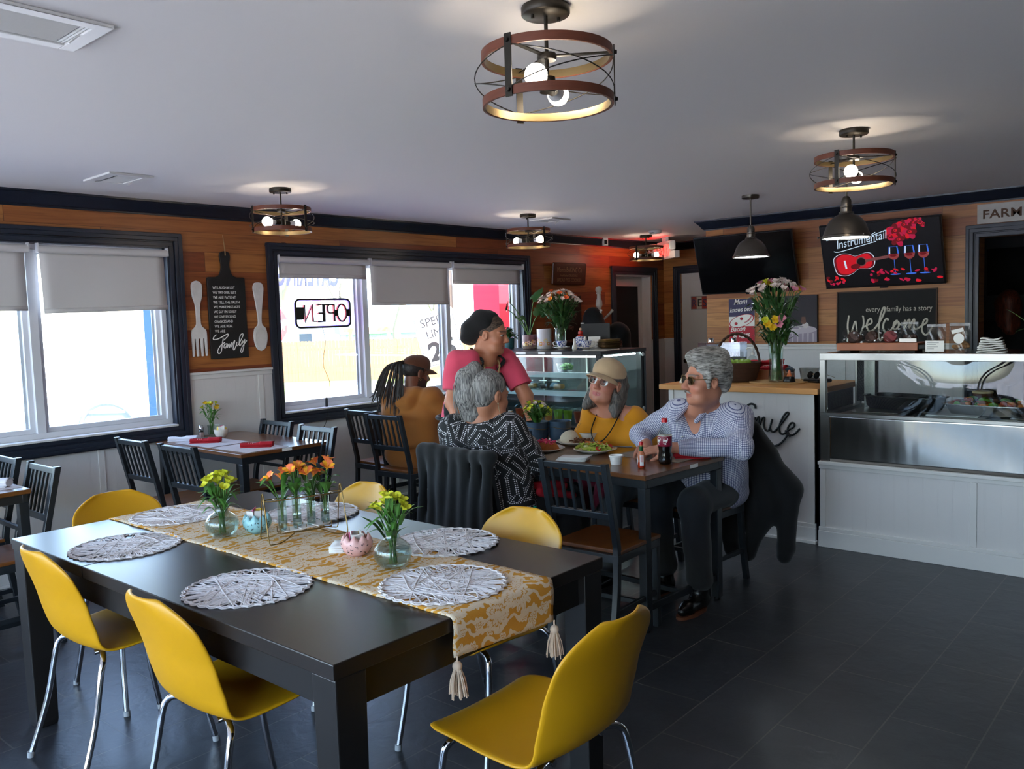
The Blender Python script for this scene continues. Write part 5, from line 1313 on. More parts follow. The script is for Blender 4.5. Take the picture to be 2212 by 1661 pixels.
t = thing('coat_tree', 'white turned wooden coat tree by the dark doorway', 'coat stand', (-5.32, 7.45, 0))
MB().lathe([(0, 0), (0.03, 0), (0.03, 1.25), (0.026, 1.42), (0.024, 1.55), (0.033, 1.56), (0.033, 1.575), (0.024, 1.585), (0.024, 1.6), (0.036, 1.63), (0.034, 1.67), (0.022, 1.70), (0.020, 1.745), (0.03, 1.75), (0.022, 1.762), (0.034, 1.785), (0.036, 1.80), (0.028, 1.822), (0, 1.83)], 28).build('post', M_CWHITE, t)
for k in range(4):
 a = PI/2*k+0.75; b = MB(); b.tube([(0.03*math.cos(a), 0.03*math.sin(a), 1.46), (0.12*math.cos(a), 0.12*math.sin(a), 1.545), (0.145*math.cos(a), 0.145*math.sin(a), 1.575)], [0.011, 0.013, 0.016], 10); b.build('peg', M_CWHITE, t)
for k in range(3): a = 2*PI*k/3; MB().tube(catmull([(0.02*math.cos(a), 0.02*math.sin(a), 0.25), (0.14*math.cos(a), 0.14*math.sin(a), 0.16), (0.26*math.cos(a), 0.26*math.sin(a), 0.012)], 5), 0.016, 10).build('leg', M_CWHITE, t)
t = thing('bakery_display_case', 'black refrigerated display case with lit glass shelves beside the window', 'display case', (-4.80, 5.88, 0))
cx0, cx1, cy0, cy1 = -0.82, 0.84, -0.33, 0.33
M_CASEB = mat('display_case_black', (18,19,21), 0.3); M_SHELF = mat('shelf_edge_white', (206,214,218), 0.4)
MB().box((cx0, cy0, 0.06), (cx1, cy1, 0.62)).build('base', M_CASEB, t, smooth=0, bevel=0.004)
MB().box((cx0, cy0+0.01, 0.0), (cx1, cy1, 0.06)).build('plinth', M_BLACK, t, smooth=0)
MB().box((cx0, cy0-0.004, 0.605), (cx1, cy0, 0.62)).build('base_trim', M_STEEL, t, smooth=0)
MB().box((cx0-0.005, cy0-0.005, 1.205), (cx1+0.005, cy1+0.005, 1.235)).build('top', M_CASEB, t, smooth=0, bevel=0.003)
MB().box((cx0, cy1-0.02, 0.62), (cx1, cy1, 1.205)).build('back', mat('case_back', (46,50,54), 0.4), t, smooth=0)
for x, y in ((cx1-0.05, cy0), (cx1-0.06, cy1-0.06), (cx0, cy0)): MB().box((x, y, 0.62), (x+0.05, y+0.03 if y < 0 else y+0.06, 1.205)).build('corner_post', M_CASEB, t, smooth=0, bevel=0.002)
MB().box((cx1-0.012, cy0+0.035, 0.62), (cx1-0.004, cy0+0.05, 1.2)).build('door_edge', M_STEEL, t, smooth=0)
for z in (0.90, 1.055):
 s = MB().box((cx0+0.02, cy0+0.07, z-0.012), (cx1-0.06, cy1-0.03, z-0.004)).build('shelf', M_CASEGLASS, t, smooth=0)
 MB().box((cx0+0.02, cy0+0.05, z-0.045), (cx1-0.06, cy0+0.068, z)).build('price_rail', M_SHELF, s, smooth=0)
for x in (-0.25, 0.25): MB().box((x-0.008, cy1-0.05, 0.64), (x+0.008, cy1-0.02, 1.2)).build('shelf_standard', M_STEEL, t, smooth=0)
MB().box((cx0+0.04, cy0+0.045, 1.183), (cx1-0.09, cy0+0.06, 1.194)).build('led_strip', M_LEDSTRIP, t, smooth=0)
MB().box((cx1-0.05, cy0+0.09, 1.183), (cx1-0.038, cy1-0.10, 1.194)).build('led_strip', M_LEDSTRIP, t, smooth=0)
MB().box((cx0+0.05, cy0+0.012, 0.62), (cx1-0.05, cy0+0.018, 1.205)).build('front_glass', M_CASEGLASS, t, smooth=0)
MB().box((cx1-0.012, cy0+0.05, 0.62), (cx1-0.006, cy1-0.06, 1.205)).build('side_glass', M_CASEGLASS, t, smooth=0)
for k, x in enumerate((-0.74, -0.58, -0.40, -0.22, -0.05, 0.2, 0.34)): MB().box((x, cy0-0.0055, 1.21), (x+(0.07 if k % 2 else 0.11), cy0-0.005, 1.228)).build('price_tag', M_WHITEM, t, smooth=0)
for z in (1.18, 0.72):
 for y in (cy0+0.03, cy1-0.05): MB().cyl((cx1, y, z), (cx1+0.008, y, z), 0.016, n=16).build('knob', M_GREY, t)
M_CUP = glass_mat('clear_cup', (232,238,236))
for k, (x, hgt, cols, lb) in enumerate(((-0.16, 0.11, [(190,70,30)], 'clear cup of orange-red juice at the left of the display case floor'), (-0.055, 0.12, [(196,206,170)], 'clear cup of pale lemonade on the display case floor'), (0.06, 0.12, [(200,120,20), (206,190,50)], 'clear cup of yellow and orange juice, left of its twin'), (0.165, 0.12, [(200,120,20), (206,190,50)], 'clear cup of yellow and orange juice, right of its twin'), (0.275, 0.12, [(130,150,30), (120,170,50)], 'clear cup of green juice on the display case floor'), (0.38, 0.12, [(120,150,40)], 'second clear cup of green juice, beside the seated woman'), (0.49, 0.115, [(150,60,30)], 'clear cup of red juice at the right of the display case floor'))):
 c = thing('juice_cup', lb, 'cup', (-4.80+x, 5.70, 0.621), group='juice cups on the display case floor')
 r0, r1 = 0.031, 0.044
 MB().lathe([(0, 0), (r0, 0), (r1, hgt), (r1-0.0015, hgt), (r0-0.001, 0.003), (0, 0.003)], 24).build('cup', M_CUP, c)
 z0 = 0.004
 for j, cl in enumerate(cols):
  z1 = hgt*0.42 if (len(cols) == 2 and j == 0) else hgt*0.86
  f = lambda z: r0-0.002+(r1-r0)*z/hgt
  MB().lathe([(0, z0), (f(z0), z0), (f(z1), z1), (0, z1)], 24).build('juice', mat('juice', cl, 0.2, emit=0.03), c); z0 = z1
 MB().lathe([(r1+0.001, hgt-0.002), (r1+0.002, hgt+0.004), (0.036, hgt+0.018), (0.015, hgt+0.026), (0, hgt+0.026)], 24).build('dome_lid', M_CUP, c)
for k, (x, m, lb) in enumerate(((-0.02, M_TAN, 'clear clamshell of pastry on the middle shelf, leftmost of three'), (0.13, M_CHOC, 'clear clamshell of chocolate cake on the middle shelf'), (0.28, M_TAN, 'clear clamshell of pastry on the middle shelf, rightmost of three'))):
 c = thing('pastry_clamshell', lb, 'container', (-4.80+x, 5.72, 0.899), group='clamshells on the middle shelf')
 MB().box((-0.04, -0.04, 0.004), (0.04, 0.03, 0.045)).build('pastry', m, c, smooth=0, bevel=0.012)
 for z0, z1, nm in ((0.0, 0.03, 'tray'), (0.03, 0.08, 'lid')):
  b = MB(); vs = []
  for z, w in ((z0, 0.056 if z0 == 0 else 0.066), (z1, 0.066 if z0 == 0 else 0.046)):
   for i, j in ((-1,-1), (1,-1), (1,1), (-1,1)): vs.append((i*w, j*w*0.9, z))
  b.add(vs, [(0,1,5,4), (1,2,6,5), (2,3,7,6), (3,0,4,7), (4,5,6,7) if z0 else (0,3,2,1)]); b.build(nm, M_CUP, c, smooth=0, bevel=0.006)
for k, (x, m, lb) in enumerate(((-0.5, M_PAPER, 'clear tub of white frosted cake on the top shelf near the window'), (-0.3, M_PAPER, 'clear tub of pale pastries on the top shelf'), (0.33, mat('salad_green', (84,120,60), 0.6), 'clear tub of green salad on the top shelf'))):
 c = thing('food_tub', lb, 'container', (-4.80+x, 5.74, 1.0525), group='tubs on the top shelf')
 MB().lathe([(0, 0), (0.06, 0), (0.075, 0.07), (0.074, 0.072), (0.058, 0.003), (0, 0.003)], 24).build('tub', M_CUP, c)
 b = MB(); r2 = random.Random(k)
 for j in range(16): b.ball((r2.uniform(-.04, .04), r2.uniform(-.04, .04), 0.02+r2.uniform(0, .045)), (0.02, 0.02, 0.012), 8, 6)
 tag(b.build('food', m, c), kind='stuff')
TZ = 0.7402
def runner_mat():
 m, n, l, b = nodes('mustard_floral_runner')
 uv = n.new('ShaderNodeUVMap'); uv.uv_map = 'UVMap'
 nz = n.new('ShaderNodeTexNoise'); nz.inputs['Scale'].default_value = 22; l.new(uv.outputs[0], nz.inputs[0])
 wv = n.new('ShaderNodeMixRGB'); wv.blend_type = 'LINEAR_LIGHT'; wv.inputs[0].default_value = 0.012; l.new(uv.outputs[0], wv.inputs[1]); l.new(nz.outputs['Color'], wv.inputs[2])
 def rosette(scale, pet, R, rnd):
  vo = n.new('ShaderNodeTexVoronoi'); vo.inputs['Scale'].default_value = scale; vo.inputs['Randomness'].default_value = rnd
  vo.voronoi_dimensions = '2D'
  l.new(wv.outputs[0], vo.inputs['Vector'])
  mp = n.new('ShaderNodeVectorMath'); mp.operation = 'SUBTRACT'; l.new(wv.outputs[0], mp.inputs[0]); l.new(vo.outputs['Position'], mp.inputs[1])
  sp = n.new('ShaderNodeSeparateXYZ'); l.new(mp.outputs[0], sp.inputs[0])
  a = mth(n, l, 'ARCTAN2', sp.outputs[1], sp.outputs[0])
  r = mth(n, l, 'MULTIPLY', vo.outputs['Distance'], 1.0/scale if False else 1.0)
  lob = mth(n, l, 'ABSOLUTE', mth(n, l, 'SINE', mth(n, l, 'MULTIPLY', a, pet/2)))
  rr = mth(n, l, 'DIVIDE', r, mth(n, l, 'ADD', mth(n, l, 'MULTIPLY', lob, R*0.32), R*0.72))
  ins = mth(n, l, 'LESS_THAN', rr, 1.0)
  gap1 = mth(n, l, 'LESS_THAN', mth(n, l, 'ABSOLUTE', mth(n, l, 'SUBTRACT', rr, 0.62)), 0.045)
  gap2 = mth(n, l, 'LESS_THAN', mth(n, l, 'ABSOLUTE', mth(n, l, 'SUBTRACT', rr, 0.30)), 0.05)
  ray = mth(n, l, 'LESS_THAN', mth(n, l, 'ABSOLUTE', mth(n, l, 'SINE', mth(n, l, 'MULTIPLY', a, pet))), 0.2)
  ray = mth(n, l, 'MULTIPLY', ray, mth(n, l, 'GREATER_THAN', rr, 0.36))
  cut = mth(n, l, 'MAXIMUM', mth(n, l, 'MAXIMUM', gap1, gap2), mth(n, l, 'MULTIPLY', ray, 0.75))
  return mth(n, l, 'MULTIPLY', ins, mth(n, l, 'SUBTRACT', 1.0, cut))
 big = rosette(7.5, 11, 0.36, 0.45); sm = rosette(17, 6, 0.33, 0.9)
 w = n.new('ShaderNodeTexWave'); w.inputs['Scale'].default_value = 9; w.inputs['Distortion'].default_value = 9; w.inputs['Detail'].default_value = 2; w.inputs['Detail Scale'].default_value = 1.6
 l.new(uv.outputs[0], w.inputs[0])
 sc = mth(n, l, 'GREATER_THAN', w.outputs['Fac'], 0.72)
 f = mth(n, l, 'MAXIMUM', mth(n, l, 'MAXIMUM', big, sm), mth(n, l, 'MULTIPLY', sc, 0.9))
 mx = n.new('ShaderNodeMixRGB'); l.new(f, mx.inputs[0]); mx.inputs[1].default_value = (*lin((206,146,58)), 1); mx.inputs[2].default_value = (*lin((226,206,178)), 1)
 l.new(mx.outputs[0], b.inputs['Base Color']); b.inputs['Roughness'].default_value = 0.95; b.inputs['Specular IOR Level'].default_value = 0.1
 n2 = n.new('ShaderNodeTexNoise'); n2.inputs['Scale'].default_value = 260; l.new(uv.outputs[0], n2.inputs[0])
 bp = n.new('ShaderNodeBump'); bp.inputs['Strength'].default_value = 0.9; bp.inputs['Distance'].default_value = 0.003
 l.new(mth(n, l, 'ADD', f, mth(n, l, 'MULTIPLY', n2.outputs[0], 0.35)), bp.inputs['Height']); l.new(bp.outputs[0], b.inputs['Normal'])
 return m
M_RUN = runner_mat()
t = thing('table_runner', 'mustard and cream floral table runner with tassels along the black table', 'table runner', (0, 0, 0))
path = [(-3.592-0.004, 0.62), (-3.594, 0.70), (-3.588, 0.741), (-3.575, 0.7435)]
n_ = 60
path = [(-3.593, 0.60+0.02*k) for k in range(7)]+[(-3.590, 0.7415)]+[(-3.575+(2.0-0.02)*k/n_, 0.7432) for k in range(n_+1)]+[(-1.582, 0.7415), (-1.5755, 0.735)]+[(-1.5735+0.002*math.sin(k), 0.72-0.012*k) for k in range(8)]
L_ = [0]
for a, c in zip(path[:-1], path[1:]): L_.append(L_[-1]+math.hypot(c[0]-a[0], c[1]-a[1]))
W_ = 0.415; NV = 24
b = MB(); vs = []; uvs = []
for (px, pz), s in zip(path, L_):
 q = (px+3.59)/2.0
 y0 = 1.497+0.018*q if True else 0
 for j in range(NV+1):
  v = j/NV
  drop = 0.0
  if px > -1.577 and pz < 0.73: drop = -(0.024*v)*((0.73-pz)/0.1)
  vs.append((px, y0+W_*v+0.002*math.sin(s*30+j), pz+drop+(0.0007*math.sin(s*60+j*1.7)))); uvs.append((s, v*W_))
nv = NV+1
fs = [(i*nv+j, (i+1)*nv+j, (i+1)*nv+j+1, i*nv+j+1) for i in range(len(path)-1) for j in range(NV)]
b.add(vs, fs)
ro = b.build('cloth', M_RUN, t, solid=0.004)
lay_ = ro.data.uv_layers.new(name='UVMap')
lookup = {}
for p, q in zip(vs, uvs): lookup[(round(p[0], 4), round(p[1], 4), round(p[2], 4))] = q
for lp in ro.data.loops:
 c = ro.data.vertices[lp.vertex_index].co; lay_.data[lp.index].uv = lookup.get((round(c.x, 4), round(c.y, 4), round(c.z, 4)), (0, 0))
M_TASSEL = mat('cream_yarn', (212,188,164), 0.95)
rt = random.Random(2)
for (x, y, z) in ((-1.566, 1.517, 0.636), (-1.566, 1.925, 0.612), (-3.600, 1.50, 0.60), (-3.600, 1.91, 0.60)):
 b = MB(); b.tube([(x, y, z+0.006), (x, y, z-0.012)], 0.003, 6)
 b.ball((x, y, z-0.022), (0.0135, 0.0135, 0.014), 14, 8); hd = b.build('tassel', M_TASSEL, t)
 b = MB()
 for k in range(46):
  a = rt.uniform(0, 2*PI); q = rt.uniform(0.2, 1); r0 = 0.010*q; r1 = 0.030*q
  b.tube([(x+r0*math.cos(a), y+r0*math.sin(a), z-0.028), (x+r1*0.8*math.cos(a), y+r1*0.8*math.sin(a), z-0.06), (x+r1*math.cos(a+0.1), y+r1*math.sin(a+0.1), z-0.095-rt.uniform(0, 0.012))], 0.0019, 5)
 b.build('fringe', M_TASSEL, hd)
M_CORD = mat('white_paper_cord', (222,214,212), 0.85)
def cord_mat(seed):
 r = random.Random(seed); b = MB(); R = 0.186
 for k in range(104):
  a = r.uniform(0, 2*PI); c = a+PI+r.uniform(-1.15, 1.15)
  p0 = (R*math.cos(a), R*math.sin(a)); p1 = (R*math.cos(c), R*math.sin(c)); z = 0.0016+0.0045*r.random()
  m = ((p0[0]+p1[0])/2+r.uniform(-.012, .012), (p0[1]+p1[1])/2+r.uniform(-.012, .012))
  b.tube([(*p0, 0.002), (*m, z), (*p1, 0.002)], 0.0021, 5, caps=False)
 pts = []
 for k in range(132):
  a = 2*PI*k/132; rr = R+0.0045*math.sin(a*33); pts.append((rr*math.cos(a), rr*math.sin(a), 0.0026+0.0014*math.cos(a*33)))
 b.tube(pts, 0.0026, 5, closed=True)
 b.tube([(p[0]*0.972, p[1]*0.972, 0.0045) for p in pts], 0.0022, 5, closed=True)
 return b
proto = [cord_mat(k).build('cord_weave', M_CORD, None) for k in range(2)]
for o in proto: o.name = 'woven_placemat'
MATPOS = [(-3.075, 1.335, TZ, 'woven white placemat on the bare black table in front of the left near chair'),
          (-2.262, 1.335, TZ, 'woven white placemat on the bare black table nearest the camera'),
          (-2.135, 2.030, TZ+0.0045, 'woven white placemat overlapping the far edge of the runner, by the ribbed vase'),
          (-1.790, 1.690, TZ+0.0065, 'woven white placemat lying on the right end of the runner'),
          (-3.375, 1.690, TZ+0.0065, 'woven white placemat lying on the left end of the runner'),
          (-2.93, 2.04, TZ+0.0045, 'woven white placemat behind the wire stand of orange flowers')]
for i, (x, y, z, lb) in enumerate(MATPOS):
 if i < 2: o = proto[i]
 else: o = proto[i % 2].copy(); COL.objects.link(o)
 o.location = (x, y, z); o.rotation_euler = (0, 0, i*1.3)
 tag(o, lb, 'placemat', 'woven placemats on the black table')
M_STEM = mat('flower_stem', (78,118,52), 0.5); M_FLEAF = mat('flower_leaf', (70,116,48), 0.45, var=0.25, vscale=14); M_DLEAF = mat('dark_leaf', (46,84,40), 0.45, var=0.25, vscale=14)
M_YG = mat('yellow_green_petal', (206,206,50), 0.55, var=0.15, vscale=40); M_ORANGE = mat('orange_petal', (232,118,66), 0.5, var=0.2, vscale=60); M_ORTH = mat('golden_throat', (244,176,40), 0.5)
M_WPET = mat('cream_petal', (226,206,198), 0.55, var=0.08, vscale=40); M_PPET = mat('pink_petal', (216,136,156), 0.55, var=0.15, vscale=40); M_YPET = mat('golden_petal', (222,180,30), 0.55); M_DOR = mat('deep_orange_petal', (220,92,36), 0.55, var=0.2, vscale=40)
def bloom_mesh(mats, size, seed, openn=1.0):
 r = random.Random(seed); b = MB()
 for k in range(6):
  a = 2*PI*k/6+r.uniform(-.15, .15); ln = size*(1 if k % 2 else 0.9); wd = size*(0.40 if k % 2 else 0.27)
  c, s = math.cos(a), math.sin(a); vs = []
  for i in range(6):
   q = i/5; rad = ln*(0.10+0.80*q*openn); h = ln*(0.10+0.85*math.sin(q*1.25)*(1.15-0.45*openn*q)); ww = wd*math.sin(PI*(0.12+0.80*q))**0.9
   for j in (-1, 0, 1): vs.append((c*rad-s*j*ww, s*rad+c*j*ww, h-(0 if j else 0.12*wd)))
  b.mat(0 if (k % 2 or len(mats) < 2) else 1)
  b.add(vs, [(i*3+j, i*3+j+1, i*3+4+j, i*3+3+j) for i in range(5) for j in range(2)])
 b.mat(len(mats)-1)
 b.tube([(0, 0, -size*0.15), (0, 0, size*0.2)], [size*0.06, size*0.14], 7)
 for k in range(4):
  a = 1.5*k; b.tube([(0, 0, size*0.15), (0.12*size*math.cos(a), 0.12*size*math.sin(a), size*0.8)], size*0.02, 4)
 return b
BL = {}
def bloom(parent, p, d, kind, size, roll):
 mats = {'y': [M_YG, M_YG], 'o': [M_ORANGE, M_ORTH], 'w': [M_WPET, M_WPET], 'p': [M_PPET, M_PPET], 'g': [M_YPET, M_YPET], 'd': [M_DOR, M_DOR]}[kind]
 key = (kind, round(size, 4), int(roll*10) % 3)
 if key not in BL:
  o = bloom_mesh(mats, size, hash(key) % 1000 if False else len(BL)*7+1, 0.75 if kind in 'yw' else 0.95).build('bloom', mats, None, smooth=60); BL[key] = o.data
 else:
  o = bpy.data.objects.new('bloom', BL[key]); COL.objects.link(o)
 o.parent = parent; o.location = p
 o.rotation_euler = (Vector(d).to_track_quat('Z', 'Y') @ Quaternion((0, 0, 1), roll)).to_euler()
 return o
def bouquet(t, base, top, R, n_, kinds, size, seed, leaves=8, leafw=0.012, leafl=0.09, base_r=0.012, spread_leaf=1.0, lm=None):
 """stems from base (z) fanning to a dome of radius R at height top"""
 r = random.Random(seed); bx, by, bz = base
 st = MB(); lv = MB()
 for i in range(n_):
  a = 2*PI*i*0.382+r.uniform(-.3, .3); q = math.sqrt((i+0.5)/n_)
  e = Vector((bx+R*q*math.cos(a), by+R*q*math.sin(a), top-0.45*R*q*q+r.uniform(-.015, .015)))
  s = Vector((bx+base_r*math.cos(a+2), by+base_r*math.sin(a+2), bz))
  m = s.lerp(e, 0.55)+Vector((-(e.x-bx)*0.18, -(e.y-by)*0.18, 0))
  P = catmull([s, m, e], 4); st.tube(P, 0.0021, 5)
  d = (P[-1]-P[-2]).normalized()+Vector((0.3*math.cos(a)*q, 0.3*math.sin(a)*q, 0))
  bloom(t, e, d, kinds[i % len(kinds)], size*r.uniform(0.85, 1.12) if False else size, r.uniform(0, 6))
  for k in range(leaves // max(1, n_)+1):
   z = r.uniform(0.35, 0.85); p0 = s.lerp(e, z); aa = a+r.uniform(-1.2, 1.2); ln = leafl*r.uniform(0.7, 1.2)
   leaf(lv, [p0, p0+Vector((math.cos(aa)*ln*0.4*spread_leaf, math.sin(aa)*ln*0.4*spread_leaf, ln*0.5)), p0+Vector((math.cos(aa)*ln*0.9*spread_leaf, math.sin(aa)*ln*0.9*spread_leaf, ln*r.uniform(0.1, 0.8)))], leafw*r.uniform(0.7, 1.2))
 st.build('stems', M_STEM, t); lv.build('leaves', lm or M_FLEAF, t, smooth=60)
M_WATER = glass_mat('water', (228,236,238), 1.0)
def bud_vase(x, y, label, seed):
 t = thing('ribbed_bud_vase', label, 'vase', (x, y, TZ+0.0045), seed, 'round ribbed glass vases of yellow flowers')
 rib = lambda a, z: 1+0.018*math.cos(a*30)*min(1, max(0, (0.088-z)/0.03))
 out = [(0.0, 0.0), (0.03, 0.0), (0.047, 0.012), (0.058, 0.03), (0.061, 0.047), (0.056, 0.066), (0.044, 0.081), (0.03, 0.090), (0.025, 0.096), (0.0245, 0.112), (0.027, 0.122)]
 inn = [(r-0.0025, z+(0.004 if z < 0.01 else 0)) for r, z in out[::-1] if r > 0.003]+[(0, 0.004)]
 MB().lathe(out+inn, 120, rib=rib).build('vase', M_VASE, t, smooth=60)
 MB().lathe([(0, 0.006), (0.028, 0.006), (0.044, 0.015), (0.0545, 0.032), (0.0575, 0.047), (0.054, 0.06), (0, 0.06)], 40).build('water', M_WATER, t)
 bouquet(t, (0, 0, 0.012), 0.215, 0.052, 13, 'y', 0.028, seed, leaves=18, leafw=0.009, leafl=0.08)
 return t
bud_vase(-2.895, 1.615, 'round ribbed vase of yellow-green flowers left of the pale blue bowl', 1)
bud_vase(-2.055, 1.725, 'round ribbed vase of yellow-green flowers right of the pink bowl', 5)
def egg_bowl(x, y, m, label, rz):
 t = thing('pierced_egg_bowl', label, 'bowl', (x, y, TZ+0.0045), rz, 'pierced eggshell bowls holding sugar packets')
 n = 88; vs = []; fs = []; prof = [(0.0, 0.0), (0.02, 0.001), (0.038, 0.012), (0.050, 0.03), (0.0525, 0.046), (0.048, 0.062), (0.040, 0.075)]
 L = len(prof)
 for k in range(n):
  a = 2*PI*k/n; saw = abs(((a*9/(2*PI)) % 1)-0.5)*2
  for i, (r, z) in enumerate(prof):
   f = max(0, (i-3)/3); zz = z-f*f*0.018*saw
   vs.append((r*math.cos(a), r*math.sin(a), zz))
 for k in range(n):
  for i in range(L-1): fs.append((k*L+i, ((k+1) % n)*L+i, ((k+1) % n)*L+i+1, k*L+i+1))
 b = MB(); b.add(vs, fs); b.build('shell', m, t, solid=0.003)
 r = random.Random(int(x*100)); d = MB()
 for k in range(64):
  a = r.uniform(0, 2*PI); z = r.uniform(0.016, 0.05); rr = 0.0525 if 0.03 < z else 0.046
  rr = 0.040+0.0125*math.sin(min(1, (z-0.008)/0.04)*PI/2); tl = r.uniform(0, PI)
  c = Vector((rr*math.cos(a), rr*math.sin(a), z)); nn = Vector((math.cos(a), math.sin(a), -0.2 if z < 0.03 else 0.1)).normalized(); u = Vector((-math.sin(a), math.cos(a), 0)); w = nn.cross(u)
  du = u*math.cos(tl)+w*math.sin(tl); dw = nn.cross(du)
  d.add([c+nn*0.0022+du*0.0042*math.cos(j*PI/3)+dw*0.0014*math.sin(j*PI/3) for j in range(6)], [tuple(range(6))])
 d.build('pierced_holes', M_BLACK, t, smooth=0)
 return t
M_PK = mat('sugar_packet', (226,220,214), 0.7); M_PKY = mat('yellow_packet', (226,190,60), 0.7); M_PKP = mat('pink_packet', (220,110,150), 0.7)
def packets(x, y, z, n, seed, grp, lab, r0=0.024, hh=0.05):
 r = random.Random(seed)
 for k in range(n):
  a = 2*PI*k/n+r.uniform(-.2, .2); q = r0*r.uniform(0.4, 1.0)
  m = (M_PK, M_PK, M_PKY, M_PK, M_PKP)[k % 5]
  o = MB().box((-0.017, -0.0015, -0.028), (0.017, 0.0015, 0.028)).build('sugar_packet', m, None, smooth=0)
  o.location = (x+q*math.cos(a), y+q*math.sin(a), z+hh+r.uniform(-0.004, 0.012)); o.rotation_euler = (r.uniform(-.3, .3), r.uniform(-.3, .3), a+PI/2+r.uniform(-.4, .4))
  tag(o, lab, 'sugar packet', grp)
M_EBLUE = mat('pale_blue_ceramic', (150,200,206), 0.3); M_EPINK = mat('pale_pink_ceramic', (226,176,170), 0.3)
egg_bowl(-2.830, 1.722, M_EBLUE, 'pale blue pierced eggshell bowl with sugar packets, left of the wire stand', 0.3)
egg_bowl(-2.262, 1.745, M_EPINK, 'pale pink pierced eggshell bowl with sugar packets beside the ribbed vase', 0.9)
packets(-2.830, 1.722, TZ+0.01, 7, 3, 'packets in the pale blue bowl', 'sweetener packet standing in the pale blue eggshell bowl')
packets(-2.262, 1.745, TZ+0.01, 7, 8, 'packets in the pale pink bowl', 'sweetener packet standing in the pale pink eggshell bowl', hh=0.044)
t = thing('paper_napkin', 'folded white paper napkin behind the pink eggshell bowl', 'napkin', (-2.335, 1.775, TZ+0.0048), 0.7)
for k in range(3): MB().grid(lambda u, v: ((u-0.5)*0.13, (v-0.5)*0.09, 0.003+0.008*k+0.006*math.sin(u*3)*v), 6, 4).build('fold', M_PAPER, t, solid=0.006)
M_GOLD = mat('gold_wire', (150,122,74), 0.35, 0.9)
A0 = Vector((-2.672, 1.655, TZ+0.004)); A1 = Vector((-2.588, 1.935, TZ+0.004)); ax = (A1-A0).normalized(); Ls = (A1-A0).length
t = thing('wire_test_tube_stand', 'gold wire stand holding four glass tubes of orange flowers', 'flower stand', A0, math.atan2(ax.y, ax.x))
r_ = 0.0022
H1 = 0.150
for x, s in ((0.0, 1), (Ls, -1)):
 MB().tube(catmull([(x, -0.055, 0.06), (x, -0.055, 0.004), (x+s*0.04, -0.05, 0.004), (x+s*0.07, -0.03, 0.022)] if False else [(x+s*0.10, -0.03, 0.028), (x+s*0.05, -0.05, 0.006), (x+s*0.01, -0.056, 0.003), (x, -0.05, 0.012), (x, -0.03, 0.08), (x, 0.0, H1+0.018), (x, 0.012, H1+0.022), (x, 0.02, H1+0.01), (x, 0.045, 0.05), (x, 0.056, 0.006), (x+s*0.02, 0.054, 0.004), (x+s*0.10, 0.03, 0.028)], 6), r_, 8).build('side_loop', M_GOLD, t)
for y in (-0.021, 0.021):
 MB().tube([(0, y*0.4, H1), (0.02, y, H1), (Ls-0.02, y, H1), (Ls, y*0.4, H1)], r_, 8).build('top_rail', M_GOLD, t)
 MB().tube([(0.10, y*1.5, 0.028), (Ls-0.10, y*1.5, 0.028)], r_, 8).build('bottom_rail', M_GOLD, t)
 MB().tube([(0.05, y, 0.028), (Ls-0.05, y, 0.028)], r_*0.8, 8).build('basket_rail', M_GOLD, t)
for k in range(7):
 x = 0.05+(Ls-0.10)*k/6; MB().tube([(x, -0.021, 0.05), (x, -0.021, 0.028), (x, 0.021, 0.028), (x, 0.021, 0.05)], r_*0.7, 6).build('basket_wire', M_GOLD, t)
for k in range(5):
 x = 0.038+(Ls-0.076)*(k)/4; MB().tube([(x, -0.021, H1), (x, 0.021, H1)], r_*0.8, 6).build('cross_wire', M_GOLD, t)
tubes = []
for k in range(4):
 fx = 0.066+(Ls-0.132)*k/3
 wp = A0+ax*fx
 c = thing('test_tube_vase', ('glass tube of orange flowers at the left end of the wire stand', 'second glass tube of orange flowers from the left end of the wire stand', 'third glass tube of orange flowers from the left end of the wire stand', 'glass tube of orange flowers at the right end of the wire stand')[k], 'vase', wp, 0.4*k, 'test tube vases in the wire stand')
 R = 0.0165
 o = [(0.0, 0.030), (0.008, 0.0315), (0.013, 0.036), (0.016, 0.044), (R, 0.06), (R, 0.148), (R+0.004, 0.151), (R+0.004, 0.153)]
 MB().lathe(o+[(max(r-0.0015, 0), z+0.0012 if z < 0.1 else z) for r, z in o[::-1]], 28).build('tube', M_VASE, c, smooth=60)
 MB().lathe([(0, 0.033), (0.010, 0.036), (R-0.0025, 0.047), (R-0.0018, 0.06), (R-0.0018, 0.088), (0, 0.088)], 24).build('water', M_WATER, c)
 bouquet(c, (0, 0, 0.07), 0.235+0.018*(k % 2), 0.042, 3 if k != 2 else 4, 'o', 0.034, 20+k, leaves=9, leafw=0.011, leafl=0.075, base_r=0.004, spread_leaf=0.9)
for k in range(3):
 o = MB().box((-0.034, -0.028, 0), (0.034, 0.028, 0.003)).build('tea_packet', M_PK, None, smooth=0)
 p = A0+ax*(0.10+0.05*k); o.location = (p.x, p.y, TZ+0.0375+0.0045*k); o.rotation_euler = (0.06*k, 0.0, 1.3+0.25*k)
 tag(o, 'white packet lying in the basket of the wire flower stand', 'packet', 'packets in the wire basket')
M_REDN = mat('red_napkin', (166,20,32), 0.9, bump=0.2, bscale=300); M_WHN = mat('white_napkin', (216,212,216), 0.9, bump=0.2, bscale=200)
M_STRIPE = mat('napkin_stripe', (220,170,160), 0.9)
M_PMAT = mat('printed_paper_mat', (196,186,184), 0.85, var=0.12, vscale=30); M_WOVEN = mat('beige_woven_mat', (150,136,118), 0.9, var=0.25, vscale=120)
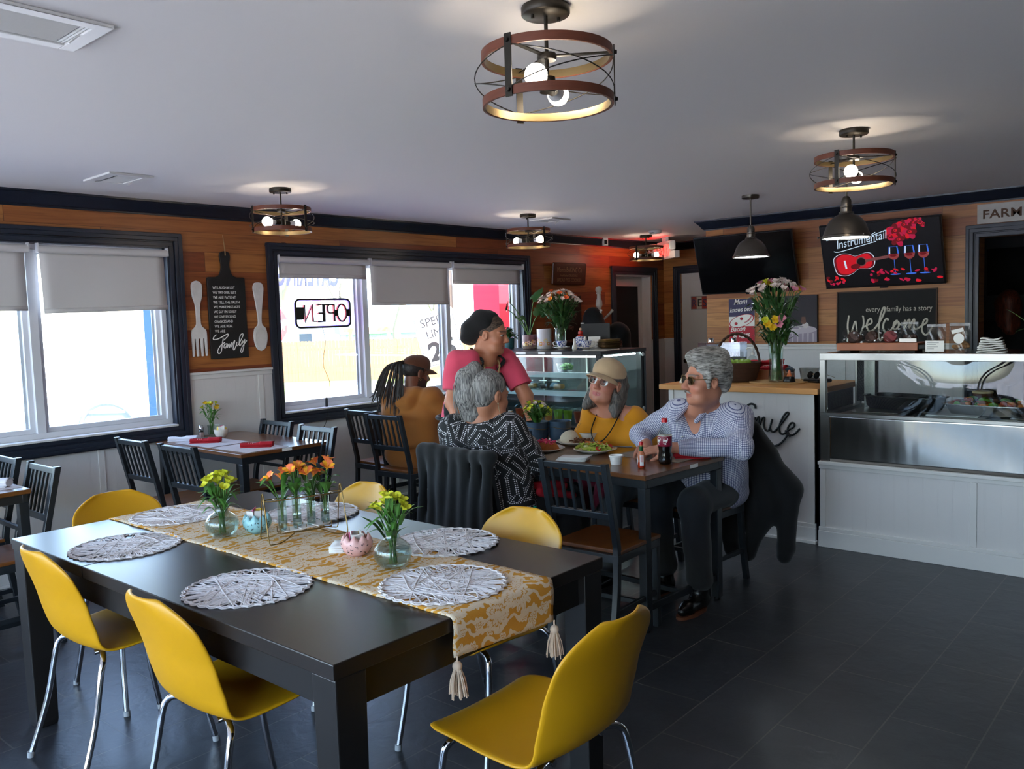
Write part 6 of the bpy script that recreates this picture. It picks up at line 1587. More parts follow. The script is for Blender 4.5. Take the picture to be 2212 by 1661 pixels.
def napkin_roll(x, y, z, rz, m, label, stripe=True, cutlery=True, grp='rolled cloth napkins with cutlery', L=0.2, R=0.019):
 t = thing('napkin_roll', label, 'napkin', (x, y, z), rz, grp)
 b = MB(); pts = [(-L/2+L*k/9, 0.003*math.sin(k), R*0.78) for k in range(10)]
 q = MB(); q.tube(pts, [R*(0.86+0.16*math.sin(k*1.3)+0.1*(k > 6)) for k in range(10)], 16)
 b.add([(p[0], p[1]*1.35, max(0.0006, R*0.8+(p[2]-R*0.8)*0.85)) for p in q.v], q.f)
 b.build('roll', m, t, smooth=60)
 MB().grid(lambda u, v: (-L*0.48+L*0.96*u, -0.034+0.03*v+0.004*math.sin(u*8), 0.001+0.020*v**2), 12, 4).build('loose_edge', m, t, solid=0.003)
 MB().grid(lambda u, v: (L*0.1+L*0.42*u, -R*1.32*math.cos(v*2.6)*1.06, R*0.8+R*0.95*math.sin(v*2.6)), 8, 10).build('overlap', m, t, solid=0.003)
 if stripe:
  b = MB()
  for k in range(3):
   x0 = -0.045+0.012*k
   b.tube([(x0, R*1.37*math.cos(a), R*0.8+R*0.9*math.sin(a)) for a in [0.3+2.4*j/8 for j in range(9)]], 0.0012, 4)
  b.build('stripes', M_STRIPE, t)
 if cutlery:
  b = MB(); b.tube([(-L*0.3, 0.004, R*1.62), (L*0.2, 0.0, R*1.74), (L*0.58, -0.004, R*1.9)], [0.003, 0.003, 0.002], 8); b.build('fork_handle', M_STEEL, t)
  b = MB(); b.ball((-L*0.38, 0.004, R*1.55), (0.022, 0.010, 0.003), 14, 6); b.build('spoon_bowl', M_STEEL, t)
 return t
def flat_mat(x, y, z, rz, w, h, m, label, grp):
 o = MB().box((-w/2, -h/2, 0), (w/2, h/2, 0.0016)).build('paper_placemat' if m is M_PMAT else 'woven_table_mat', m, None, smooth=0)
 o.location = (x, y, z); o.rotation_euler = (0, 0, rz); return tag(o, label, 'placemat', grp)
WZ = 0.7655
flat_mat(-5.19, 2.86, WZ, 0.02, 0.42, 0.29, M_PMAT, 'printed paper placemat on the red-napkin table, next to the window', 'paper placemats on the window table')
flat_mat(-4.75, 2.87, WZ, 0.02, 0.40, 0.29, M_PMAT, 'printed paper placemat on the red-napkin table, nearer the aisle', 'paper placemats on the window table')
napkin_roll(-5.22, 2.83, WZ+0.0018, 0.75, M_REDN, 'red napkin roll on the placemat next to the window')
napkin_roll(-4.72, 2.90, WZ+0.0018, 0.75, M_REDN, 'red napkin roll on the placemat nearer the aisle')
napkin_roll(-5.46, 2.80, WZ, 0.7, M_WHN, 'white napkin roll behind the red one under the first window', False, False)
flat_mat(-4.78, 1.37, WZ, 0.0, 0.40, 0.27, M_PMAT, 'printed paper placemat on the table at the left edge of the photo', 'paper placemats on the left-edge table')
napkin_roll(-4.74, 1.40, WZ+0.0018, 0.68, M_WHN, 'thick white napkin roll on the table at the left edge of the photo', False, False, L=0.22, R=0.024)
M_SALT = glass_mat('shaker_glass', (225,228,230))
def shaker(x, y, z, m, label, grp):
 t = thing('salt_shaker', label, 'shaker', (x, y, z), 0, grp)
 MB().lathe([(0, 0), (0.02, 0), (0.021, 0.006), (0.019, 0.045), (0.014, 0.058), (0.0, 0.058)], 8).build('jar', M_SALT, t, smooth=20)
 MB().lathe([(0, 0.002), (0.0175, 0.002), (0.017, 0.035), (0, 0.035)], 8).build('filling', m, t, smooth=20)
 MB().lathe([(0.0155, 0.055), (0.0165, 0.06), (0.0165, 0.07), (0.012, 0.078), (0, 0.08)], 20).build('cap', M_CHROME, t)
M_SALTF = mat('salt', (230,228,226), 0.8); M_PEPF = mat('pepper', (70,62,56), 0.9, var=0.4, vscale=200); M_PSALT = mat('pink_salt', (214,170,160), 0.8)
shaker(-5.57, 2.99, WZ, M_PEPF, 'pepper shaker left of the pink salt on the window table', 'salt and pepper shakers')
shaker(-5.50, 2.955, WZ, M_PSALT, 'shaker of pink salt on the window table', 'salt and pepper shakers')
t = thing('small_ribbed_vase', 'low ribbed glass vase with yellow flowers leaning left on the window table', 'vase', (-5.52, 3.07, WZ))
rib = lambda a, z: 1+0.03*math.cos(a*24)
o = [(0, 0), (0.04, 0), (0.05, 0.02), (0.048, 0.055), (0.052, 0.075)]
MB().lathe(o+[(max(0, r-0.002), z+(0.003 if z < .01 else 0)) for r, z in o[::-1]], 96, rib=rib).build('vase', M_VASE, t, smooth=60)
bouquet(t, (-0.02, -0.015, 0.01), 0.225, 0.055, 9, 'gy', 0.024, 31, leaves=16, leafw=0.008, leafl=0.07, lm=M_FLEAF)
M_CUPW = mat('cream_china', (218,208,192), 0.25, coat=0.4)
t = thing('cream_teacup', 'cream teacup full of coloured sweetener packets on the window table', 'cup', (-5.37, 3.03, WZ), 2.6)
o = [(0, 0), (0.026, 0.0), (0.028, 0.004), (0.042, 0.02), (0.048, 0.04), (0.05, 0.058)]
MB().lathe(o+[(max(0, r-0.003), z+(0.003 if z < .01 else 0)) for r, z in o[::-1]], 36).build('cup', M_CUPW, t)
MB().tube(catmull([(0.048, 0, 0.046), (0.07, 0, 0.044), (0.073, 0, 0.026), (0.044, 0, 0.018)], 5), 0.005, 8).build('handle', M_CUPW, t)
packets(-5.37, 3.03, WZ+0.012, 9, 12, 'packets in the cream teacup', 'sweetener packet in the cream teacup', 0.030, 0.034)
flat_mat(-2.93, 3.63, WZ+0.0005, -0.06, 0.44, 0.32, M_WOVEN, 'beige woven mat under the plates in front of the woman in dots', 'woven mats on the diners table')
flat_mat(-2.40, 3.90, WZ+0.0005, -0.06, 0.42, 0.30, M_WOVEN, 'beige woven mat in front of the man in the checked shirt', 'woven mats on the diners table')
M_CHINA = mat('white_china', (222,214,200), 0.25, coat=0.4)
def plate(x, y, label, R=0.125):
 t = thing('dinner_plate', label, 'plate', (x, y, WZ+0.0022), 0, 'white dinner plates of food')
 o = [(0, 0), (R*0.55, 0.0), (R*0.62, 0.004), (R*0.78, 0.010), (R, 0.020), (R+0.001, 0.022), (R*0.99, 0.0235), (R*0.76, 0.0145), (R*0.6, 0.008), (0, 0.0075)]
 MB().lathe(o, 56).build('plate', M_CHINA, t, smooth=50); return t
p1 = plate(-3.03, 3.665, 'white plate of enchiladas topped with pink onions'); p2 = plate(-3.02, 3.98, 'white plate with rice and shredded meat'); p3 = plate(-2.755, 3.79, 'white plate of green salad with avocado', 0.12)
PLATE_A = p1
M_ENCH = mat('fried_crust', (172,96,36), 0.6, var=0.45, vscale=45, bump=0.8, bscale=90); M_POTA = mat('potatoes', (206,120,44), 0.6, var=0.25, vscale=60); M_PONION = mat('pink_onion', (214,48,96), 0.4); M_SAUCE = mat('yellow_sauce', (220,160,50), 0.3)
M_RICE = mat('white_rice', (218,204,176), 0.8, var=0.15, vscale=260, bump=1.0, bscale=420, bdist=0.003); M_MEAT = mat('shredded_meat', (120,76,48), 0.7, var=0.4, vscale=60); M_BEANS = mat('black_beans', (40,22,18), 0.35, bump=0.8, bscale=120)
M_LETT = mat('lettuce', (168,186,70), 0.5, var=0.3, vscale=30); M_AVO = mat('avocado', (170,176,70), 0.45, var=0.2, vscale=10); M_AVOS = mat('avocado_skin', (60,90,34), 0.5); M_TOM = mat('tomato', (190,36,24), 0.35); M_CARR = mat('carrot', (226,110,30), 0.5); M_CAUL = mat('cauliflower', (214,208,150), 0.7)
def lump(name, m, parent, c, r, seed, amp=0.25, kind=None):
 rr = random.Random(seed); ph = [rr.uniform(0, 6) for _ in range(6)]
 b = MB(); q = MB(); q.ball((0, 0, 0), 1.0, 22, 14)
 vs = []
 for p in q.v:
  d = 1+amp*(math.sin(p[0]*4+ph[0])*math.sin(p[1]*4+ph[1])*0.6+math.sin(p[0]*9+ph[2])*math.sin(p[1]*8+ph[3])*math.sin(p[2]*7+ph[4])*0.5)
  vs.append((c[0]+p[0]*r[0]*d, c[1]+p[1]*r[1]*d, c[2]+max(-0.25, p[2])*r[2]*d))
 b.add(vs, q.f); o = b.build(name, m, parent, smooth=60)
 return o
lump('enchilada', M_ENCH, p1, (0.03, 0.01, 0.022), (0.072, 0.045, 0.034), 1); b = MB(); rr = random.Random(3)
for k in range(22): b.ball((-0.06+rr.uniform(-.03, .03), -0.01+rr.uniform(-.05, .05), 0.018+rr.uniform(0, .014)), (0.013, 0.011, 0.009), 8, 6)
tag(b.build('potatoes', M_POTA, p1), kind='stuff')
lump('sauce', M_SAUCE, p1, (-0.01, -0.055, 0.010), (0.05, 0.03, 0.006), 5, 0.1)
b = MB()
for k in range(16):
 a = rr.uniform(0, 6); c0 = Vector((0.03+rr.uniform(-.045, .045), 0.01+rr.uniform(-.025, .025), 0.056+rr.uniform(-.006, .008)))
 b.tube([c0+Vector((0.02*math.cos(a+q), 0.016*math.sin(a+q), 0.004*math.sin(3*q))) for q in (0, .6, 1.2, 1.8, 2.4)], 0.0036, 6)
b.build('pickled_onions', M_PONION, p1)
lump('rice_mound', M_RICE, p2, (-0.045, -0.01, 0.018), (0.066, 0.06, 0.062), 7, 0.05)
b = MB()
for k in range(70):
 c0 = Vector((0.045+rr.gauss(0, .022), -0.03+rr.gauss(0, .022), 0.016+abs(rr.gauss(0, .013)))); d = Vector((rr.uniform(-1, 1), rr.uniform(-1, 1), rr.uniform(-.3, .5))).normalized()*0.016
 b.tube([c0-d, c0+Vector((0, 0, .003)), c0+d], 0.0036, 5)
tag(b.build('shredded_meat', M_MEAT, p2), kind='stuff')
t = thing('bean_bowl', 'small white bowl of black beans on the rice plate', 'bowl', (-2.975, 4.035, WZ+0.012))
o = [(0, 0), (0.03, 0), (0.034, 0.006), (0.052, 0.03), (0.062, 0.056), (0.063, 0.058), (0.060, 0.058), (0.049, 0.031), (0.03, 0.008), (0, 0.008)]
MB().lathe(o, 40).build('bowl', M_CHINA, t, smooth=50); MB().lathe([(0, 0.04), (0.053, 0.04), (0.058, 0.053), (0.03, 0.056), (0, 0.057)], 30).build('beans', M_BEANS, t)
b = MB()
for k in range(60):
 c0 = (rr.gauss(0, .045), rr.gauss(0, .035), 0.014+abs(rr.gauss(0, .012))); s = rr.uniform(.012, .02); ph = rr.uniform(0, 6)
 b.grid(lambda u, v: (c0[0]+(u-.5)*2*s+0.004*math.sin(v*7+ph), c0[1]+(v-.5)*2*s+0.003*math.sin(u*9), c0[2]+0.008*math.sin(u*7+ph)*math.cos(v*6)+0.006), 4, 4)
tag(b.build('lettuce', M_LETT, p3), kind='stuff')
for k in range(9): lump('cauliflower', M_CAUL, p3, (rr.uniform(-.07, .07), rr.uniform(-.05, .05), 0.022+rr.uniform(0, .01)), (0.014, 0.012, 0.012), k, 0.3)
for x, y, a in ((0.01, -0.06, 0.2), (0.045, -0.03, 0.5), (-0.085, -0.02, 1.4), (0.06, 0.0, 0.3)):
 b = MB(); b.M = Matrix.Translation((x, y, 0.026)) @ Matrix.Rotation(a, 4, 'Z') @ Matrix.Rotation(0.5, 4, 'X'); b.prism([(0.045*math.cos(q), 0.022*math.sin(q)) for q in [PI*k/12 for k in range(13)]]+[(0.02*math.cos(q), 0.006*math.sin(q)) for q in [PI-PI*k/8 for k in range(9)]], (0, -0.008, -0.006), (1,0,0), (0,1,0), (0, 0, 0.013)); av = b.build('avocado_slice', M_AVO, p3, smooth=30, bevel=0.002)
 s = MB(); s.M = b.M; s.tube([(0.0455*math.cos(q), 0.0225*math.sin(q)-0.008, 0.0005) for q in [PI*k/12 for k in range(13)]], 0.002, 5); s.build('skin', M_AVOS, av)
for x, y in ((0.07, 0.045), (0.03, 0.05), (0.06, -0.055), (-0.02, 0.05)):
 b = MB(); b.M = Matrix.Translation((x, y, 0.032)) @ Matrix.Rotation(0.6, 4, 'Y'); b.lathe([(0, -0.004), (0.016, -0.004), (0.016, 0.004), (0, 0.004)], 16); b.build('tomato', M_TOM, p3, smooth=30)
b = MB()
for k in range(16): c0 = Vector((rr.gauss(0, .03), rr.gauss(.01, .03), .05)); d = Vector((rr.uniform(-1, 1), rr.uniform(-1, 1), .1))*0.018; b.tube([c0-d, c0+d], 0.0016, 5)
b.build('carrot_shreds', M_CARR, p3)
t = thing('dinner_fork', 'steel fork resting on the rim of the salad plate', 'fork', (-2.66, 3.85, WZ+0.028), 0.75)
MB().tube([(-0.06, 0, 0.0), (0.0, 0, 0.004), (0.09, 0, -0.002)], [0.004, 0.003, 0.006], 8).build('fork', M_STEEL, t)
t = thing('white_paper_napkin', 'folded white paper napkin at the table edge before the salad', 'napkin', (-2.71, 3.525, WZ), 0.35)
for k in range(4): MB().grid(lambda u, v: ((u-0.5)*0.16+0.006*k, (v-0.5)*0.10-0.004*k, 0.003+0.0055*k+0.012*max(0, u-0.6)*k*0.4), 6, 4).build('fold', M_PAPER, t, solid=0.004)
t = thing('ramekin', 'small white fluted ramekin near the hot sauce', 'ramekin', (-2.445, 3.54, WZ))
o = [(0, 0), (0.026, 0), (0.028, 0.004), (0.033, 0.038), (0.037, 0.04), (0.037, 0.047), (0.033, 0.047), (0.031, 0.04), (0.025, 0.006), (0, 0.006)]
MB().lathe(o, 64, rib=lambda a, z: 1+0.012*math.cos(a*26)*(1 if 0.006 < z < 0.037 else 0)).build('ramekin', M_WHITEM, t, smooth=40)
M_HOT = mat('hot_sauce', (176,60,24), 0.25, coat=0.6); M_HOTC = mat('hot_sauce_pale', (186,110,76), 0.25, coat=0.6); M_REDCAP = mat('red_cap', (190,14,26), 0.35); M_GREENF = mat('green_foil', (20,80,44), 0.35, 0.4)
t = thing('hot_sauce_bottle', 'small hot sauce bottle with red cap and green neck band', 'bottle', (-2.286, 3.528, WZ), -0.2)
MB().lathe([(0, 0), (0.0175, 0), (0.019, 0.003), (0.019, 0.03), (0, 0.03)], 20).build('sauce', M_HOT, t); MB().lathe([(0, 0.03), (0.019, 0.03), (0.019, 0.062), (0.017, 0.07), (0.009, 0.083), (0.0085, 0.086), (0, 0.086)], 20).build('upper_sauce', M_HOTC, t)
MB().lathe([(0.0095, 0.083), (0.0095, 0.106), (0.0, 0.106)], 18).build('neck_foil', M_GREENF, t); MB().lathe([(0, 0.106), (0.008, 0.106), (0.008, 0.114), (0, 0.114)], 16).build('neck', M_HOTC, t); MB().lathe([(0, 0.114), (0.0095, 0.114), (0.0095, 0.126), (0.008, 0.129), (0, 0.129)], 18).build('cap', M_REDCAP, t)
lb = MB()
def wrap(bm, r, a0, a1, z0, z1, n=8): bm.grid(lambda u, v: (r*math.cos(a0+(a1-a0)*u), r*math.sin(a0+(a1-a0)*u), z0+(z1-z0)*v), n, 1)
wrap(lb, 0.0195, -1.2, -0.2, 0.008, 0.062); lb.build('side_label', M_WHITEM, t)
lb = MB(); wrap(lb, 0.0197, -1.05, -0.3, 0.03, 0.06, 6); lb.build('label_print', M_EPINK, t); lb = MB(); wrap(lb, 0.0198, -1.2, -0.2, 0.006, 0.012); lb.build('label_base', M_REDCAP, t)
lb = MB(); c0 = -2.3; lb.add([(0.0196*math.cos(c0+dx), 0.0196*math.sin(c0+dx), z) for dx, z in ((0, 0.058), (0.55, 0.035), (0, 0.012), (-0.55, 0.035))], [(0, 1, 2, 3)]); lb.build('diamond_label', M_WHITEM, t, smooth=0)
M_COLA = mat('dark_cola', (22,10,8), 0.15, coat=0.6); M_SODALAB = mat('maroon_soda_label', (126,20,48), 0.4)
t = thing('soda_bottle', 'plastic bottle of dark soda with a maroon label and red cap', 'bottle', (-2.242, 3.677, WZ), 0.0)
o = [(0, 0.002), (0.026, 0.0), (0.033, 0.006), (0.0355, 0.02), (0.0345, 0.05), (0.032, 0.066), (0.0345, 0.085), (0.0358, 0.092), (0.0358, 0.142), (0.0345, 0.150), (0.030, 0.168), (0.021, 0.190), (0.0145, 0.203), (0.0135, 0.212), (0.0135, 0.222), (0.0, 0.222)]
MB().lathe(o, 40).build('bottle', M_VASE, t, smooth=60)
MB().lathe([(0, 0.004)]+[(r-0.0012, z) for r, z in o[1:7]]+[(0.0342, 0.096), (0, 0.096)], 36).build('cola', M_COLA, t)
MB().lathe([(0.0357, 0.092), (0.0362, 0.093), (0.0362, 0.142), (0.0357, 0.143)], 48).build('label', M_SODALAB, t)
MB().lathe([(0.0358, 0.1435), (0.0362, 0.1435), (0.0362, 0.146), (0.0358, 0.146)], 40).build('label_edge', M_CREAM, t)
MB().lathe([(0, 0.211), (0.0155, 0.211), (0.0155, 0.228), (0.014, 0.231), (0, 0.231)], 28, rib=lambda a, z: 1+0.012*math.cos(a*30)).build('cap', M_REDCAP, t)
for ac in (-2.0, -0.95):
 for st_, r2 in ((([(-0.30, 0.118), (-0.22, 0.130), (-0.15, 0.122), (-0.2, 0.114), (-0.27, 0.117)], [(-0.1, 0.128), (-0.05, 0.116), (0.0, 0.126), (0.03, 0.116), (0.1, 0.127), (0.16, 0.118), (0.22, 0.128), (0.28, 0.119)], [(-0.28, 0.111), (-0.1, 0.108), (0.1, 0.112), (0.3, 0.124), (0.34, 0.13), (0.25, 0.135), (0.0, 0.136), (-0.2, 0.134)], [(-0.1, 0.101), (-0.06, 0.106), (0.0, 0.103), (0.05, 0.106), (0.1, 0.101)]), 0.0012),):
  b = MB()
  for s in st_: b.tube([(0.0364*math.cos(ac+p.x), 0.0364*math.sin(ac+p.x), p.y) for p in catmull(s, 4)], r2, 5)
  b.build('label_script', M_WHITEM, t)
napkin_roll(-2.215, 3.90, WZ+0.002, 0.62, M_REDN, 'unrolled red napkin with cutlery at the right end of the diners table', False, True, L=0.19, R=0.022)
M_BLUECER = mat('slate_blue_stoneware', (54,76,96), 0.35, var=0.35, vscale=30, bump=0.3, bscale=120)
def tin(x, y, label):
 t = thing('stoneware_pot', label, 'pot', (x, y, WZ), 0.5, 'slate blue stoneware pots')
 o = [(0, 0), (0.06, 0), (0.064, 0.006), (0.066, 0.05), (0.069, 0.118), (0.070, 0.124), (0.066, 0.124), (0.062, 0.05), (0.058, 0.008), (0, 0.008)]
 MB().lathe(o, 48).build('pot', M_BLUECER, t, smooth=50)
 MB().tube([(0.0685*math.cos(a), 0.0685*math.sin(a), 0.086+0.006*math.sin(a*2)) for a in [-2.4+2.6*k/16 for k in range(17)]], 0.0018, 5).build('gilt_line', M_GOLD, t); return t
tp = tin(-3.305, 3.955, 'slate blue pot holding small greenish flowers, left of its twin'); tin(-3.20, 4.045, 'empty slate blue pot right of the pot with flowers')
bouquet(tp, (0, 0, 0.06), 0.235, 0.072, 16, 'yyw', 0.022, 44, leaves=60, leafw=0.009, leafl=0.075)
shaker(-3.36, 3.85, WZ, M_SALTF, 'salt shaker left of the slate blue pots', 'salt and pepper shakers by the pots'); shaker(-3.315, 3.865, WZ, M_PEPF, 'shaker right beside the salt, before the slate blue pots', 'salt and pepper shakers by the pots')
CZ = 1.0105
M_WICK = mat('dark_wicker', (66,38,22), 0.7, var=0.4, vscale=20, bump=0.9, bscale=50, stretch=(1,1,4), bdist=0.006)
t = thing('wicker_basket', 'dark wicker basket with a tall arched handle on the counter', 'basket', (-2.86, 5.70, CZ), 0.72)
rib = lambda a, z: 1+0.012*math.sin(a*40+(1 if int(z/0.012) % 2 else 0)*PI)
pr = [(0.125, 0.0), (0.135, 0.012)]+[(0.135+0.032*k/9, 0.012+0.012*k) for k in range(1, 10)]+[(0.172, 0.13), (0.172, 0.14), (0.16, 0.14), (0.13, 0.02), (0, 0.02)]
MB().lathe([(0, 0)]+pr, 96, sy=0.8, rib=rib).build('basket', M_WICK, t, smooth=60)
b = MB()
for ph in (0, PI):
 b.tube([(0.163*math.cos(q)+0.0, 0.007*math.sin(q*16+ph), 0.12+0.225*math.sin(q)+0.006*math.cos(q*16+ph)) for q in [PI*k/60 for k in range(61)]], 0.0075, 7)
b.build('handle', M_WICK, t)
b = MB(); rr = random.Random(6)
for k in range(16): b.ball((rr.uniform(-.11, .11), rr.uniform(-.08, .08), 0.135+rr.uniform(-.012, .012)), (0.026, 0.022, 0.02), 12, 8)
tag(b.build('limes', mat('lime_green', (130,160,50), 0.4, var=0.2, vscale=10), t), kind='stuff')
t = thing('round_rattan_mat', 'round woven rattan mat under the tall vase on the counter', 'mat', (-2.56, 5.73, CZ))
b = MB()
pts = []
for k in range(420): a = k*0.16; r = 0.004+0.198*k/420; pts.append((r*math.cos(a), r*math.sin(a), 0.004))
MB().lathe([(0, 0), (0.20, 0), (0.202, 0.004), (0.20, 0.007), (0, 0.007)], 56).build('mat', mat('rattan', (170,128,78), 0.8, bump=1.0, bscale=90), t, smooth=40)
t = thing('tall_glass_vase', 'tall glass vase of pink, cream and yellow flowers on the counter', 'vase', (-2.57, 5.715, CZ+0.0072))
o = [(0, 0), (0.05, 0), (0.053, 0.004), (0.047, 0.10), (0.048, 0.2), (0.055, 0.30)]
MB().lathe(o+[(max(0, r-0.003), z+(0.006 if z < .01 else 0)) for r, z in o[::-1]], 48, rib=lambda a, z: 1+0.012*math.cos(a*12)).build('vase', M_VASE, t, smooth=60)
MB().lathe([(0, 0.008), (0.049, 0.008), (0.0435, 0.1), (0.0435, 0.2), (0, 0.2)], 32).build('water', M_WATER, t)
bouquet(t, (0, 0, 0.012), 0.70, 0.185, 44, 'wwpwgwwywp', 0.036, 77, leaves=130, leafw=0.015, leafl=0.12, base_r=0.035, lm=M_DLEAF)
for k, (kx, kz) in enumerate(((-0.06, 0.40), (-0.02, 0.38), (0.03, 0.40), (0.0, 0.43), (-0.08, 0.43), (0.05, 0.44))): bloom(t, (kx*0.75+0.04, -0.10+kx*0.4, kz), (0.5, -0.8, 0.3), 'ggpgyp'[k], 0.036, k)
t = thing('snow_globe', 'little snow globe on a black base beside the tall vase', 'snow globe', (-2.468, 5.70, CZ+0.0072))
MB().lathe([(0, 0), (0.040, 0), (0.042, 0.006), (0.034, 0.03), (0.03, 0.036), (0, 0.036)], 28).build('base', M_BLKPLAST, t)
MB().ball((0, 0, 0.066), 0.036, 28, 18).build('globe', M_VASE, t); b = MB(); b.lathe([(0, 0.036), (0.02, 0.038), (0.012, 0.055), (0.008, 0.075), (0, 0.085)], 12); b.build('ornament', M_ORANGE, t)
t = thing('sunglasses', 'dark sunglasses standing on their case at the end of the counter', 'sunglasses', (-2.33, 5.78, CZ+0.001), -0.5)
for x in (-0.034, 0.034): MB().prism([(0.028*math.cos(q), 0.025*math.sin(q)) for q in [2*PI*k/20 for k in range(20)]], (x, 0, 0.05), (1,0,0), (0,0.3,1), (0, 0.002, 0)).build('lens', M_TVBLACK, t, smooth=30)
MB().tube([(-0.064, 0.002, 0.055), (-0.066, 0.06, 0.052), (-0.062, 0.13, 0.03)], 0.0018, 6).build('temple', M_GOLD, t); MB().tube([(0.064, 0.002, 0.055), (0.066, 0.06, 0.052), (0.062, 0.13, 0.03)], 0.0018, 6).build('temple', M_GOLD, t); MB().tube([(-0.008, 0, 0.054), (0, -0.004, 0.058), (0.008, 0, 0.054)], 0.002, 6).build('bridge', M_GOLD, t)
MB().box((-0.075, -0.03, 0), (0.075, 0.1, 0.025)).build('case', M_BLKPLAST, t, smooth=0, bevel=0.01)
M_ACRYL = glass_mat('acrylic', (232,236,240), 1.3)
def straw_bin(x, y, label, seed):
 t = thing('acrylic_straw_bin', label, 'bin', (x, y, CZ), 0.1, 'clear acrylic bins at the back of the counter')
 b = MB(); w = 0.075; H = 0.275
 for lo, hi in (((-w, -w, 0), (w, w, 0.004)), ((-w, -w, 0.004), (w, -w+0.004, H)), ((-w, w-0.004, 0.004), (w, w, H)), ((-w, -w+0.004, 0.004), (-w+0.004, w-0.004, H)), ((w-0.004, -w+0.004, 0.004), (w, w-0.004, H))): b.box(lo, hi)
 b.build('bin', M_ACRYL, t, smooth=0); MB().lathe([(0, H), (0.022, H), (0.018, H+0.03), (0.02, H+0.034), (0, H+0.034)], 20).build('knob', M_CHROME, t)
 MB().box((-w, -w, H-0.002), (w, w, H+0.002)).build('lid', M_ACRYL, t, smooth=0)
 r = random.Random(seed); b = MB()
 for k in range(26): x0, y0 = r.uniform(-.05, .05), r.uniform(-.05, .05); b.tube([(x0, y0, 0.006), (max(-.066, min(.066, x0+r.uniform(-.04, .04))), max(-.066, min(.066, y0+r.uniform(-.03, .03))), r.uniform(0.17, 0.21))], 0.0032, 6)
 tag(b.build('straws', M_WHITEM, t), kind='stuff')
straw_bin(-3.19, 5.93, 'clear acrylic bin behind the head of the man in the checked shirt', 1); straw_bin(-3.01, 5.95, 'clear acrylic bin of white straws seen through the basket handle', 2)
t = thing('soap_pump_bottle', 'clear pump bottle with a white pump behind the basket handle', 'bottle', (-2.86, 5.95, CZ))
MB().lathe([(0, 0), (0.03, 0), (0.034, 0.01), (0.034, 0.14), (0.026, 0.165), (0.012, 0.175), (0.012, 0.185), (0, 0.185)], 28).build('bottle', M_VASE, t); MB().lathe([(0, 0.18), (0.015, 0.18), (0.015, 0.2), (0.005, 0.205), (0.005, 0.225), (0.016, 0.228), (0.014, 0.238), (0, 0.238)], 20).build('pump', M_WHITEM, t); MB().tube([(0, 0, 0.232), (-0.035, -0.01, 0.232), (-0.042, -0.012, 0.222)], 0.005, 8).build('spout', M_WHITEM, t)
t = thing('wooden_crate', 'shallow reddish wooden crate under the red napkins on the counter', 'crate', (-2.74, 5.945, CZ), 0.05)
b = MB(); b.box((-0.17, -0.09, 0), (0.17, 0.09, 0.008)); b.box((-0.17, -0.09, 0.008), (0.17, -0.08, 0.075)); b.box((-0.17, 0.08, 0.008), (0.17, 0.09, 0.075)); b.box((-0.17, -0.08, 0.008), (-0.16, 0.08, 0.075)); b.box((0.16, -0.08, 0.008), (0.17, 0.08, 0.075)); b.build('crate', M_BOARD, t, smooth=0, bevel=0.002)
for k, (x, y, rz, lb) in enumerate(((-0.08, -0.03, 0.1, 'red napkin roll in the crate, lowest left'), (0.02, 0.02, 0.0, 'red napkin roll in the crate, in the middle'), (0.07, -0.03, -0.15, 'red napkin roll in the crate, lower right'), (-0.01, 0.0, 0.35, 'red napkin roll lying on top of the other rolls in the crate'))):
 napkin_roll(-2.74+x*0.6, 5.945+y, CZ+0.06+0.035*(k == 3)+0.004*k, rz, M_REDN, lb, True, False, 'red napkin rolls in the crate', L=0.24, R=0.024)
t = thing('blue_napkin', 'dark blue cloth at the right end of the wooden crate', 'cloth', (-2.58, 5.93, CZ+0.06), 0.2)
lump('cloth', mat('denim_blue', (44,62,84), 0.9), t, (0, 0, 0.01), (0.05, 0.05, 0.03), 4, 0.3)
t = thing('deli_tub', 'empty clear plastic tub behind the sunglasses on the counter', 'tub', (-2.42, 5.93, CZ))
o = [(0, 0), (0.055, 0), (0.068, 0.085), (0.072, 0.088), (0.070, 0.09), (0.053, 0.003), (0, 0.003)]; MB().lathe(o, 32).build('tub', M_FILM, t, smooth=40)
for k in range(4):
 o = MB().box((-0.045, -0.027, 0), (0.045, 0.027, 0.011)).build('white_card_pack', M_WHITEM, None, smooth=0, bevel=0.001); o.location = (-3.16+0.004*k, 5.50+0.003*k, CZ+0.0112*k); o.rotation_euler = (0, 0, 0.1*k)
 tag(o, ('lowest white card pack of the stack at the left end of the counter', 'second white card pack from the bottom of the counter stack', 'third white card pack from the bottom of the counter stack', 'topmost white card pack of the stack at the left end of the counter')[k], 'cards', 'white card packs on the counter')
t = thing('black_menu_tray', 'flat black tray standing behind the basket on the counter', 'tray', (-2.93, 5.835, CZ), 0.2); MB().box((-0.07, 0, 0), (0.07, 0.012, 0.17)).build('tray', M_BLKPLAST, t, smooth=0, bevel=0.003)
DZ = 1.2355
M_TEALG = mat('teal_glass_pot', (40,84,90), 0.2); M_SOIL = mat('soil', (40,30,22), 0.95); M_PINKPOT = mat('dusty_plum_pot', (112,72,76), 0.35); M_WHPOT = mat('white_floral_pot', (206,200,206), 0.35)
t = thing('small_leafy_plant', 'small round-leaved plant in a teal glass pot by the window', 'plant', (-5.36, 6.03, DZ))
MB().lathe([(0, 0), (0.05, 0), (0.055, 0.10), (0.05, 0.10), (0.048, 0.085), (0, 0.085)], 32).build('pot', M_TEALG, t); b = MB(); rr = random.Random(8)
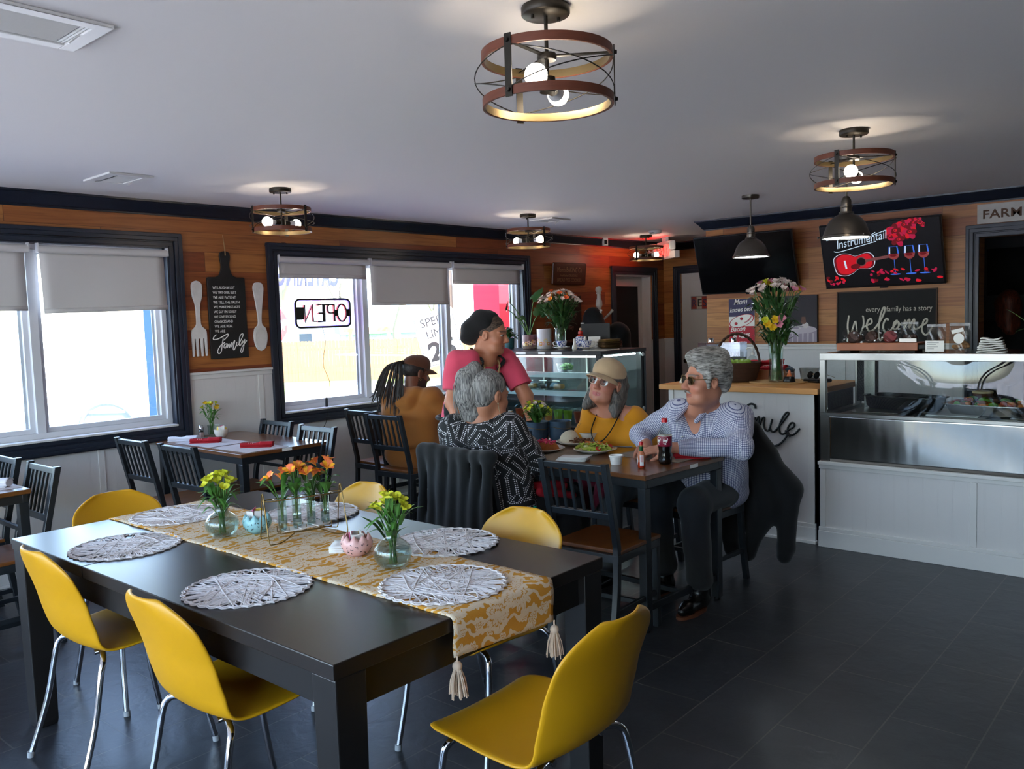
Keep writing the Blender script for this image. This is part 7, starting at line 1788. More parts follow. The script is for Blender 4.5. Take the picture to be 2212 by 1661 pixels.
for k in range(46):
 a = rr.uniform(0, 6.28); q = rr.uniform(0.1, 1); e = Vector((0.085*q*math.cos(a), 0.085*q*math.sin(a), 0.10+0.09*(1-q)+rr.uniform(-.02, .03))); leaf(b, [Vector((0, 0, .09)), e*0.8+Vector((0, 0, .03)), e+Vector((0.03*math.cos(a), 0.03*math.sin(a), -0.01))], 0.019)
b.build('leaves', M_DLEAF, t, smooth=60)
def floral_pot(x, y, h, r, m, label):
 t = thing('floral_planter', label, 'planter', (x, y, DZ), 0.6, 'planters with printed flowers on the display case')
 MB().lathe([(0, 0), (r*0.94, 0), (r, 0.004), (r, h), (r-0.004, h), (r-0.005, h-0.015), (0, h-0.015)], 44).build('pot', m, t)
 rr = random.Random(int(h*1000)); b = MB()
 for k in range(10):
  a = -2.6+0.33*k+rr.uniform(-.08, .08); z = rr.uniform(0.04, h*0.62); s = rr.uniform(.010, .016); b.mat(k % 3)
  for j in range(6):
   aa = 2*PI*j/6; c0 = (a+s*math.cos(aa)/r, z+s*math.sin(aa)); b.add([((r+0.0006)*math.cos(c0[0]+s*0.55*math.cos(q)/r), (r+0.0006)*math.sin(c0[0]+s*0.55*math.cos(q)/r), c0[1]+s*0.55*math.sin(q)) for q in [2*PI*i/8 for i in range(8)]], [tuple(range(8))])
 b.build('printed_flowers', [mat('print_pink', (214,160,160), 0.5), mat('print_cream', (220,200,150), 0.5), mat('print_orange', (200,140,60), 0.5)], t, smooth=0)
 b = MB()
 for k in range(26): a = -2.7+0.14*k; hh = rr.uniform(0.02, 0.05); b.tube([((r+0.0006)*math.cos(a), (r+0.0006)*math.sin(a), 0.004), ((r+0.0006)*math.cos(a+.03), (r+0.0006)*math.sin(a+.03), hh)], 0.0013, 4)
 b.build('printed_stems', mat('print_green', (150,150,110), 0.5), t); return t
pm = floral_pot(-5.02, 5.93, 0.128, 0.064, M_PINKPOT, 'plum planter with printed flowers holding the split-leaf plant'); floral_pot(-4.86, 5.95, 0.18, 0.066, M_WHPOT, 'taller white planter with printed flowers, right of the plum one')
b = MB(); b2 = MB(); dirs = FR
def mono(e, s, tilt):
 """heart-shaped split leaf"""
 out = [(0, -0.1), (0.28, -0.32), (0.58, -0.18), (0.66, 0.15), (0.5, 0.2), (0.62, 0.34), (0.55, 0.55), (0.36, 0.52), (0.42, 0.72), (0.2, 0.95), (0, 1.15)]
 out = out+[(-x, y) for x, y in out[::-1]][1:-1]
 m = Matrix.Translation(e) @ tilt.to_matrix().to_4x4()
 vs = [m @ Vector((x*s, y*s, 0.12*s*(1-abs(x)*2)-0.1*s*y*y)) for x, y in out]+[m @ Vector((0, 0.3*s, 0.12*s))]
 b.add(vs, [(i, (i+1) % len(out), len(out)) for i in range(len(out))])
for e, s, rot, lf in ((FR*0.10+Vector((0, 0, 0.315)), 0.10, Euler((1.3, 0.2, 0.9)), 1), (FR*0.055+Vector((0, 0, 0.46)), 0.11, Euler((0.9, 0.3, -0.4)), 1), (FR*-0.17+Vector((0, 0, 0.43)), 0.10, Euler((1.7, 0.4, 2.4)), 1), (FR*-0.20+Vector((0, 0, 0.37)), 0.07, Euler((1.8, 0.2, 2.2)), 1), (FR*-0.05+Vector((0, 0, 0.27)), 0.045, Euler((1.0, 0, 1.0)), 1), (FR*-0.115+Vector((0, 0, 0.29)), 0.04, Euler((1.2, 0, 2.0)), 1)):
 b2.tube(catmull([Vector((0, 0, 0.11)), e*0.55+Vector((0, 0, 0.09)), e], 5), 0.0042, 7); mono(e, s, rot.to_quaternion())
L0 = b.build('leaves', M_DLEAF, pm, smooth=60); S0 = b2.build('stems', M_STEM, pm)
for o_ in (L0, S0): o_.rotation_euler = (0, 0, -0.6)
t = thing('big_flower_vase', 'clear vase with a large bouquet of cream and orange flowers on the display case', 'vase', (-4.72, 6.0, DZ))
o = [(0, 0), (0.05, 0), (0.054, 0.005), (0.054, 0.15), (0.046, 0.18), (0.047, 0.215)]; MB().lathe(o+[(max(0, r-0.003), z+(0.006 if z < .01 else 0)) for r, z in o[::-1]], 40).build('vase', M_VASE, t, smooth=60)
MB().lathe([(0, 0.008), (0.05, 0.008), (0.0505, 0.14), (0, 0.14)], 30).build('water', M_WATER, t)
bouquet(t, (0, 0, 0.012), 0.50, 0.19, 46, 'wwwwdwwwowwdww', 0.034, 91, leaves=110, leafw=0.014, leafl=0.11, base_r=0.035, lm=M_DLEAF)
M_BWC = mat('blue_and_white_china', (206,208,216), 0.2, coat=0.5)
_n = M_BWC.node_tree.nodes; _l = M_BWC.node_tree.links; _tc = _n.new('ShaderNodeTexCoord'); _ns = _n.new('ShaderNodeTexNoise'); _ns.inputs['Scale'].default_value = 75; _ns.inputs['Detail'].default_value = 1.5; _l.new(_tc.outputs['Object'], _ns.inputs[0])
_l.new(ramp(_n, _l, _ns.outputs[0], [(0.50, (214,214,220)), (0.56, (70,84,150))]), _n['Principled BSDF'].inputs['Base Color'])
def teacup(x, y, rz, label):
 t = thing('blue_white_teacup', label, 'cup', (x, y, DZ), rz, 'blue and white teacups with saucers')
 MB().lathe([(0, 0), (0.03, 0), (0.034, 0.006), (0.074, 0.018), (0.073, 0.021), (0.03, 0.010), (0, 0.010)], 40).build('saucer', M_CHINA, t)
 o = [(0, 0.011), (0.022, 0.011), (0.024, 0.016), (0.038, 0.03), (0.045, 0.06), (0.047, 0.074)]; MB().lathe(o+[(max(0, r-0.0025), z+(0.003 if z < .02 else 0)) for r, z in o[::-1]], 36).build('cup', M_BWC, t)
 MB().tube(catmull([(0.045, 0, 0.064), (0.07, 0, 0.066), (0.07, 0, 0.04), (0.04, 0, 0.03)], 5), 0.0038, 8).build('handle', M_CHINA, t)
teacup(-4.60, 5.87, PI+0.72, 'blue and white teacup on a saucer, left of the teapot'); teacup(-4.335, 5.87, 0.4, 'blue and white teacup on a saucer, right of the teapot')
t = thing('figurine_teapot', 'blue and white teapot with a small figure in red on its lid', 'teapot', (-4.49, 6.0, DZ), -0.5)
MB().lathe([(0, 0), (0.035, 0), (0.037, 0.006), (0.055, 0.03), (0.062, 0.06), (0.055, 0.09), (0.035, 0.108), (0, 0.108)], 36).build('pot', M_BWC, t)
MB().tube(catmull([(0.05, 0, 0.035), (0.078, 0, 0.045), (0.085, 0, 0.08), (0.10, 0, 0.105)], 5), [0.016, 0.0155, 0.015, 0.0145, 0.014]+[0.012]*5+[0.010]*5+[0.009], 10).build('spout', M_CHINA, t); MB().tube(catmull([(-0.055, 0, 0.085), (-0.09, 0, 0.09), (-0.095, 0, 0.045), (-0.057, 0, 0.035)], 5), 0.006, 8).build('handle', M_CHINA, t)
b = MB(); b.lathe([(0, 0.108), (0.03, 0.108), (0.026, 0.116), (0.014, 0.122), (0.022, 0.13), (0.02, 0.15), (0.006, 0.158), (0.006, 0.162), (0, 0.162)], 20); b.build('lid_figure', mat('figurine_red', (170,40,30), 0.4), t); MB().ball((0, 0, 0.17), 0.0125, 14, 10).build('figure_head', mat('figurine_skin', (206,160,130), 0.5), t)
t = thing('bud_bottle', 'small white bud vase in front of the right teacup', 'vase', (-4.405, 5.80, DZ)); MB().lathe([(0, 0), (0.018, 0), (0.024, 0.012), (0.02, 0.035), (0.011, 0.05), (0.010, 0.09), (0.012, 0.094), (0, 0.094)], 24).build('vase', M_CHINA, t)
M_PLATED = mat('bronze_glazed_plate', (84,62,34), 0.25, 0.4, var=0.3, vscale=20)
for k in range(8):
 o = MB().lathe([(0, 0), (0.07, 0), (0.09, 0.005), (0.112 if k < 6 else 0.095, 0.011), (0.110 if k < 6 else 0.093, 0.014), (0.08, 0.008), (0, 0.006)], 44).build('stacked_plate', M_PLATED if k < 6 else M_GOLD, None)
 o.location = (-4.20+0.003*math.sin(k*2), 6.02, DZ+0.0095*k)
 tag(o, ('bottom plate of the bronze stack on the display case', 'second plate from the bottom of the bronze stack', 'third plate from the bottom of the bronze stack', 'fourth plate from the bottom of the bronze stack', 'fifth plate from the bottom of the bronze stack', 'sixth plate from the bottom of the bronze stack', 'smaller gold plate just below the top of the plate stack', 'topmost small gold plate of the plate stack')[k], 'plate', 'bronze plates stacked on the display case')
t = thing('black_display_panel', 'plain black panel standing behind the teapot on the display case', 'panel', (-4.44, 6.15, DZ), 0.45); MB().box((-0.13, 0, 0), (0.13, 0.015, 0.215)).build('panel', mat('black_slate_panel', (44,45,46), 0.6), t, smooth=0); MB().box((-0.10, -0.02, 0), (0.10, 0.05, 0.006)).build('foot', M_BLACK, t, smooth=0)
t = thing('white_place_card', 'blank white card propped behind the right teacup', 'card', (-4.345, 6.0, DZ), 0.35, rot=(-0.12, 0, 0.5)); MB().box((-0.052, 0, 0), (0.052, 0.003, 0.105)).build('card', M_WHITEM, t, smooth=0)
t = thing('flat_white_tray', 'flat pale tray on the right end of the display case top', 'tray', (-4.09, 5.74, DZ), 0.15); MB().box((-0.11, -0.12, 0), (0.11, 0.12, 0.005)).build('tray', M_CHINA, t, smooth=0, bevel=0.002)
def npv(p): return np.array([p[0], p[1], p[2]], dtype=np.float32)
class SDF:
 def __init__(s, h=0.005): s.h = h; s.ops = []; s.uv = []; s.fold = None
 def cone(s, a, b, ra, rb=None, k=0.02, sub=False, uv=True):
  rb = ra if rb is None else rb
  s.ops.append(('c', npv(a), npv(b), ra, rb, k, sub))
  if uv and not sub: s.uv.append((npv(a), npv(b), ra, rb))
  return s
 def chain(s, pts, rs, k=0.02):
  for i in range(len(pts)-1): s.cone(pts[i], pts[i+1], rs[i], rs[i+1], k)
  return s
 def ell(s, c, r, R=None, k=0.02, sub=False):
  s.ops.append(('e', npv(c), npv(r), None if R is None else np.array(R, dtype=np.float32), 0, k, sub)); return s
 def cut(s, p, n, R=0.15):
  n = Vector(n).normalized(); s.ops.append(('p', npv(p), npv(n), R, 0, 0, True)); return s
 def folds(s, amp, freq, seed=1): s.fold = (amp, freq, seed); return s
 def mesh(s):
  h = s.h; lo = np.full(3, 1e9); hi = np.full(3, -1e9)
  for o in s.ops:
   if o[0] == 'p' or o[-1]: continue
   if o[0] == 'c': m = max(o[3], o[4]); l = np.minimum(o[1], o[2])-m; u = np.maximum(o[1], o[2])+m
   else: m = float(max(o[2])); l = o[1]-m; u = o[1]+m
   lo = np.minimum(lo, l); hi = np.maximum(hi, u)
  lo -= 4*h+0.01; hi += 4*h+0.01
  N = np.ceil((hi-lo)/h).astype(int)+1
  D = np.full(N, 0.2, dtype=np.float32)
  ax = [(lo[i]+h*np.arange(N[i])).astype(np.float32) for i in range(3)]
  for o in s.ops:
   k = o[5]
   if o[0] == 'c': m = max(o[3], o[4]); l = np.minimum(o[1], o[2])-m; u = np.maximum(o[1], o[2])+m
   elif o[0] == 'e': m = float(max(o[2])); l = o[1]-m; u = o[1]+m
   else: l = o[1]-o[3]; u = o[1]+o[3]
   mg = k+4*h if o[0] != 'p' else 0
   i0 = np.clip(np.floor((l-mg-lo)/h).astype(int), 0, N-1); i1 = np.clip(np.ceil((u+mg-lo)/h).astype(int)+1, 1, N)
   sl = tuple(slice(a, b) for a, b in zip(i0, i1))
   X = ax[0][sl[0]][:, None, None]; Y = ax[1][sl[1]][None, :, None]; Z = ax[2][sl[2]][None, None, :]
   if o[0] == 'c':
    a, b = o[1], o[2]; ba = b-a; L = float(ba@ba)+1e-9
    t = np.clip(((X-a[0])*ba[0]+(Y-a[1])*ba[1]+(Z-a[2])*ba[2])/L, 0, 1)
    d = np.sqrt((X-a[0]-t*ba[0])**2+(Y-a[1]-t*ba[1])**2+(Z-a[2]-t*ba[2])**2)-(o[3]+(o[4]-o[3])*t)
   elif o[0] == 'e':
    c, r, R = o[1], o[2], o[3]; px, py, pz = X-c[0], Y-c[1], Z-c[2]
    if R is not None: px, py, pz = (R[0, 0]*px+R[1, 0]*py+R[2, 0]*pz, R[0, 1]*px+R[1, 1]*py+R[2, 1]*pz, R[0, 2]*px+R[1, 2]*py+R[2, 2]*pz)
    k0 = np.sqrt((px/r[0])**2+(py/r[1])**2+(pz/r[2])**2); k1 = np.sqrt((px/r[0]**2)**2+(py/r[1]**2)**2+(pz/r[2]**2)**2)+1e-9
    d = k0*(k0-1)/k1
   else:
    n = o[2]; d = (X-o[1][0])*n[0]+(Y-o[1][1])*n[1]+(Z-o[1][2])*n[2]
   e = D[sl]
   if o[0] == 'p':
    ins = ((X-o[1][0])**2+(Y-o[1][1])**2+(Z-o[1][2])**2) < o[3]**2
    D[sl] = np.where(ins, np.maximum(e, d), e)
   elif o[-1]:
    g = np.maximum(k-np.abs(e+d), 0)/max(k, 1e-6); D[sl] = np.maximum(e, -d)+g*g*k*0.25
   else:
    g = np.maximum(k-np.abs(e-d), 0)/max(k, 1e-6); D[sl] = np.minimum(e, d)-g*g*k*0.25
  if s.fold:
   amp, fr, sd = s.fold; rng = np.random.RandomState(sd); X, Y, Z = ax[0][:, None, None], ax[1][None, :, None], ax[2][None, None, :]
   for q in range(4):
    v = rng.randn(3); v /= np.linalg.norm(v); f = fr*(0.7+0.6*q/3)
    w = rng.randn(3); w /= np.linalg.norm(w)
    D += np.float32(amp/4)*np.sin(np.float32(f)*(X*v[0]+Y*v[1]+Z*v[2])+2.2*np.sin(np.float32(f*0.45)*(X*w[0]+Y*w[1]+Z*w[2])+q))
  D[0] = D[-1] = 0.2; D[:, 0] = D[:, -1] = 0.2; D[:, :, 0] = D[:, :, -1] = 0.2
  ins = D < 0
  C = np.zeros(N-1, dtype=np.int8)
  for dx in (0, 1):
   for dy in (0, 1):
    for dz in (0, 1): C += ins[dx:N[0]-1+dx, dy:N[1]-1+dy, dz:N[2]-1+dz]
  act = (C > 0) & (C < 8); idx = np.argwhere(act); n = len(idx)
  ID = np.full(N-1, -1, dtype=np.int64); ID[act] = np.arange(n)
  sm = np.zeros((n, 3)); cnt = np.zeros(n)
  co = [(0,0,0),(1,0,0),(0,1,0),(1,1,0),(0,0,1),(1,0,1),(0,1,1),(1,1,1)]
  val = [D[idx[:, 0]+c[0], idx[:, 1]+c[1], idx[:, 2]+c[2]] for c in co]
  for i in range(8):
   for j in range(i+1, 8):
    if sum(abs(co[i][q]-co[j][q]) for q in range(3)) != 1: continue
    cr = (val[i] < 0) != (val[j] < 0); t = np.where(cr, val[i]/np.where(cr, val[i]-val[j], 1), 0)
    for q in range(3): sm[:, q] += np.where(cr, co[i][q]+t*(co[j][q]-co[i][q]), 0)
    cnt += cr
  P = lo+h*(idx+sm/cnt[:, None])
  F = []
  for a in range(3):
   b, c = (a+1) % 3, (a+2) % 3
   s0 = [slice(None)]*3; s1 = [slice(None)]*3; s0[a] = slice(0, -1); s1[a] = slice(1, None)
   ch = ins[tuple(s0)] != ins[tuple(s1)]; e = np.argwhere(ch)
   e = e[(e[:, b] > 0) & (e[:, c] > 0)]
   st = ins[tuple(s0)][tuple(e.T)]
   def at(db, dc):
    q = e.copy(); q[:, b] -= db; q[:, c] -= dc; return ID[tuple(q.T)]
   q = np.stack([at(0, 0), at(1, 0), at(1, 1), at(0, 1)], 1)
   q[~st] = q[~st][:, ::-1]; F.append(q)
  F = np.concatenate(F)
  F = F[(F >= 0).all(1)]
  for it in range(2):
   A = np.zeros_like(P); K = np.zeros(len(P))
   for i in range(4):
    u, v = F[:, i], F[:, (i+1) % 4]
    np.add.at(A, u, P[v]); np.add.at(A, v, P[u]); np.add.at(K, u, 1); np.add.at(K, v, 1)
   P = 0.6*P+0.4*A/np.maximum(K, 1)[:, None]
  return P, F
 def build(s, name, m, parent, tint=None):
  P, F = s.mesh()
  off = np.array(parent.matrix_world.translation if False else parent.location) if parent else np.zeros(3)
  me = bpy.data.meshes.new(name)
  me.from_pydata((P-off).tolist(), [], F[:, ::-1].tolist())
  me.polygons.foreach_set('use_smooth', np.ones(len(F), dtype=bool)); me.materials.append(m)
  if s.uv:
   best = np.full(len(P), 1e9); cu = np.zeros((len(P), 3), dtype=np.float32)
   for q, (a, b, ra, rb) in enumerate(s.uv):
    ba = b-a; L = np.linalg.norm(ba)+1e-9; d = ba/L; t = (P-a)@d; tc = np.clip(t, 0, L)
    w = P-a-tc[:, None]*d; ds = np.linalg.norm(w, axis=1)-(ra+(rb-ra)*tc/L)
    ref = np.array([0, 0, 1.0]) if abs(d[2]) < 0.6 else np.array([0.66, -0.75, 0.0])
    x1 = ref-d*(ref@d); x1 /= np.linalg.norm(x1); y1 = np.cross(d, x1)
    an = np.arctan2(w@y1, w@x1); R = max(ra, rb)
    up = ds < best; best = np.where(up, ds, best)
    cu[up] = np.stack([an*R, t, np.full(len(P), q*0.37)], 1)[up]
   at = me.attributes.new('cuv', 'FLOAT_VECTOR', 'POINT'); at.data.foreach_set('vector', cu.ravel())
  if tint is not None:
   c = np.ones((len(P), 4), dtype=np.float32); c[:, :3] = tint(P)
   at = me.attributes.new('tint', 'FLOAT_COLOR', 'POINT'); at.data.foreach_set('color', c.ravel())
  me.update()
  o = bpy.data.objects.new(name, me); COL.objects.link(o); o.parent = parent
  return o
def attr_mat(name, rough=0.5, sss=0.0, bump=0.15):
 m, n, l, b = nodes(name)
 a = n.new('ShaderNodeAttribute'); a.attribute_name = 'tint'; l.new(a.outputs['Color'], b.inputs['Base Color']); b.inputs['Roughness'].default_value = rough
 tc = n.new('ShaderNodeTexCoord'); ns = n.new('ShaderNodeTexNoise'); ns.inputs['Scale'].default_value = 130; l.new(tc.outputs['Object'], ns.inputs[0])
 bp = n.new('ShaderNodeBump'); bp.inputs['Strength'].default_value = bump; bp.inputs['Distance'].default_value = 0.001; l.new(ns.outputs[0], bp.inputs['Height']); l.new(bp.outputs[0], b.inputs['Normal'])
 return m
M_SKIN = attr_mat('skin', 0.5)
def hair_mat(name, c1, c2, sc=(60, 60, 6)):
 m, n, l, b = nodes(name)
 tc = n.new('ShaderNodeTexCoord'); mp = n.new('ShaderNodeMapping'); mp.inputs['Scale'].default_value = sc; l.new(tc.outputs['Object'], mp.inputs[0])
 ns = n.new('ShaderNodeTexNoise'); ns.inputs['Scale'].default_value = 2.2; ns.inputs['Detail'].default_value = 5; ns.inputs['Distortion'].default_value = 0.6; l.new(mp.outputs[0], ns.inputs[0])
 l.new(ramp(n, l, ns.outputs[0], [(0.36, c1), (0.64, c2)]), b.inputs['Base Color']); b.inputs['Roughness'].default_value = 0.55
 bp = n.new('ShaderNodeBump'); bp.inputs['Strength'].default_value = 0.7; bp.inputs['Distance'].default_value = 0.004; l.new(ns.outputs[0], bp.inputs['Height']); l.new(bp.outputs[0], b.inputs['Normal'])
 return m
def cuv_split(n, l):
 a = n.new('ShaderNodeAttribute'); a.attribute_name = 'cuv'; sp = n.new('ShaderNodeSeparateXYZ'); l.new(a.outputs['Vector'], sp.inputs[0]); return a, sp
def check_mat():
 m, n, l, b = nodes('blue_check_shirt'); a, sp = cuv_split(n, l); P = 0.0098
 def line(o, per, w, ph=0.0): return mth(n, l, 'LESS_THAN', mth(n, l, 'FRACT', mth(n, l, 'ADD', mth(n, l, 'DIVIDE', o, per), ph)), w)
 u, v = sp.outputs[0], sp.outputs[1]
 la = mth(n, l, 'ADD', line(u, P, 0.30), line(v, P, 0.30))
 c = n.new('ShaderNodeValToRGB'); e = c.color_ramp.elements; e[0].position = 0.0; e[0].color = (*lin((216,214,224)), 1); e[1].position = 1.0; e[1].color = (*lin((34,36,70)), 1)
 k = e.new(0.5); k.color = (*lin((96,100,142)), 1)
 l.new(mth(n, l, 'MULTIPLY', la, 0.5), c.inputs[0]); l.new(c.outputs[0], b.inputs['Base Color']); b.inputs['Roughness'].default_value = 0.85
 return m
def dots_mat():
 m, n, l, b = nodes('black_dotted_blouse'); a, sp = cuv_split(n, l)
 sc = n.new('ShaderNodeVectorMath'); sc.operation = 'SCALE'; sc.inputs['Scale'].default_value = 1.0; l.new(a.outputs['Vector'], sc.inputs[0])
 vo = n.new('ShaderNodeTexVoronoi'); vo.inputs['Scale'].default_value = 11.0; vo.inputs['Randomness'].default_value = 0.8; vo.distance = 'MANHATTAN'; l.new(sc.outputs[0], vo.inputs['Vector'])
 s2 = n.new('ShaderNodeSeparateXYZ'); l.new(vo.outputs['Color'], s2.inputs[0])
 an = mth(n, l, 'MULTIPLY', mth(n, l, 'FLOOR', mth(n, l, 'MULTIPLY', s2.outputs[0], 3.99)), PI/4)
 cs, sn = mth(n, l, 'COSINE', an), mth(n, l, 'SINE', an); u, v = sp.outputs[0], sp.outputs[1]
 p = mth(n, l, 'DIVIDE', mth(n, l, 'ADD', mth(n, l, 'MULTIPLY', u, cs), mth(n, l, 'MULTIPLY', v, sn)), 0.0108)
 q = mth(n, l, 'DIVIDE', mth(n, l, 'SUBTRACT', mth(n, l, 'MULTIPLY', v, cs), mth(n, l, 'MULTIPLY', u, sn)), 0.0108)
 fp = mth(n, l, 'SUBTRACT', mth(n, l, 'FRACT', p), 0.5); fq = mth(n, l, 'SUBTRACT', mth(n, l, 'FRACT', q), 0.5)
 r = mth(n, l, 'SQRT', mth(n, l, 'ADD', mth(n, l, 'MULTIPLY', fp, fp), mth(n, l, 'MULTIPLY', fq, fq)))
 row = mth(n, l, 'LESS_THAN', mth(n, l, 'MODULO', mth(n, l, 'ADD', mth(n, l, 'FLOOR', q), 400), 4), 1.5)
 d = mth(n, l, 'MULTIPLY', mth(n, l, 'LESS_THAN', r, 0.29), row)
 mx = n.new('ShaderNodeMixRGB'); l.new(d, mx.inputs[0]); mx.inputs[1].default_value = (*lin((14,14,16)), 1); mx.inputs[2].default_value = (*lin((226,222,222)), 1)
 l.new(mx.outputs[0], b.inputs['Base Color']); b.inputs['Roughness'].default_value = 0.75
 return m
M_CHECK = check_mat(); M_DOTS = dots_mat()
def cloth(name, c, rough=0.9, var=0.08): return mat(name, c, rough, var=var, vscale=9, bump=0.25, bscale=260, bdist=0.001, sheen=0.15)
M_MUST = cloth('mustard_knit', (206,134,16)); M_PINKT = cloth('pink_tshirt', (224,78,104)); M_BROWNS = cloth('brown_tracksuit', (146,88,30)); M_BLKCL = cloth('black_cloth', (15,15,16)); M_DKPANT = cloth('charcoal_trousers', (30,32,35)); M_GRPANT = cloth('grey_trousers', (70,74,76)); M_MAROON = cloth('maroon_napkin', (112,14,40)); M_BEIGE = cloth('beige_cap_cloth', (186,158,124)); M_BRCAP = cloth('brown_cap_cloth', (84,46,24)); M_BOOT = mat('black_boot_leather', (16,15,15), 0.25); M_SOLE = mat('brown_sole', (104,56,30), 0.7)
M_EYEW = mat('eye_white', (216,206,200), 0.25); M_IRIS = mat('dark_iris', (40,26,18), 0.15); M_TEETH = mat('teeth', (226,214,196), 0.35); M_LENS = glass_mat('spectacle_lens', (205,205,205), 1.2); M_DLENS = glass_mat('tinted_lens', (60,60,64), 1.2)
class Head:
 """skull frame: +x the person's right, +y the face, +z the crown"""
 def __init__(s, c, fwd, up=(0, 0, 1), sc=1.0):
  f = Vector(fwd).normalized(); u = Vector(up); r = f.cross(u).normalized(); u = r.cross(f).normalized()
  s.R = Matrix((r, f, u)).transposed(); s.c = Vector(c); s.sc = sc
  s.M = Matrix.Translation(s.c) @ s.R.to_4x4() @ Matrix.Scale(sc, 4)
 def p(s, x, y, z): return s.M @ Vector((x, y, z))
 def inv(s, P):
  Rn = np.array(s.R); return ((P-np.array(s.c))@Rn)/s.sc
 def e(s, S, c, r, k=0.015, sub=False): S.ell(s.p(*c), [q*s.sc for q in r], np.array(s.R), k, sub)
 def cn(s, S, a, b, ra, rb, k=0.01, sub=False): S.cone(s.p(*a), s.p(*b), ra*s.sc, rb*s.sc, k, sub, uv=False)
 def add(s, S, jaw=1.0, nose=1.0, jowl=0.0):
  E = s.e; C = s.cn
  E(S, (0, -0.014, 0.036), (0.0755, 0.096, 0.082)); E(S, (0, 0.032, -0.028), (0.062, 0.064, 0.082), 0.03)
  E(S, (0, 0.046, -0.084), (0.043*jaw, 0.042, 0.032), 0.03); E(S, (0, 0.074, -0.100), (0.019, 0.016, 0.015), 0.02)
  for q in (-1, 1):
   E(S, (q*0.040, 0.056, -0.034), (0.024, 0.026, 0.024), 0.02)
   if jowl: E(S, (q*0.036, 0.044, -0.082), (0.022*jowl, 0.030, 0.026), 0.02)
   E(S, (q*0.032, 0.0965, 0.006), (0.017, 0.013, 0.0105), 0.012, True)
   C(S, (q*0.012, 0.088, 0.024), (q*0.050, 0.072, 0.022), 0.0095, 0.008, 0.014)
   C(S, (q*0.021, 0.0875, 0.0125), (q*0.043, 0.080, 0.0125), 0.0042, 0.004, 0.004); C(S, (q*0.022, 0.087, -0.003), (q*0.042, 0.080, -0.002), 0.0038, 0.0036, 0.004)
   E(S, (q*0.077, -0.008, -0.008), (0.010, 0.019, 0.031), 0.008); E(S, (q*0.086, -0.003, -0.004), (0.007, 0.010, 0.016), 0.006, True)
   E(S, (q*0.0125, 0.099, -0.036), (0.0085*nose, 0.010, 0.0075), 0.006)
  C(S, (0, 0.084, 0.016), (0, 0.108*1.0+0.006*(nose-1), -0.028), 0.0085, 0.0125*nose, 0.010)
  C(S, (-0.022, 0.081, -0.066), (0, 0.0905, -0.062), 0.0045, 0.007, 0.006); C(S, (0.022, 0.081, -0.066), (0, 0.0905, -0.062), 0.0045, 0.007, 0.006)
  C(S, (-0.018, 0.081, -0.072), (0, 0.089, -0.0745), 0.0045, 0.0072, 0.005); C(S, (0.018, 0.081, -0.072), (0, 0.089, -0.0745), 0.0045, 0.0072, 0.005)
  C(S, (-0.020, 0.0915, -0.0685), (0.020, 0.0915, -0.0685), 0.0016, 0.0016, 0.004, True)
 def face_tint(s, P, base, lip=(150,80,74), brow=(60,50,44), beard=None, col=None):
  L = s.inv(P); x, y, z = np.abs(L[:, 0]), L[:, 1], L[:, 2]
  c = np.tile(np.array(lin(base)), (len(P), 1))
  near = (x < 0.12) & (np.abs(y) < 0.14) & (np.abs(z) < 0.14)
  blush = np.exp(-(((x-0.040)/0.02)**2+((z+0.034)/0.02)**2))*(y > 0.02)*near+0.7*np.exp(-((x/0.014)**2+((z+0.03)/0.014)**2))*(y > 0.09)
  c = c*(1-0.22*blush[:, None]*np.array([0.0, 1.0, 0.9]))
  def mix(mk, col_): return c*(1-mk[:, None])+np.array(lin(col_))*mk[:, None]
  if beard is not None:
   bz = -0.030-0.028*np.clip((y-0.03)/0.05, 0, 1)
   mk = near & (y > -0.005) & (z < bz) & (z > -0.125) & ~((x < 0.026) & (z > -0.082) & (y > 0.07) & (z < -0.056)); c = mix(mk.astype(float)*0.9, beard)
  mk = near & (y > 0.07) & (x < 0.026) & (z < -0.0585+0.10*0.0) & (z > -0.081+0.25*x); c = mix(mk.astype(float)*0.75, lip)
  mk = near & (y > 0.055) & (x > 0.012) & (x < 0.054) & (np.abs(z-(0.029-0.10*np.abs(x-0.034))) < 0.0042); c = mix(mk.astype(float)*0.8, brow)
  return c
 def local(s, name, mb, m, parent, smooth=60, **kw):
  q = MB(); off = Vector(parent.location)
  q.v = [tuple((s.M @ Vector(v))-off) for v in mb.v]; q.f = mb.f; q.m = mb.m
  return q.build(name, m, parent, smooth=smooth, **kw)
 def eyes(s, parent, look=(0, 1, 0)):
  for q in (-1, 1):
   b = MB(); b.ball((q*0.0315, 0.0775, 0.0055), 0.0118, 16, 12); e = s.local('eye', b, M_EYEW, parent)
   d = Vector(look).normalized(); b = MB(); c = Vector((q*0.0315, 0.0775, 0.0055))+d*0.0078; b.ball(c, 0.0058, 12, 8); s.local('iris', b, M_IRIS, e if False else parent)
 def cap(s, S, brim=True):
  pass
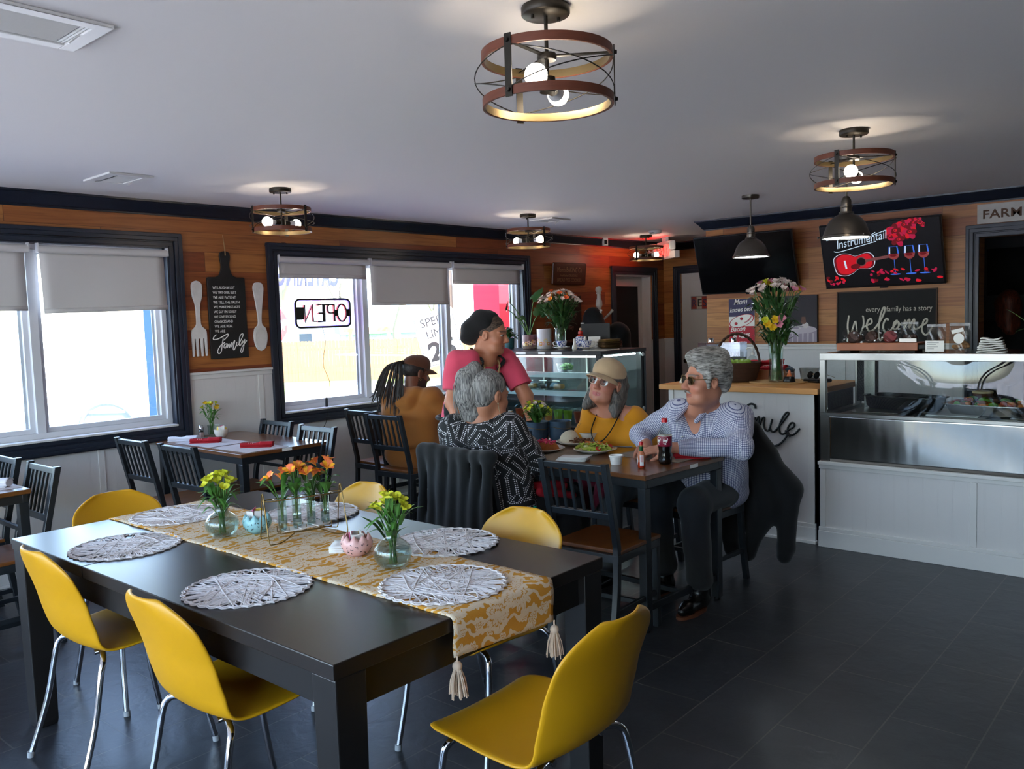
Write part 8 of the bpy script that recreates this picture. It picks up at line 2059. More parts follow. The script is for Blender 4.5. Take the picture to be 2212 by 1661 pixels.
def hand(S, wrist, tip, up, curl=0.5, side=1, sc=1.0, spread=1.0):
 """five-fingered hand: wrist point, direction to the knuckles, back-of-hand normal; side=+1 puts the thumb on the left of the direction"""
 w = Vector(wrist); d = (Vector(tip)-w).normalized(); n = Vector(up); n = (n-d*n.dot(d)).normalized(); x = d.cross(n)*side
 pal = 0.082*sc
 S.cone(w-d*0.01, w+d*0.03*sc, 0.025*sc, 0.026*sc, 0.015, uv=False)
 for q in (-1.5, -0.5, 0.5, 1.5):
  S.cone(w+d*0.015*sc+x*0.010*q*sc, w+d*pal*(1-0.03*abs(q))+x*0.0185*q*sc, 0.0145*sc, 0.0105*sc, 0.010, uv=False)
 ln = {-1.5: 0.062, -0.5: 0.076, 0.5: 0.080, 1.5: 0.072}
 for q, L in ln.items():
  b = w+d*pal*(1-0.03*abs(q))+x*0.0185*q*sc; dr = (d+x*0.06*q*spread).normalized(); a = curl*0.35; L *= sc
  r0 = 0.0092*sc
  for j, f in enumerate((0.45, 0.31, 0.24)):
   dd = (dr*math.cos(a)-n*math.sin(a)); e = b+dd*L*f; S.cone(b, e, r0, r0*0.9, 0.003, uv=False); b = e; r0 *= 0.9; a += curl*0.62
 b = w+d*0.022*sc+x*0.024*sc; td = (d*0.62+x*0.62-n*0.42).normalized(); e = b+td*0.042*sc; S.cone(b, e, 0.0145*sc, 0.0115*sc, 0.008, uv=False)
 td2 = (d*0.86+x*0.18-n*0.35).normalized(); e2 = e+td2*0.032*sc; S.cone(e, e2, 0.0112*sc, 0.0095*sc, 0.004, uv=False); S.cone(e2, e2+td2*0.018*sc, 0.0095*sc, 0.0075*sc, 0.003, uv=False)
def person(label, loc): return thing('person', label, 'person', loc)
def limb(S, pts, rs, k=0.03): S.chain(pts, rs, k)
def v3(*a): return Vector(a)
def torso(S, hip, chest, neck, right, w_hip, w_chest, d, grow=0.0, belly=0.0, fwd=None, sh=0.19, shz=0.0, bust=0.0):
 """pelvis, belly, ribcage and shoulder yoke as overlapping volumes"""
 r = Vector(right).normalized(); hip, chest, neck = Vector(hip), Vector(chest), Vector(neck); g = grow
 f = Vector((-r.y, r.x, 0)) if fwd is None else Vector(fwd)
 for q in (-1, 1):
  S.cone(hip+r*q*(w_hip-0.09), chest+r*q*(w_chest-0.085), 0.105+g, 0.095+g, 0.06)
  S.cone(chest+r*q*(w_chest-0.085), neck+r*q*(sh-0.05)-Vector((0, 0, 0.055-shz)), 0.092+g, 0.062+g, 0.05)
  if bust: S.ell(chest+r*q*0.075+f*0.085+Vector((0, 0, -0.02)), (0.07+g, 0.06+g, 0.07+g), None, 0.05)
 S.cone(hip, chest, 0.115+g, 0.105+g, 0.05); S.cone(chest, neck-Vector((0, 0, 0.05)), 0.10+g, 0.07+g, 0.05)
 if belly: S.ell(hip.lerp(chest, 0.42)+f*0.06, (w_hip-0.02+g, 0.11+belly+g, 0.15+g), None, 0.06)
t = person('grey-haired man in a blue checked shirt and glasses, turned sideways at the table', (-2.30, 4.24, 0))
hip = v3(-2.32, 4.27, 0.555); chest = v3(-2.275, 4.155, 0.835); neck = v3(-2.235, 4.085, 1.035)
shL = v3(-2.075, 4.16, 0.965); shR = v3(-2.43, 4.10, 0.975); rt_ = (shR-shL).normalized()
elL = v3(-1.985, 3.985, 0.825); wrL = v3(-2.315, 3.815, 0.822); elR = v3(-2.60, 4.0, 0.855); wrR = v3(-2.485, 3.88, 0.82)
HD = Head((-2.178, 3.985, 1.168), (-0.56, -0.83, 0.0), (0.04, -0.02, 1), 1.10)
S = SDF(0.0042)
HD.add(S, 1.1, 1.25, 1.0); S.cone(HD.p(0, -0.025, -0.06), neck, 0.058, 0.064, 0.03); S.cone(HD.p(0, 0.01, -0.09), neck+v3(-0.02, -0.05, -0.03), 0.045, 0.05, 0.03)
torso(S, hip, chest, neck, rt_, 0.17, 0.18, 0.1, -0.012, 0, None, 0.17)
limb(S, [shL, elL, wrL], [0.045, 0.038, 0.028]); limb(S, [shR, elR, wrR], [0.045, 0.038, 0.028])
for s_, kn, an in ((0.09, v3(-2.17, 3.83, 0.545), v3(-2.135, 3.81, 0.12)), (-0.09, v3(-2.42, 3.87, 0.545), v3(-2.41, 3.93, 0.12))):
 limb(S, [hip+v3(s_, 0, -0.01), kn, an], [0.07, 0.05, 0.036])
hand(S, wrL, wrL+v3(-0.80, -0.60, -0.12), (0.12, -0.22, 1), 0.55, -1, 1.06); hand(S, wrR, wrR+v3(0.3, -0.9, -0.25), (0, 0, 1), 0.6, -1, 1.02)
SK = (190,128,102)
body = S.build('body', M_SKIN, t, lambda P: HD.face_tint(P, SK, (158,84,74), (120,110,104)))
HD.eyes(t, (0.1, 1, 0))
S = SDF(0.0055); g = 0.012
torso(S, hip+v3(0, 0, -0.02), chest, neck, rt_, 0.19, 0.195, 0.1, g, 0.03, None, 0.19)
limb(S, [shL+v3(0, 0, -0.01), elL, wrL+v3(0.075, 0.04, 0)], [0.072, 0.058, 0.043]); limb(S, [shR, elR, wrR+v3(-0.02, 0.02, 0)], [0.070, 0.055, 0.042])
vd = v3(-0.50, -0.82, 0.25).normalized()
S.ell(neck+v3(-0.045, -0.085, -0.06), (0.045, 0.07, 0.125), None, 0.012, True); S.ell(neck+v3(0, -0.005, 0.035), (0.066, 0.07, 0.06), None, 0.01, True)
S.folds(0.010, 30, 3)
S.build('checked_shirt', M_CHECK, t)
S = SDF(0.005)
for q in (-1, 1):
 a = neck+v3(0, 0.05, 0.028); b_ = neck+rt_*q*0.062+v3(-0.005, -0.02, 0.012); c_ = neck+rt_*q*0.058+v3(-0.05, -0.125, -0.085); S.cone(a, b_, 0.017, 0.016, 0.01); S.cone(b_, c_, 0.017, 0.013, 0.01)
S.build('collar', M_CHECK, t)
b = MB()
for k in range(3): p = chest+v3(-0.062, -0.145, 0.02-0.075*k)+v3(-0.0, -0.012*k, 0); b.ball(p-Vector(t.location), 0.0055, 10, 6)
b.build('shirt_buttons', M_WHITEM, t)
S = SDF(0.006)
S.cone(hip+v3(-0.08, 0, -0.02), hip+v3(0.08, 0, -0.02), 0.115, 0.115, 0.05)
for s_, kn, an in ((0.09, v3(-2.17, 3.83, 0.545), v3(-2.135, 3.81, 0.16)), (-0.09, v3(-2.42, 3.87, 0.545), v3(-2.41, 3.93, 0.16))): limb(S, [hip+v3(s_, 0, -0.015), kn, an], [0.10, 0.078, 0.066])
S.folds(0.008, 26, 5); S.build('trousers', M_DKPANT, t)
for an, d in ((v3(-2.135, 3.81, 0.1), v3(-0.02, -1, 0)), (v3(-2.41, 3.93, 0.1), v3(-0.1, -1, 0))):
 d.normalize(); S = SDF(0.005); S.cone(an+v3(0, 0.0, 0.13), an+v3(0, 0, -0.03), 0.05, 0.046, 0.03); S.cone(an+v3(0, 0.02, -0.055), an+d*0.12+v3(0, 0, -0.062), 0.042, 0.036, 0.03); S.cone(an+d*0.12+v3(0, 0, -0.062), an+d*0.165+v3(0, 0, -0.066), 0.036, 0.026, 0.02); S.cut(an+v3(0, 0, -0.088), (0, 0, -1), 0.3); bo = S.build('boot', M_BOOT, t)
 q = MB(); pts = [(p.x, p.y) for p in catmull([(-0.04, 0.0), (-0.045, 0.06), (-0.046, 0.12), (-0.02, 0.195), (0.02, 0.195), (0.046, 0.12), (0.045, 0.06), (0.04, 0.0), (0, -0.06)], 4, True)]; x_ = v3(d.y, -d.x, 0)
 q.prism(pts, an-Vector(t.location)+v3(0, 0, -0.1), x_, d, (0, 0, 0.014)); q.build('sole', M_SOLE, bo, smooth=30)
M_HAIRM = hair_mat('silver_swept_hair', (84,80,76), (176,172,166), (14, 14, 70))
S = SDF(0.005)
HD.e(S, (0, -0.026, 0.048), (0.088, 0.106, 0.092), 0.02); HD.e(S, (0, 0.045, 0.112), (0.062, 0.055, 0.036), 0.04); HD.e(S, (0, -0.03, 0.12), (0.064, 0.085, 0.034), 0.04); HD.e(S, (0, -0.085, 0.0), (0.066, 0.045, 0.07), 0.03)
HD.cn(S, (-0.078, 0.022, 0.05), (-0.078, 0.024, -0.025), 0.014, 0.008, 0.015); HD.cn(S, (0.078, 0.022, 0.05), (0.078, 0.024, -0.025), 0.014, 0.008, 0.015)
HD.e(S, (0, 0.112, -0.01), (0.064, 0.082, 0.088), 0.012, True); HD.e(S, (0, 0.05, -0.10), (0.085, 0.09, 0.08), 0.012, True)
for q in (-1, 1): HD.e(S, (q*0.086, -0.005, -0.012), (0.02, 0.024, 0.036), 0.008, True)
S.folds(0.006, 60, 4); S.build('hair', M_HAIRM, t)
b = MB()
for q in (-1, 1): b.tube(catmull([(0, 0.104, -0.047), (q*0.014, 0.100, -0.050), (q*0.026, 0.090, -0.058)], 4), [0.004]*4+[0.0035]*4+[0.0015], 6)
HD.local('moustache', b, M_HAIRM, t)
def glasses(H, t, m_f, m_l, y=0.103, w=0.025, hgt=0.019, sq=0.6):
 b = MB(); lb = MB()
 for q in (-1, 1):
  pts = [(q*0.034+w*abs(math.cos(a))**sq*(1 if math.cos(a) > 0 else -1), y-0.004-0.004*abs(math.cos(a)), 0.004+hgt*abs(math.sin(a))**sq*(1 if math.sin(a) > 0 else -1)) for a in [2*PI*k/24 for k in range(24)]]
  b.tube(pts, 0.0016, 6, closed=True); lb.add(pts, [tuple(range(24))])
  b.tube([(q*0.058, y-0.008, 0.010), (q*0.080, 0.05, 0.012), (q*0.085, -0.005, 0.012), (q*0.082, -0.02, 0.0)], 0.0016, 6)
 b.tube([(-0.010, y-0.004, 0.008), (0, y-0.001, 0.011), (0.010, y-0.004, 0.008)], 0.0016, 6)
 g_ = H.local('glasses', b, m_f, t); H.local('lenses', lb, m_l, g_ if False else t, smooth=0)
glasses(HD, t, M_GOLD, M_DLENS)
t = person('smiling woman in a mustard top, beige cap and glasses, looking up', (-2.84, 4.30, 0))
hip = v3(-2.83, 4.33, 0.555); chest = v3(-2.845, 4.19, 0.80); neck = v3(-2.855, 4.115, 0.985)
shR = v3(-3.005, 4.10, 0.915); shL = v3(-2.70, 4.17, 0.90); rt_ = (shR-shL).normalized()
elR = v3(-3.05, 3.99, 0.74); wrR = v3(-2.93, 3.96, 0.655); elL = v3(-2.655, 4.11, 0.715); wrL = v3(-2.79, 3.97, 0.655)
HY = Head((-2.862, 4.068, 1.128), (0.10, -0.98, 0.15), (0.20, 0.12, 1), 1.04)
S = SDF(0.0042)
HY.add(S, 1.15, 1.15, 1.2); S.cone(HY.p(0, -0.03, -0.06), neck+v3(0, 0.01, 0), 0.052, 0.056, 0.03); S.cone(HY.p(0, 0.01, -0.095), neck+v3(0, -0.03, -0.03), 0.044, 0.05, 0.03)
torso(S, hip, chest, neck, rt_, 0.17, 0.165, 0.1, -0.012, 0, None, 0.165)
S.cone(neck+v3(-0.10, 0.0, -0.052), neck+v3(0.10, 0.02, -0.056), 0.052, 0.052, 0.04)
limb(S, [shR, elR, wrR], [0.045, 0.036, 0.026]); limb(S, [shL, elL, wrL], [0.045, 0.036, 0.026])
for s_, kn, an in ((0.09, v3(-2.74, 3.90, 0.53), v3(-2.73, 3.86, 0.1)), (-0.09, v3(-2.95, 3.90, 0.53), v3(-2.96, 3.87, 0.1))): limb(S, [hip+v3(s_, 0, -0.01), kn, an], [0.07, 0.05, 0.034])
hand(S, wrR, wrR+v3(0.5, -0.6, -0.05), (0.2, 0, 1), 0.9, 1, 0.95); hand(S, wrL, wrL+v3(-0.5, -0.6, -0.05), (-0.2, 0, 1), 0.9, -1, 0.95)
SKY = (186,124,100)
S.build('body', M_SKIN, t, lambda P: HY.face_tint(P, SKY, (176,72,80), (84,66,56)))
HY.eyes(t, (0.05, 1, 0.05))
b = MB(); b.box((-0.014, 0.088, -0.0715), (0.014, 0.0915, -0.066)); HY.local('teeth', b, M_TEETH, t)
S = SDF(0.0055)
torso(S, hip+v3(0, 0, -0.03), chest, neck, rt_, 0.19, 0.18, 0.1, 0.010, 0.05, None, 0.18, 0, 1)
limb(S, [shR+v3(0.01, 0, -0.015), elR, wrR+v3(-0.02, 0.03, 0.01)], [0.066, 0.056, 0.046]); limb(S, [shL+v3(-0.01, 0, -0.015), elL, wrL+v3(0.02, 0.03, 0.01)], [0.066, 0.056, 0.046])
S.ell(neck+v3(0.0, -0.05, 0.012), (0.135, 0.125, 0.075), None, 0.012, True)
S.ell(shL+v3(0.062, -0.01, -0.085), (0.035, 0.012, 0.055), None, 0.006, True)
S.folds(0.009, 26, 7); S.build('mustard_top', M_MUST, t)
M_SEQ = mat('silver_sequin', (220,206,170), 0.2, 0.8); b = MB(); rr = random.Random(5)
for (A, B) in ((shR, elR), (shL, elL)):
 for k in range(60):
  p = A.lerp(B, rr.uniform(0.05, 1.0)); o_ = v3(rr.uniform(-1, 1)*0.35+(-0.3 if A is shR else 0.0), -1, rr.uniform(0, 0.3)).normalized()*0.066; b.ball(p+o_-Vector(t.location), 0.0018, 5, 4)
tag(b.build('sequins', M_SEQ, t), kind='stuff')
S = SDF(0.006); S.cone(hip+v3(-0.08, 0, -0.02), hip+v3(0.08, 0, -0.02), 0.115, 0.115, 0.05)
for s_, kn, an in ((0.09, v3(-2.74, 3.90, 0.53), v3(-2.73, 3.86, 0.1)), (-0.09, v3(-2.95, 3.90, 0.53), v3(-2.96, 3.87, 0.1))): limb(S, [hip+v3(s_, 0, -0.015), kn, an], [0.098, 0.078, 0.062])
S.folds(0.006, 30, 2); S.build('trousers', M_GRPANT, t)
for an in (v3(-2.73, 3.86, 0.08), v3(-2.96, 3.87, 0.08)):
 S = SDF(0.006); S.cone(an+v3(0, 0.03, -0.035), an+v3(0, -0.13, -0.042), 0.042, 0.034, 0.03); S.cone(an+v3(0, 0, 0.04), an+v3(0, 0.01, -0.03), 0.042, 0.042, 0.03); S.cut(an+v3(0, 0, -0.075), (0, 0, -1), 0.3); S.build('shoe', M_BOOT, t)
M_HAIRY = hair_mat('dark_grey_hair', (44,42,42), (112,104,98), (50, 50, 8))
S = SDF(0.005); HY.e(S, (0, -0.022, 0.04), (0.084, 0.102, 0.088), 0.02)
for q in (-1, 1):
 HY.cn(S, (q*0.070, -0.015, 0.0), (q*0.082, -0.012, -0.12), 0.030, 0.034, 0.03); HY.cn(S, (q*0.060, -0.06, 0.0), (q*0.07, -0.07, -0.14), 0.04, 0.042, 0.04); HY.cn(S, (q*0.082, -0.012, -0.12), (q*0.098, 0.004, -0.165), 0.034, 0.018, 0.03)
HY.cn(S, (0, -0.07, 0.0), (0, -0.085, -0.13), 0.055, 0.05, 0.04)
HY.e(S, (0, 0.105, -0.02), (0.066, 0.085, 0.10), 0.012, True); HY.e(S, (0, 0.05, -0.13), (0.05, 0.10, 0.10), 0.012, True)
HY.e(S, (-0.084, 0.006, -0.012), (0.02, 0.020, 0.035), 0.008, True)
S.folds(0.006, 55, 8); S.build('hair', M_HAIRY, t)
def ballcap(H, t, m, crown=(0.088, 0.112, 0.092), cz=0.045, zcut=0.038, brim_l=0.075, tilt=0.0, back=-0.012):
 S = SDF(0.004); H.e(S, (0, back, cz), crown, 0.01); H.e(S, (0, 0.035, cz+0.03), (0.074, 0.062, 0.062), 0.03)
 S.cut(H.p(0, 0, zcut), H.R @ Vector((0, -0.10, -1)), 0.3); c = S.build('cap', m, t)
 q = MB(); nu, nv = 16, 8
 def f(u, v):
  a = (u-0.5)*2; x = 0.082*math.sin(a*1.45); y0 = 0.088*math.cos(a*1.35)+0.008; L = brim_l*(1-abs(a)**3.0)
  return (x*(1+0.05*v), y0+L*v, zcut+0.006-0.030*a*a+0.004*v-0.020*v*v+tilt*v)
 q.grid(f, nu, nv); br = H.local('brim', q, m, c if False else t, solid=0.004)
 bt = MB(); bt.ball((0, back, cz+crown[2]), 0.006, 8, 5); H.local('button', bt, m, t)
 for k in range(3):
  a = PI*k/3+PI/6; sm = MB(); sm.tube([(1.005*crown[0]*math.cos(a)*math.cos(q_), back+1.005*crown[1]*math.sin(a)*math.cos(q_), cz+1.004*crown[2]*math.sin(q_)) for q_ in [0.05+(PI-0.1)*j/18 for j in range(19)]], 0.0009, 4); H.local('seam', sm, m, t)
 return c
ballcap(HY, t, M_BEIGE)
M_MARTH = mat('maroon_thread', (110,14,24), 0.7)
CS = [[(-0.048, 0.012), (-0.030, 0.034), (-0.036, 0.036), (-0.046, 0.014), (-0.030, 0.022), (-0.026, 0.014), (-0.042, 0.006)], [(-0.028, 0.010), (-0.016, 0.034), (-0.020, 0.036), (-0.024, 0.012), (-0.014, 0.014), (-0.008, 0.020), (-0.012, 0.022), (-0.014, 0.012), (-0.004, 0.012), (0.002, 0.020), (0.003, 0.010), (0.008, 0.012), (0.013, 0.020), (0.014, 0.010), (0.02, 0.012), (0.024, 0.020), (0.02, 0.021), (0.021, 0.011), (0.03, 0.012), (0.036, 0.02), (0.031, 0.012), (0.038, 0.014), (0.050, 0.036), (0.042, 0.014), (0.05, 0.012)]]
def on_cap(x, z):
 zz = z+0.052; ry = 0.105*math.sqrt(max(0.02, 1-(x/0.088)**2-((zz-0.05)/0.094)**2)); return (-x, ry-0.004, zz)
b = MB()
for s_ in CS: b.tube([on_cap(p.x, p.y) for p in catmull(s_, 4)], 0.0022, 6)
HY.local('embroidered_script', b, M_MARTH, t)
b = MB()
for k in range(14): x = -0.03+0.0055*k; b.tube([on_cap(x, 0.000), on_cap(x+0.002, 0.006 if k % 3 else 0.004)], 0.0012, 5)
HY.local('small_stitching', b, M_WHITEM, t)
glasses(HY, t, mat('clear_pink_frames', (206,180,160), 0.3), M_LENS, 0.104, 0.026, 0.021, 0.75)
b = MB(); pts = [neck+v3(0.105*math.sin(a), -0.055-0.055*math.cos(a)-0.02, -0.075-0.095*math.cos(a)) for a in [2*PI*k/40 for k in range(40)]]
pts = [neck+v3(x_, y_, z_) for x_, y_, z_ in ((-0.062, 0.03, 0.04), (-0.068, -0.02, 0.01), (-0.072, -0.085, -0.07), (-0.064, -0.135, -0.135), (-0.03, -0.158, -0.185), (0.005, -0.160, -0.193), (0.045, -0.150, -0.165), (0.075, -0.115, -0.105), (0.083, -0.06, -0.04), (0.078, 0.0, 0.012), (0.066, 0.04, 0.04))]
P_ = catmull(pts, 12); b.tube([p-Vector(t.location) for p in P_], [0.0042 if k % 2 else 0.003 for k in range(len(P_))], 7); b.build('bead_necklace', M_BLKPLAST, t)
q = MB(); q.ball((-0.085, -0.006, -0.045), 0.005, 10, 6); HY.local('earring', q, M_GOLD, t)
S = SDF(0.006); S.cone(v3(-2.97, 3.96, 0.605), v3(-2.72, 3.97, 0.605), 0.034, 0.034, 0.03); S.cone(v3(-2.97, 3.86, 0.60), v3(-2.72, 3.85, 0.60), 0.032, 0.032, 0.05); S.cone(v3(-2.97, 3.805, 0.58), v3(-2.97, 3.79, 0.46), 0.03, 0.02, 0.05); S.cone(v3(-2.73, 3.80, 0.57), v3(-2.80, 3.785, 0.40), 0.035, 0.015, 0.05); S.cone(v3(-2.85, 3.82, 0.58), v3(-2.84, 3.79, 0.46), 0.04, 0.02, 0.05); S.folds(0.008, 34, 3)
nk = thing('lap_napkin', 'maroon napkin spread on the lap of the woman in mustard', 'napkin', (-2.85, 3.88, 0.6)); S.build('napkin', M_MAROON, nk)
t2_ = thing('mobile_phone', 'phone held under the table by the woman in mustard', 'phone', (-2.86, 3.885, 0.672), 0.2); MB().box((-0.04, -0.07, 0), (0.04, 0.06, 0.009)).build('phone', M_BLKPLAST, t2_, smooth=0, bevel=0.003)
t = person('woman with a grey ponytail in a black blouse with white dots, seen from behind', (-3.02, 3.22, 0))
hip = v3(-2.985, 3.21, 0.555); chest = v3(-3.035, 3.205, 0.80); neck = v3(-3.055, 3.205, 1.005)
rt_ = v3(0.84, 0.54, 0).normalized(); fw_ = v3(-0.54, 0.84, 0); shL = neck-rt_*0.175+v3(0, 0, -0.055); shR = neck+rt_*0.175+v3(0, 0, -0.06)
elR = v3(-2.85, 3.37, 0.765); wrR = v3(-3.04, 3.56, 0.835); elL = v3(-3.31, 3.24, 0.755); wrL = v3(-3.235, 3.50, 0.815)
HP = Head((-3.020, 3.235, 1.125), (0.16, 0.98, -0.16), (0.0, 0.10, 1), 1.03)
S = SDF(0.0045); HP.add(S, 1.0, 1.0, 1.0); S.cone(HP.p(0, -0.03, -0.06), neck, 0.052, 0.056, 0.03); S.cone(neck+v3(-0.09, -0.05, -0.045), neck+v3(0.09, 0.05, -0.045), 0.046, 0.046, 0.04)
torso(S, hip, chest, neck, rt_, 0.17, 0.165, 0.1, -0.012, 0, None, 0.165)
limb(S, [shR, elR, wrR], [0.045, 0.036, 0.026]); limb(S, [shL, elL, wrL], [0.045, 0.036, 0.026])
kn1, an1, kn2, an2 = v3(-2.83, 3.62, 0.53), v3(-2.80, 3.60, 0.1), v3(-3.12, 3.64, 0.53), v3(-3.1, 3.62, 0.1)
for s_, kn, an in ((0.09, kn1, an1), (-0.09, kn2, an2)): limb(S, [hip+rt_*s_, kn, an], [0.07, 0.05, 0.034])
hand(S, wrR, wrR+v3(-0.45, 0.75, -0.22), (0.3, 0.2, 1), 0.8, 1, 1.0); hand(S, wrL, wrL+v3(0.2, 0.8, -0.2), (0, 0, 1), 0.7, -1, 0.95)
SKP = (182,122,92)
S.build('body', M_SKIN, t, lambda P: HP.face_tint(P, SKP, (150,70,64), (60,52,48)))
HP.eyes(t)
S = SDF(0.0055); torso(S, hip+v3(0, 0, -0.03), chest, neck, rt_, 0.195, 0.19, 0.1, 0.016, 0.03, None, 0.185)
limb(S, [shR, elR, wrR-(wrR-elR).normalized()*0.02], [0.07, 0.064, 0.047]); limb(S, [shL, elL, wrL-(wrL-elL).normalized()*0.02], [0.07, 0.060, 0.046])
S.ell(neck+v3(-0.01, 0.0, 0.03), (0.105, 0.10, 0.062), None, 0.012, True); S.folds(0.010, 24, 11); S.build('dotted_blouse', M_DOTS, t)
S = SDF(0.006); S.cone(hip-rt_*0.08+v3(0, 0, -0.02), hip+rt_*0.08+v3(0, 0, -0.02), 0.118, 0.118, 0.05)
for s_, kn, an in ((0.09, kn1, an1), (-0.09, kn2, an2)): limb(S, [hip+rt_*s_+v3(0, 0, -0.015), kn, an], [0.10, 0.08, 0.06])
S.folds(0.006, 30, 2); S.build('trousers', M_BLKCL, t)
for an in (an1, an2): S = SDF(0.006); S.cone(an+v3(0, -0.03, -0.055), an+v3(0, 0.13, -0.062), 0.042, 0.034, 0.03); S.cone(an+v3(0, 0, 0.02), an+v3(0, -0.01, -0.05), 0.042, 0.042, 0.03); S.cut(an+v3(0, 0, -0.095), (0, 0, -1), 0.3); S.build('shoe', M_BOOT, t)
M_HAIRP = hair_mat('streaked_grey_hair', (70,68,68), (168,164,158), (70, 70, 5))
S = SDF(0.0045); HP.e(S, (0, -0.022, 0.044), (0.083, 0.101, 0.086), 0.02); HP.e(S, (0, -0.05, -0.02), (0.06, 0.055, 0.06), 0.02); HP.e(S, (0, 0.108, -0.03), (0.064, 0.085, 0.105), 0.012, True)
for q in (-1, 1): HP.e(S, (q*0.084, -0.002, -0.010), (0.02, 0.024, 0.036), 0.008, True)
HP.e(S, (0, 0.03, -0.12), (0.09, 0.09, 0.08), 0.01, True); S.folds(0.004, 70, 6); S.build('hair', M_HAIRP, t)
bs = HP.p(-0.012, -0.055, 0.118); b = MB(); rr = random.Random(17); off = Vector(t.location)
S = SDF(0.005); lft = -FR; S.chain([bs+v3(0, 0, -0.005), bs+lft*0.03+v3(0, -0.01, 0.018), bs+lft*0.075+v3(0, -0.02, -0.03), bs+lft*0.085+v3(0, -0.02, -0.13), bs+lft*0.070+v3(0, -0.02, -0.235)], [0.018, 0.030, 0.042, 0.046, 0.024], 0.03); S.chain([bs+lft*0.03+v3(0, -0.02, 0.0), bs+lft*0.045+v3(0, -0.03, -0.12), bs+lft*0.03+v3(0, -0.03, -0.24)], [0.03, 0.046, 0.026], 0.03); S.chain([bs+lft*0.01+v3(0, -0.02, -0.03), bs+lft*0.0+v3(0, -0.03, -0.14), bs+lft*-0.005+v3(0, -0.03, -0.235)], [0.025, 0.03, 0.018], 0.03); S.folds(0.007, 60, 2)
pony = S.build('ponytail', M_HAIRP, t)
for k in range(64):
 a = rr.uniform(-0.2, 1.05); y = rr.uniform(-0.065, 0.02)
 s0 = bs+v3(rr.uniform(-.008, .008), rr.uniform(-.012, .012), 0.01)
 p1 = bs+lft*(0.04*a+0.01)+v3(0, y*0.6, 0.035*(1-abs(a-0.4))); p2 = bs+lft*(0.098*a)+v3(0, y, -0.05); p3 = bs+lft*(0.108*a)+v3(0, y, -0.15); p4 = bs+lft*(0.092*a+rr.uniform(-.01, .01))+v3(0, y, -0.235-rr.uniform(0, .04))
 b.tube([p-off for p in catmull([s0, p1, p2, p3, p4], 4)], [0.0024]*14+[0.002, 0.0014, 0.0008], 5)
b.build('loose_strands', M_HAIRP, pony)
q = MB(); M_ = HP.p(0.083, -0.008, -0.04)-off; q.tube(catmull([M_, M_+v3(0.002, 0.002, -0.03), M_+v3(0.008, 0.006, -0.058), M_+v3(0.012, 0.008, -0.064)], 4), 0.0016, 6); q.ball(M_, 0.004, 8, 6); q.build('drop_earring', M_SEQ, t)
nk = thing('lap_napkin', 'bright red napkin on the lap of the woman in the dotted blouse', 'napkin', (-2.87, 3.45, 0.62)); S = SDF(0.006); S.cone(v3(-2.875, 3.36, 0.63), v3(-2.80, 3.56, 0.615), 0.03, 0.026, 0.03); S.cone(v3(-2.80, 3.36, 0.615), v3(-2.755, 3.58, 0.565), 0.026, 0.022, 0.04); S.folds(0.008, 40, 3); S.build('napkin', M_REDN, nk)
M_GREENC = cloth('green_cloth', (10,140,100)); t_ = thing('green_cloth', 'small green cloth tip hanging beside the chair of the woman in dots', 'cloth', (-2.79, 3.27, 0.56), 0.7); MB().grid(lambda u, v: ((u-0.5)*0.055*(1-0.2*v), 0.006*math.sin(u*5+v*4), -0.13*v*(1-0.25*u)), 6, 8).build('cloth', M_GREENC, t_, solid=0.003)
t = person('standing woman in a pink t-shirt, black apron and black head cover, leaning on the table', (-3.86, 3.97, 0))
hip = v3(-3.90, 3.97, 0.86); chest = v3(-3.835, 3.975, 1.10); neck = v3(-3.765, 3.985, 1.315)
rt_ = v3(0.12, -1, 0).normalized(); shR = v3(-3.80, 3.785, 1.265); shL = v3(-3.745, 4.175, 1.255)
elR = v3(-3.785, 3.715, 1.01); wrR = v3(-3.66, 3.665, 0.84); elL = v3(-3.60, 4.20, 1.01); wrL = v3(-3.46, 4.10, 0.835)
HS = Head((-3.705, 3.995, 1.425), (0.90, 0.40, -0.16), (0.24, 0.05, 1), 1.06)
S = SDF(0.0042); HS.add(S, 1.1, 1.1, 1.1); S.cone(HS.p(0, -0.03, -0.06), neck+v3(-0.01, 0, -0.02), 0.054, 0.062, 0.03); S.cone(HS.p(0, 0.01, -0.095), neck+v3(0.04, 0, -0.05), 0.044, 0.05, 0.03); S.cone(neck+v3(0, -0.08, -0.06), neck+v3(0, 0.08, -0.06), 0.05, 0.05, 0.04)
torso(S, hip, chest, neck, rt_, 0.18, 0.18, 0.1, -0.012, 0, None, 0.175)
limb(S, [shR, elR, wrR], [0.054, 0.047, 0.03]); limb(S, [shL, elL, wrL], [0.052, 0.045, 0.03])
for s_ in (-0.095, 0.095): limb(S, [hip+rt_*s_+v3(0, 0, -0.05), hip+rt_*s_+v3(0.02, 0, -0.43), hip+rt_*s_+v3(0.0, 0, -0.77)], [0.085, 0.055, 0.036])
hand(S, wrR, wrR+v3(0.8, -0.1, -0.35), (0.2, 0, 1), 0.35, -1, 1.0); hand(S, wrL, wrL+v3(0.7, -0.2, -0.32), (0.2, 0, 1), 0.35, 1, 1.0)
SKS = (188,124,92)
S.build('body', M_SKIN, t, lambda P: HS.face_tint(P, SKS, (150,66,66), (70,54,44)))
HS.eyes(t, (0, 1, -0.1)); b = MB(); b.box((-0.016, 0.086, -0.072), (0.016, 0.091, -0.066)); HS.local('teeth', b, M_TEETH, t)
S = SDF(0.0055); torso(S, hip+v3(0, 0, 0.0), chest, neck, rt_, 0.205, 0.20, 0.1, 0.014, 0.03, None, 0.20, 0, 1)
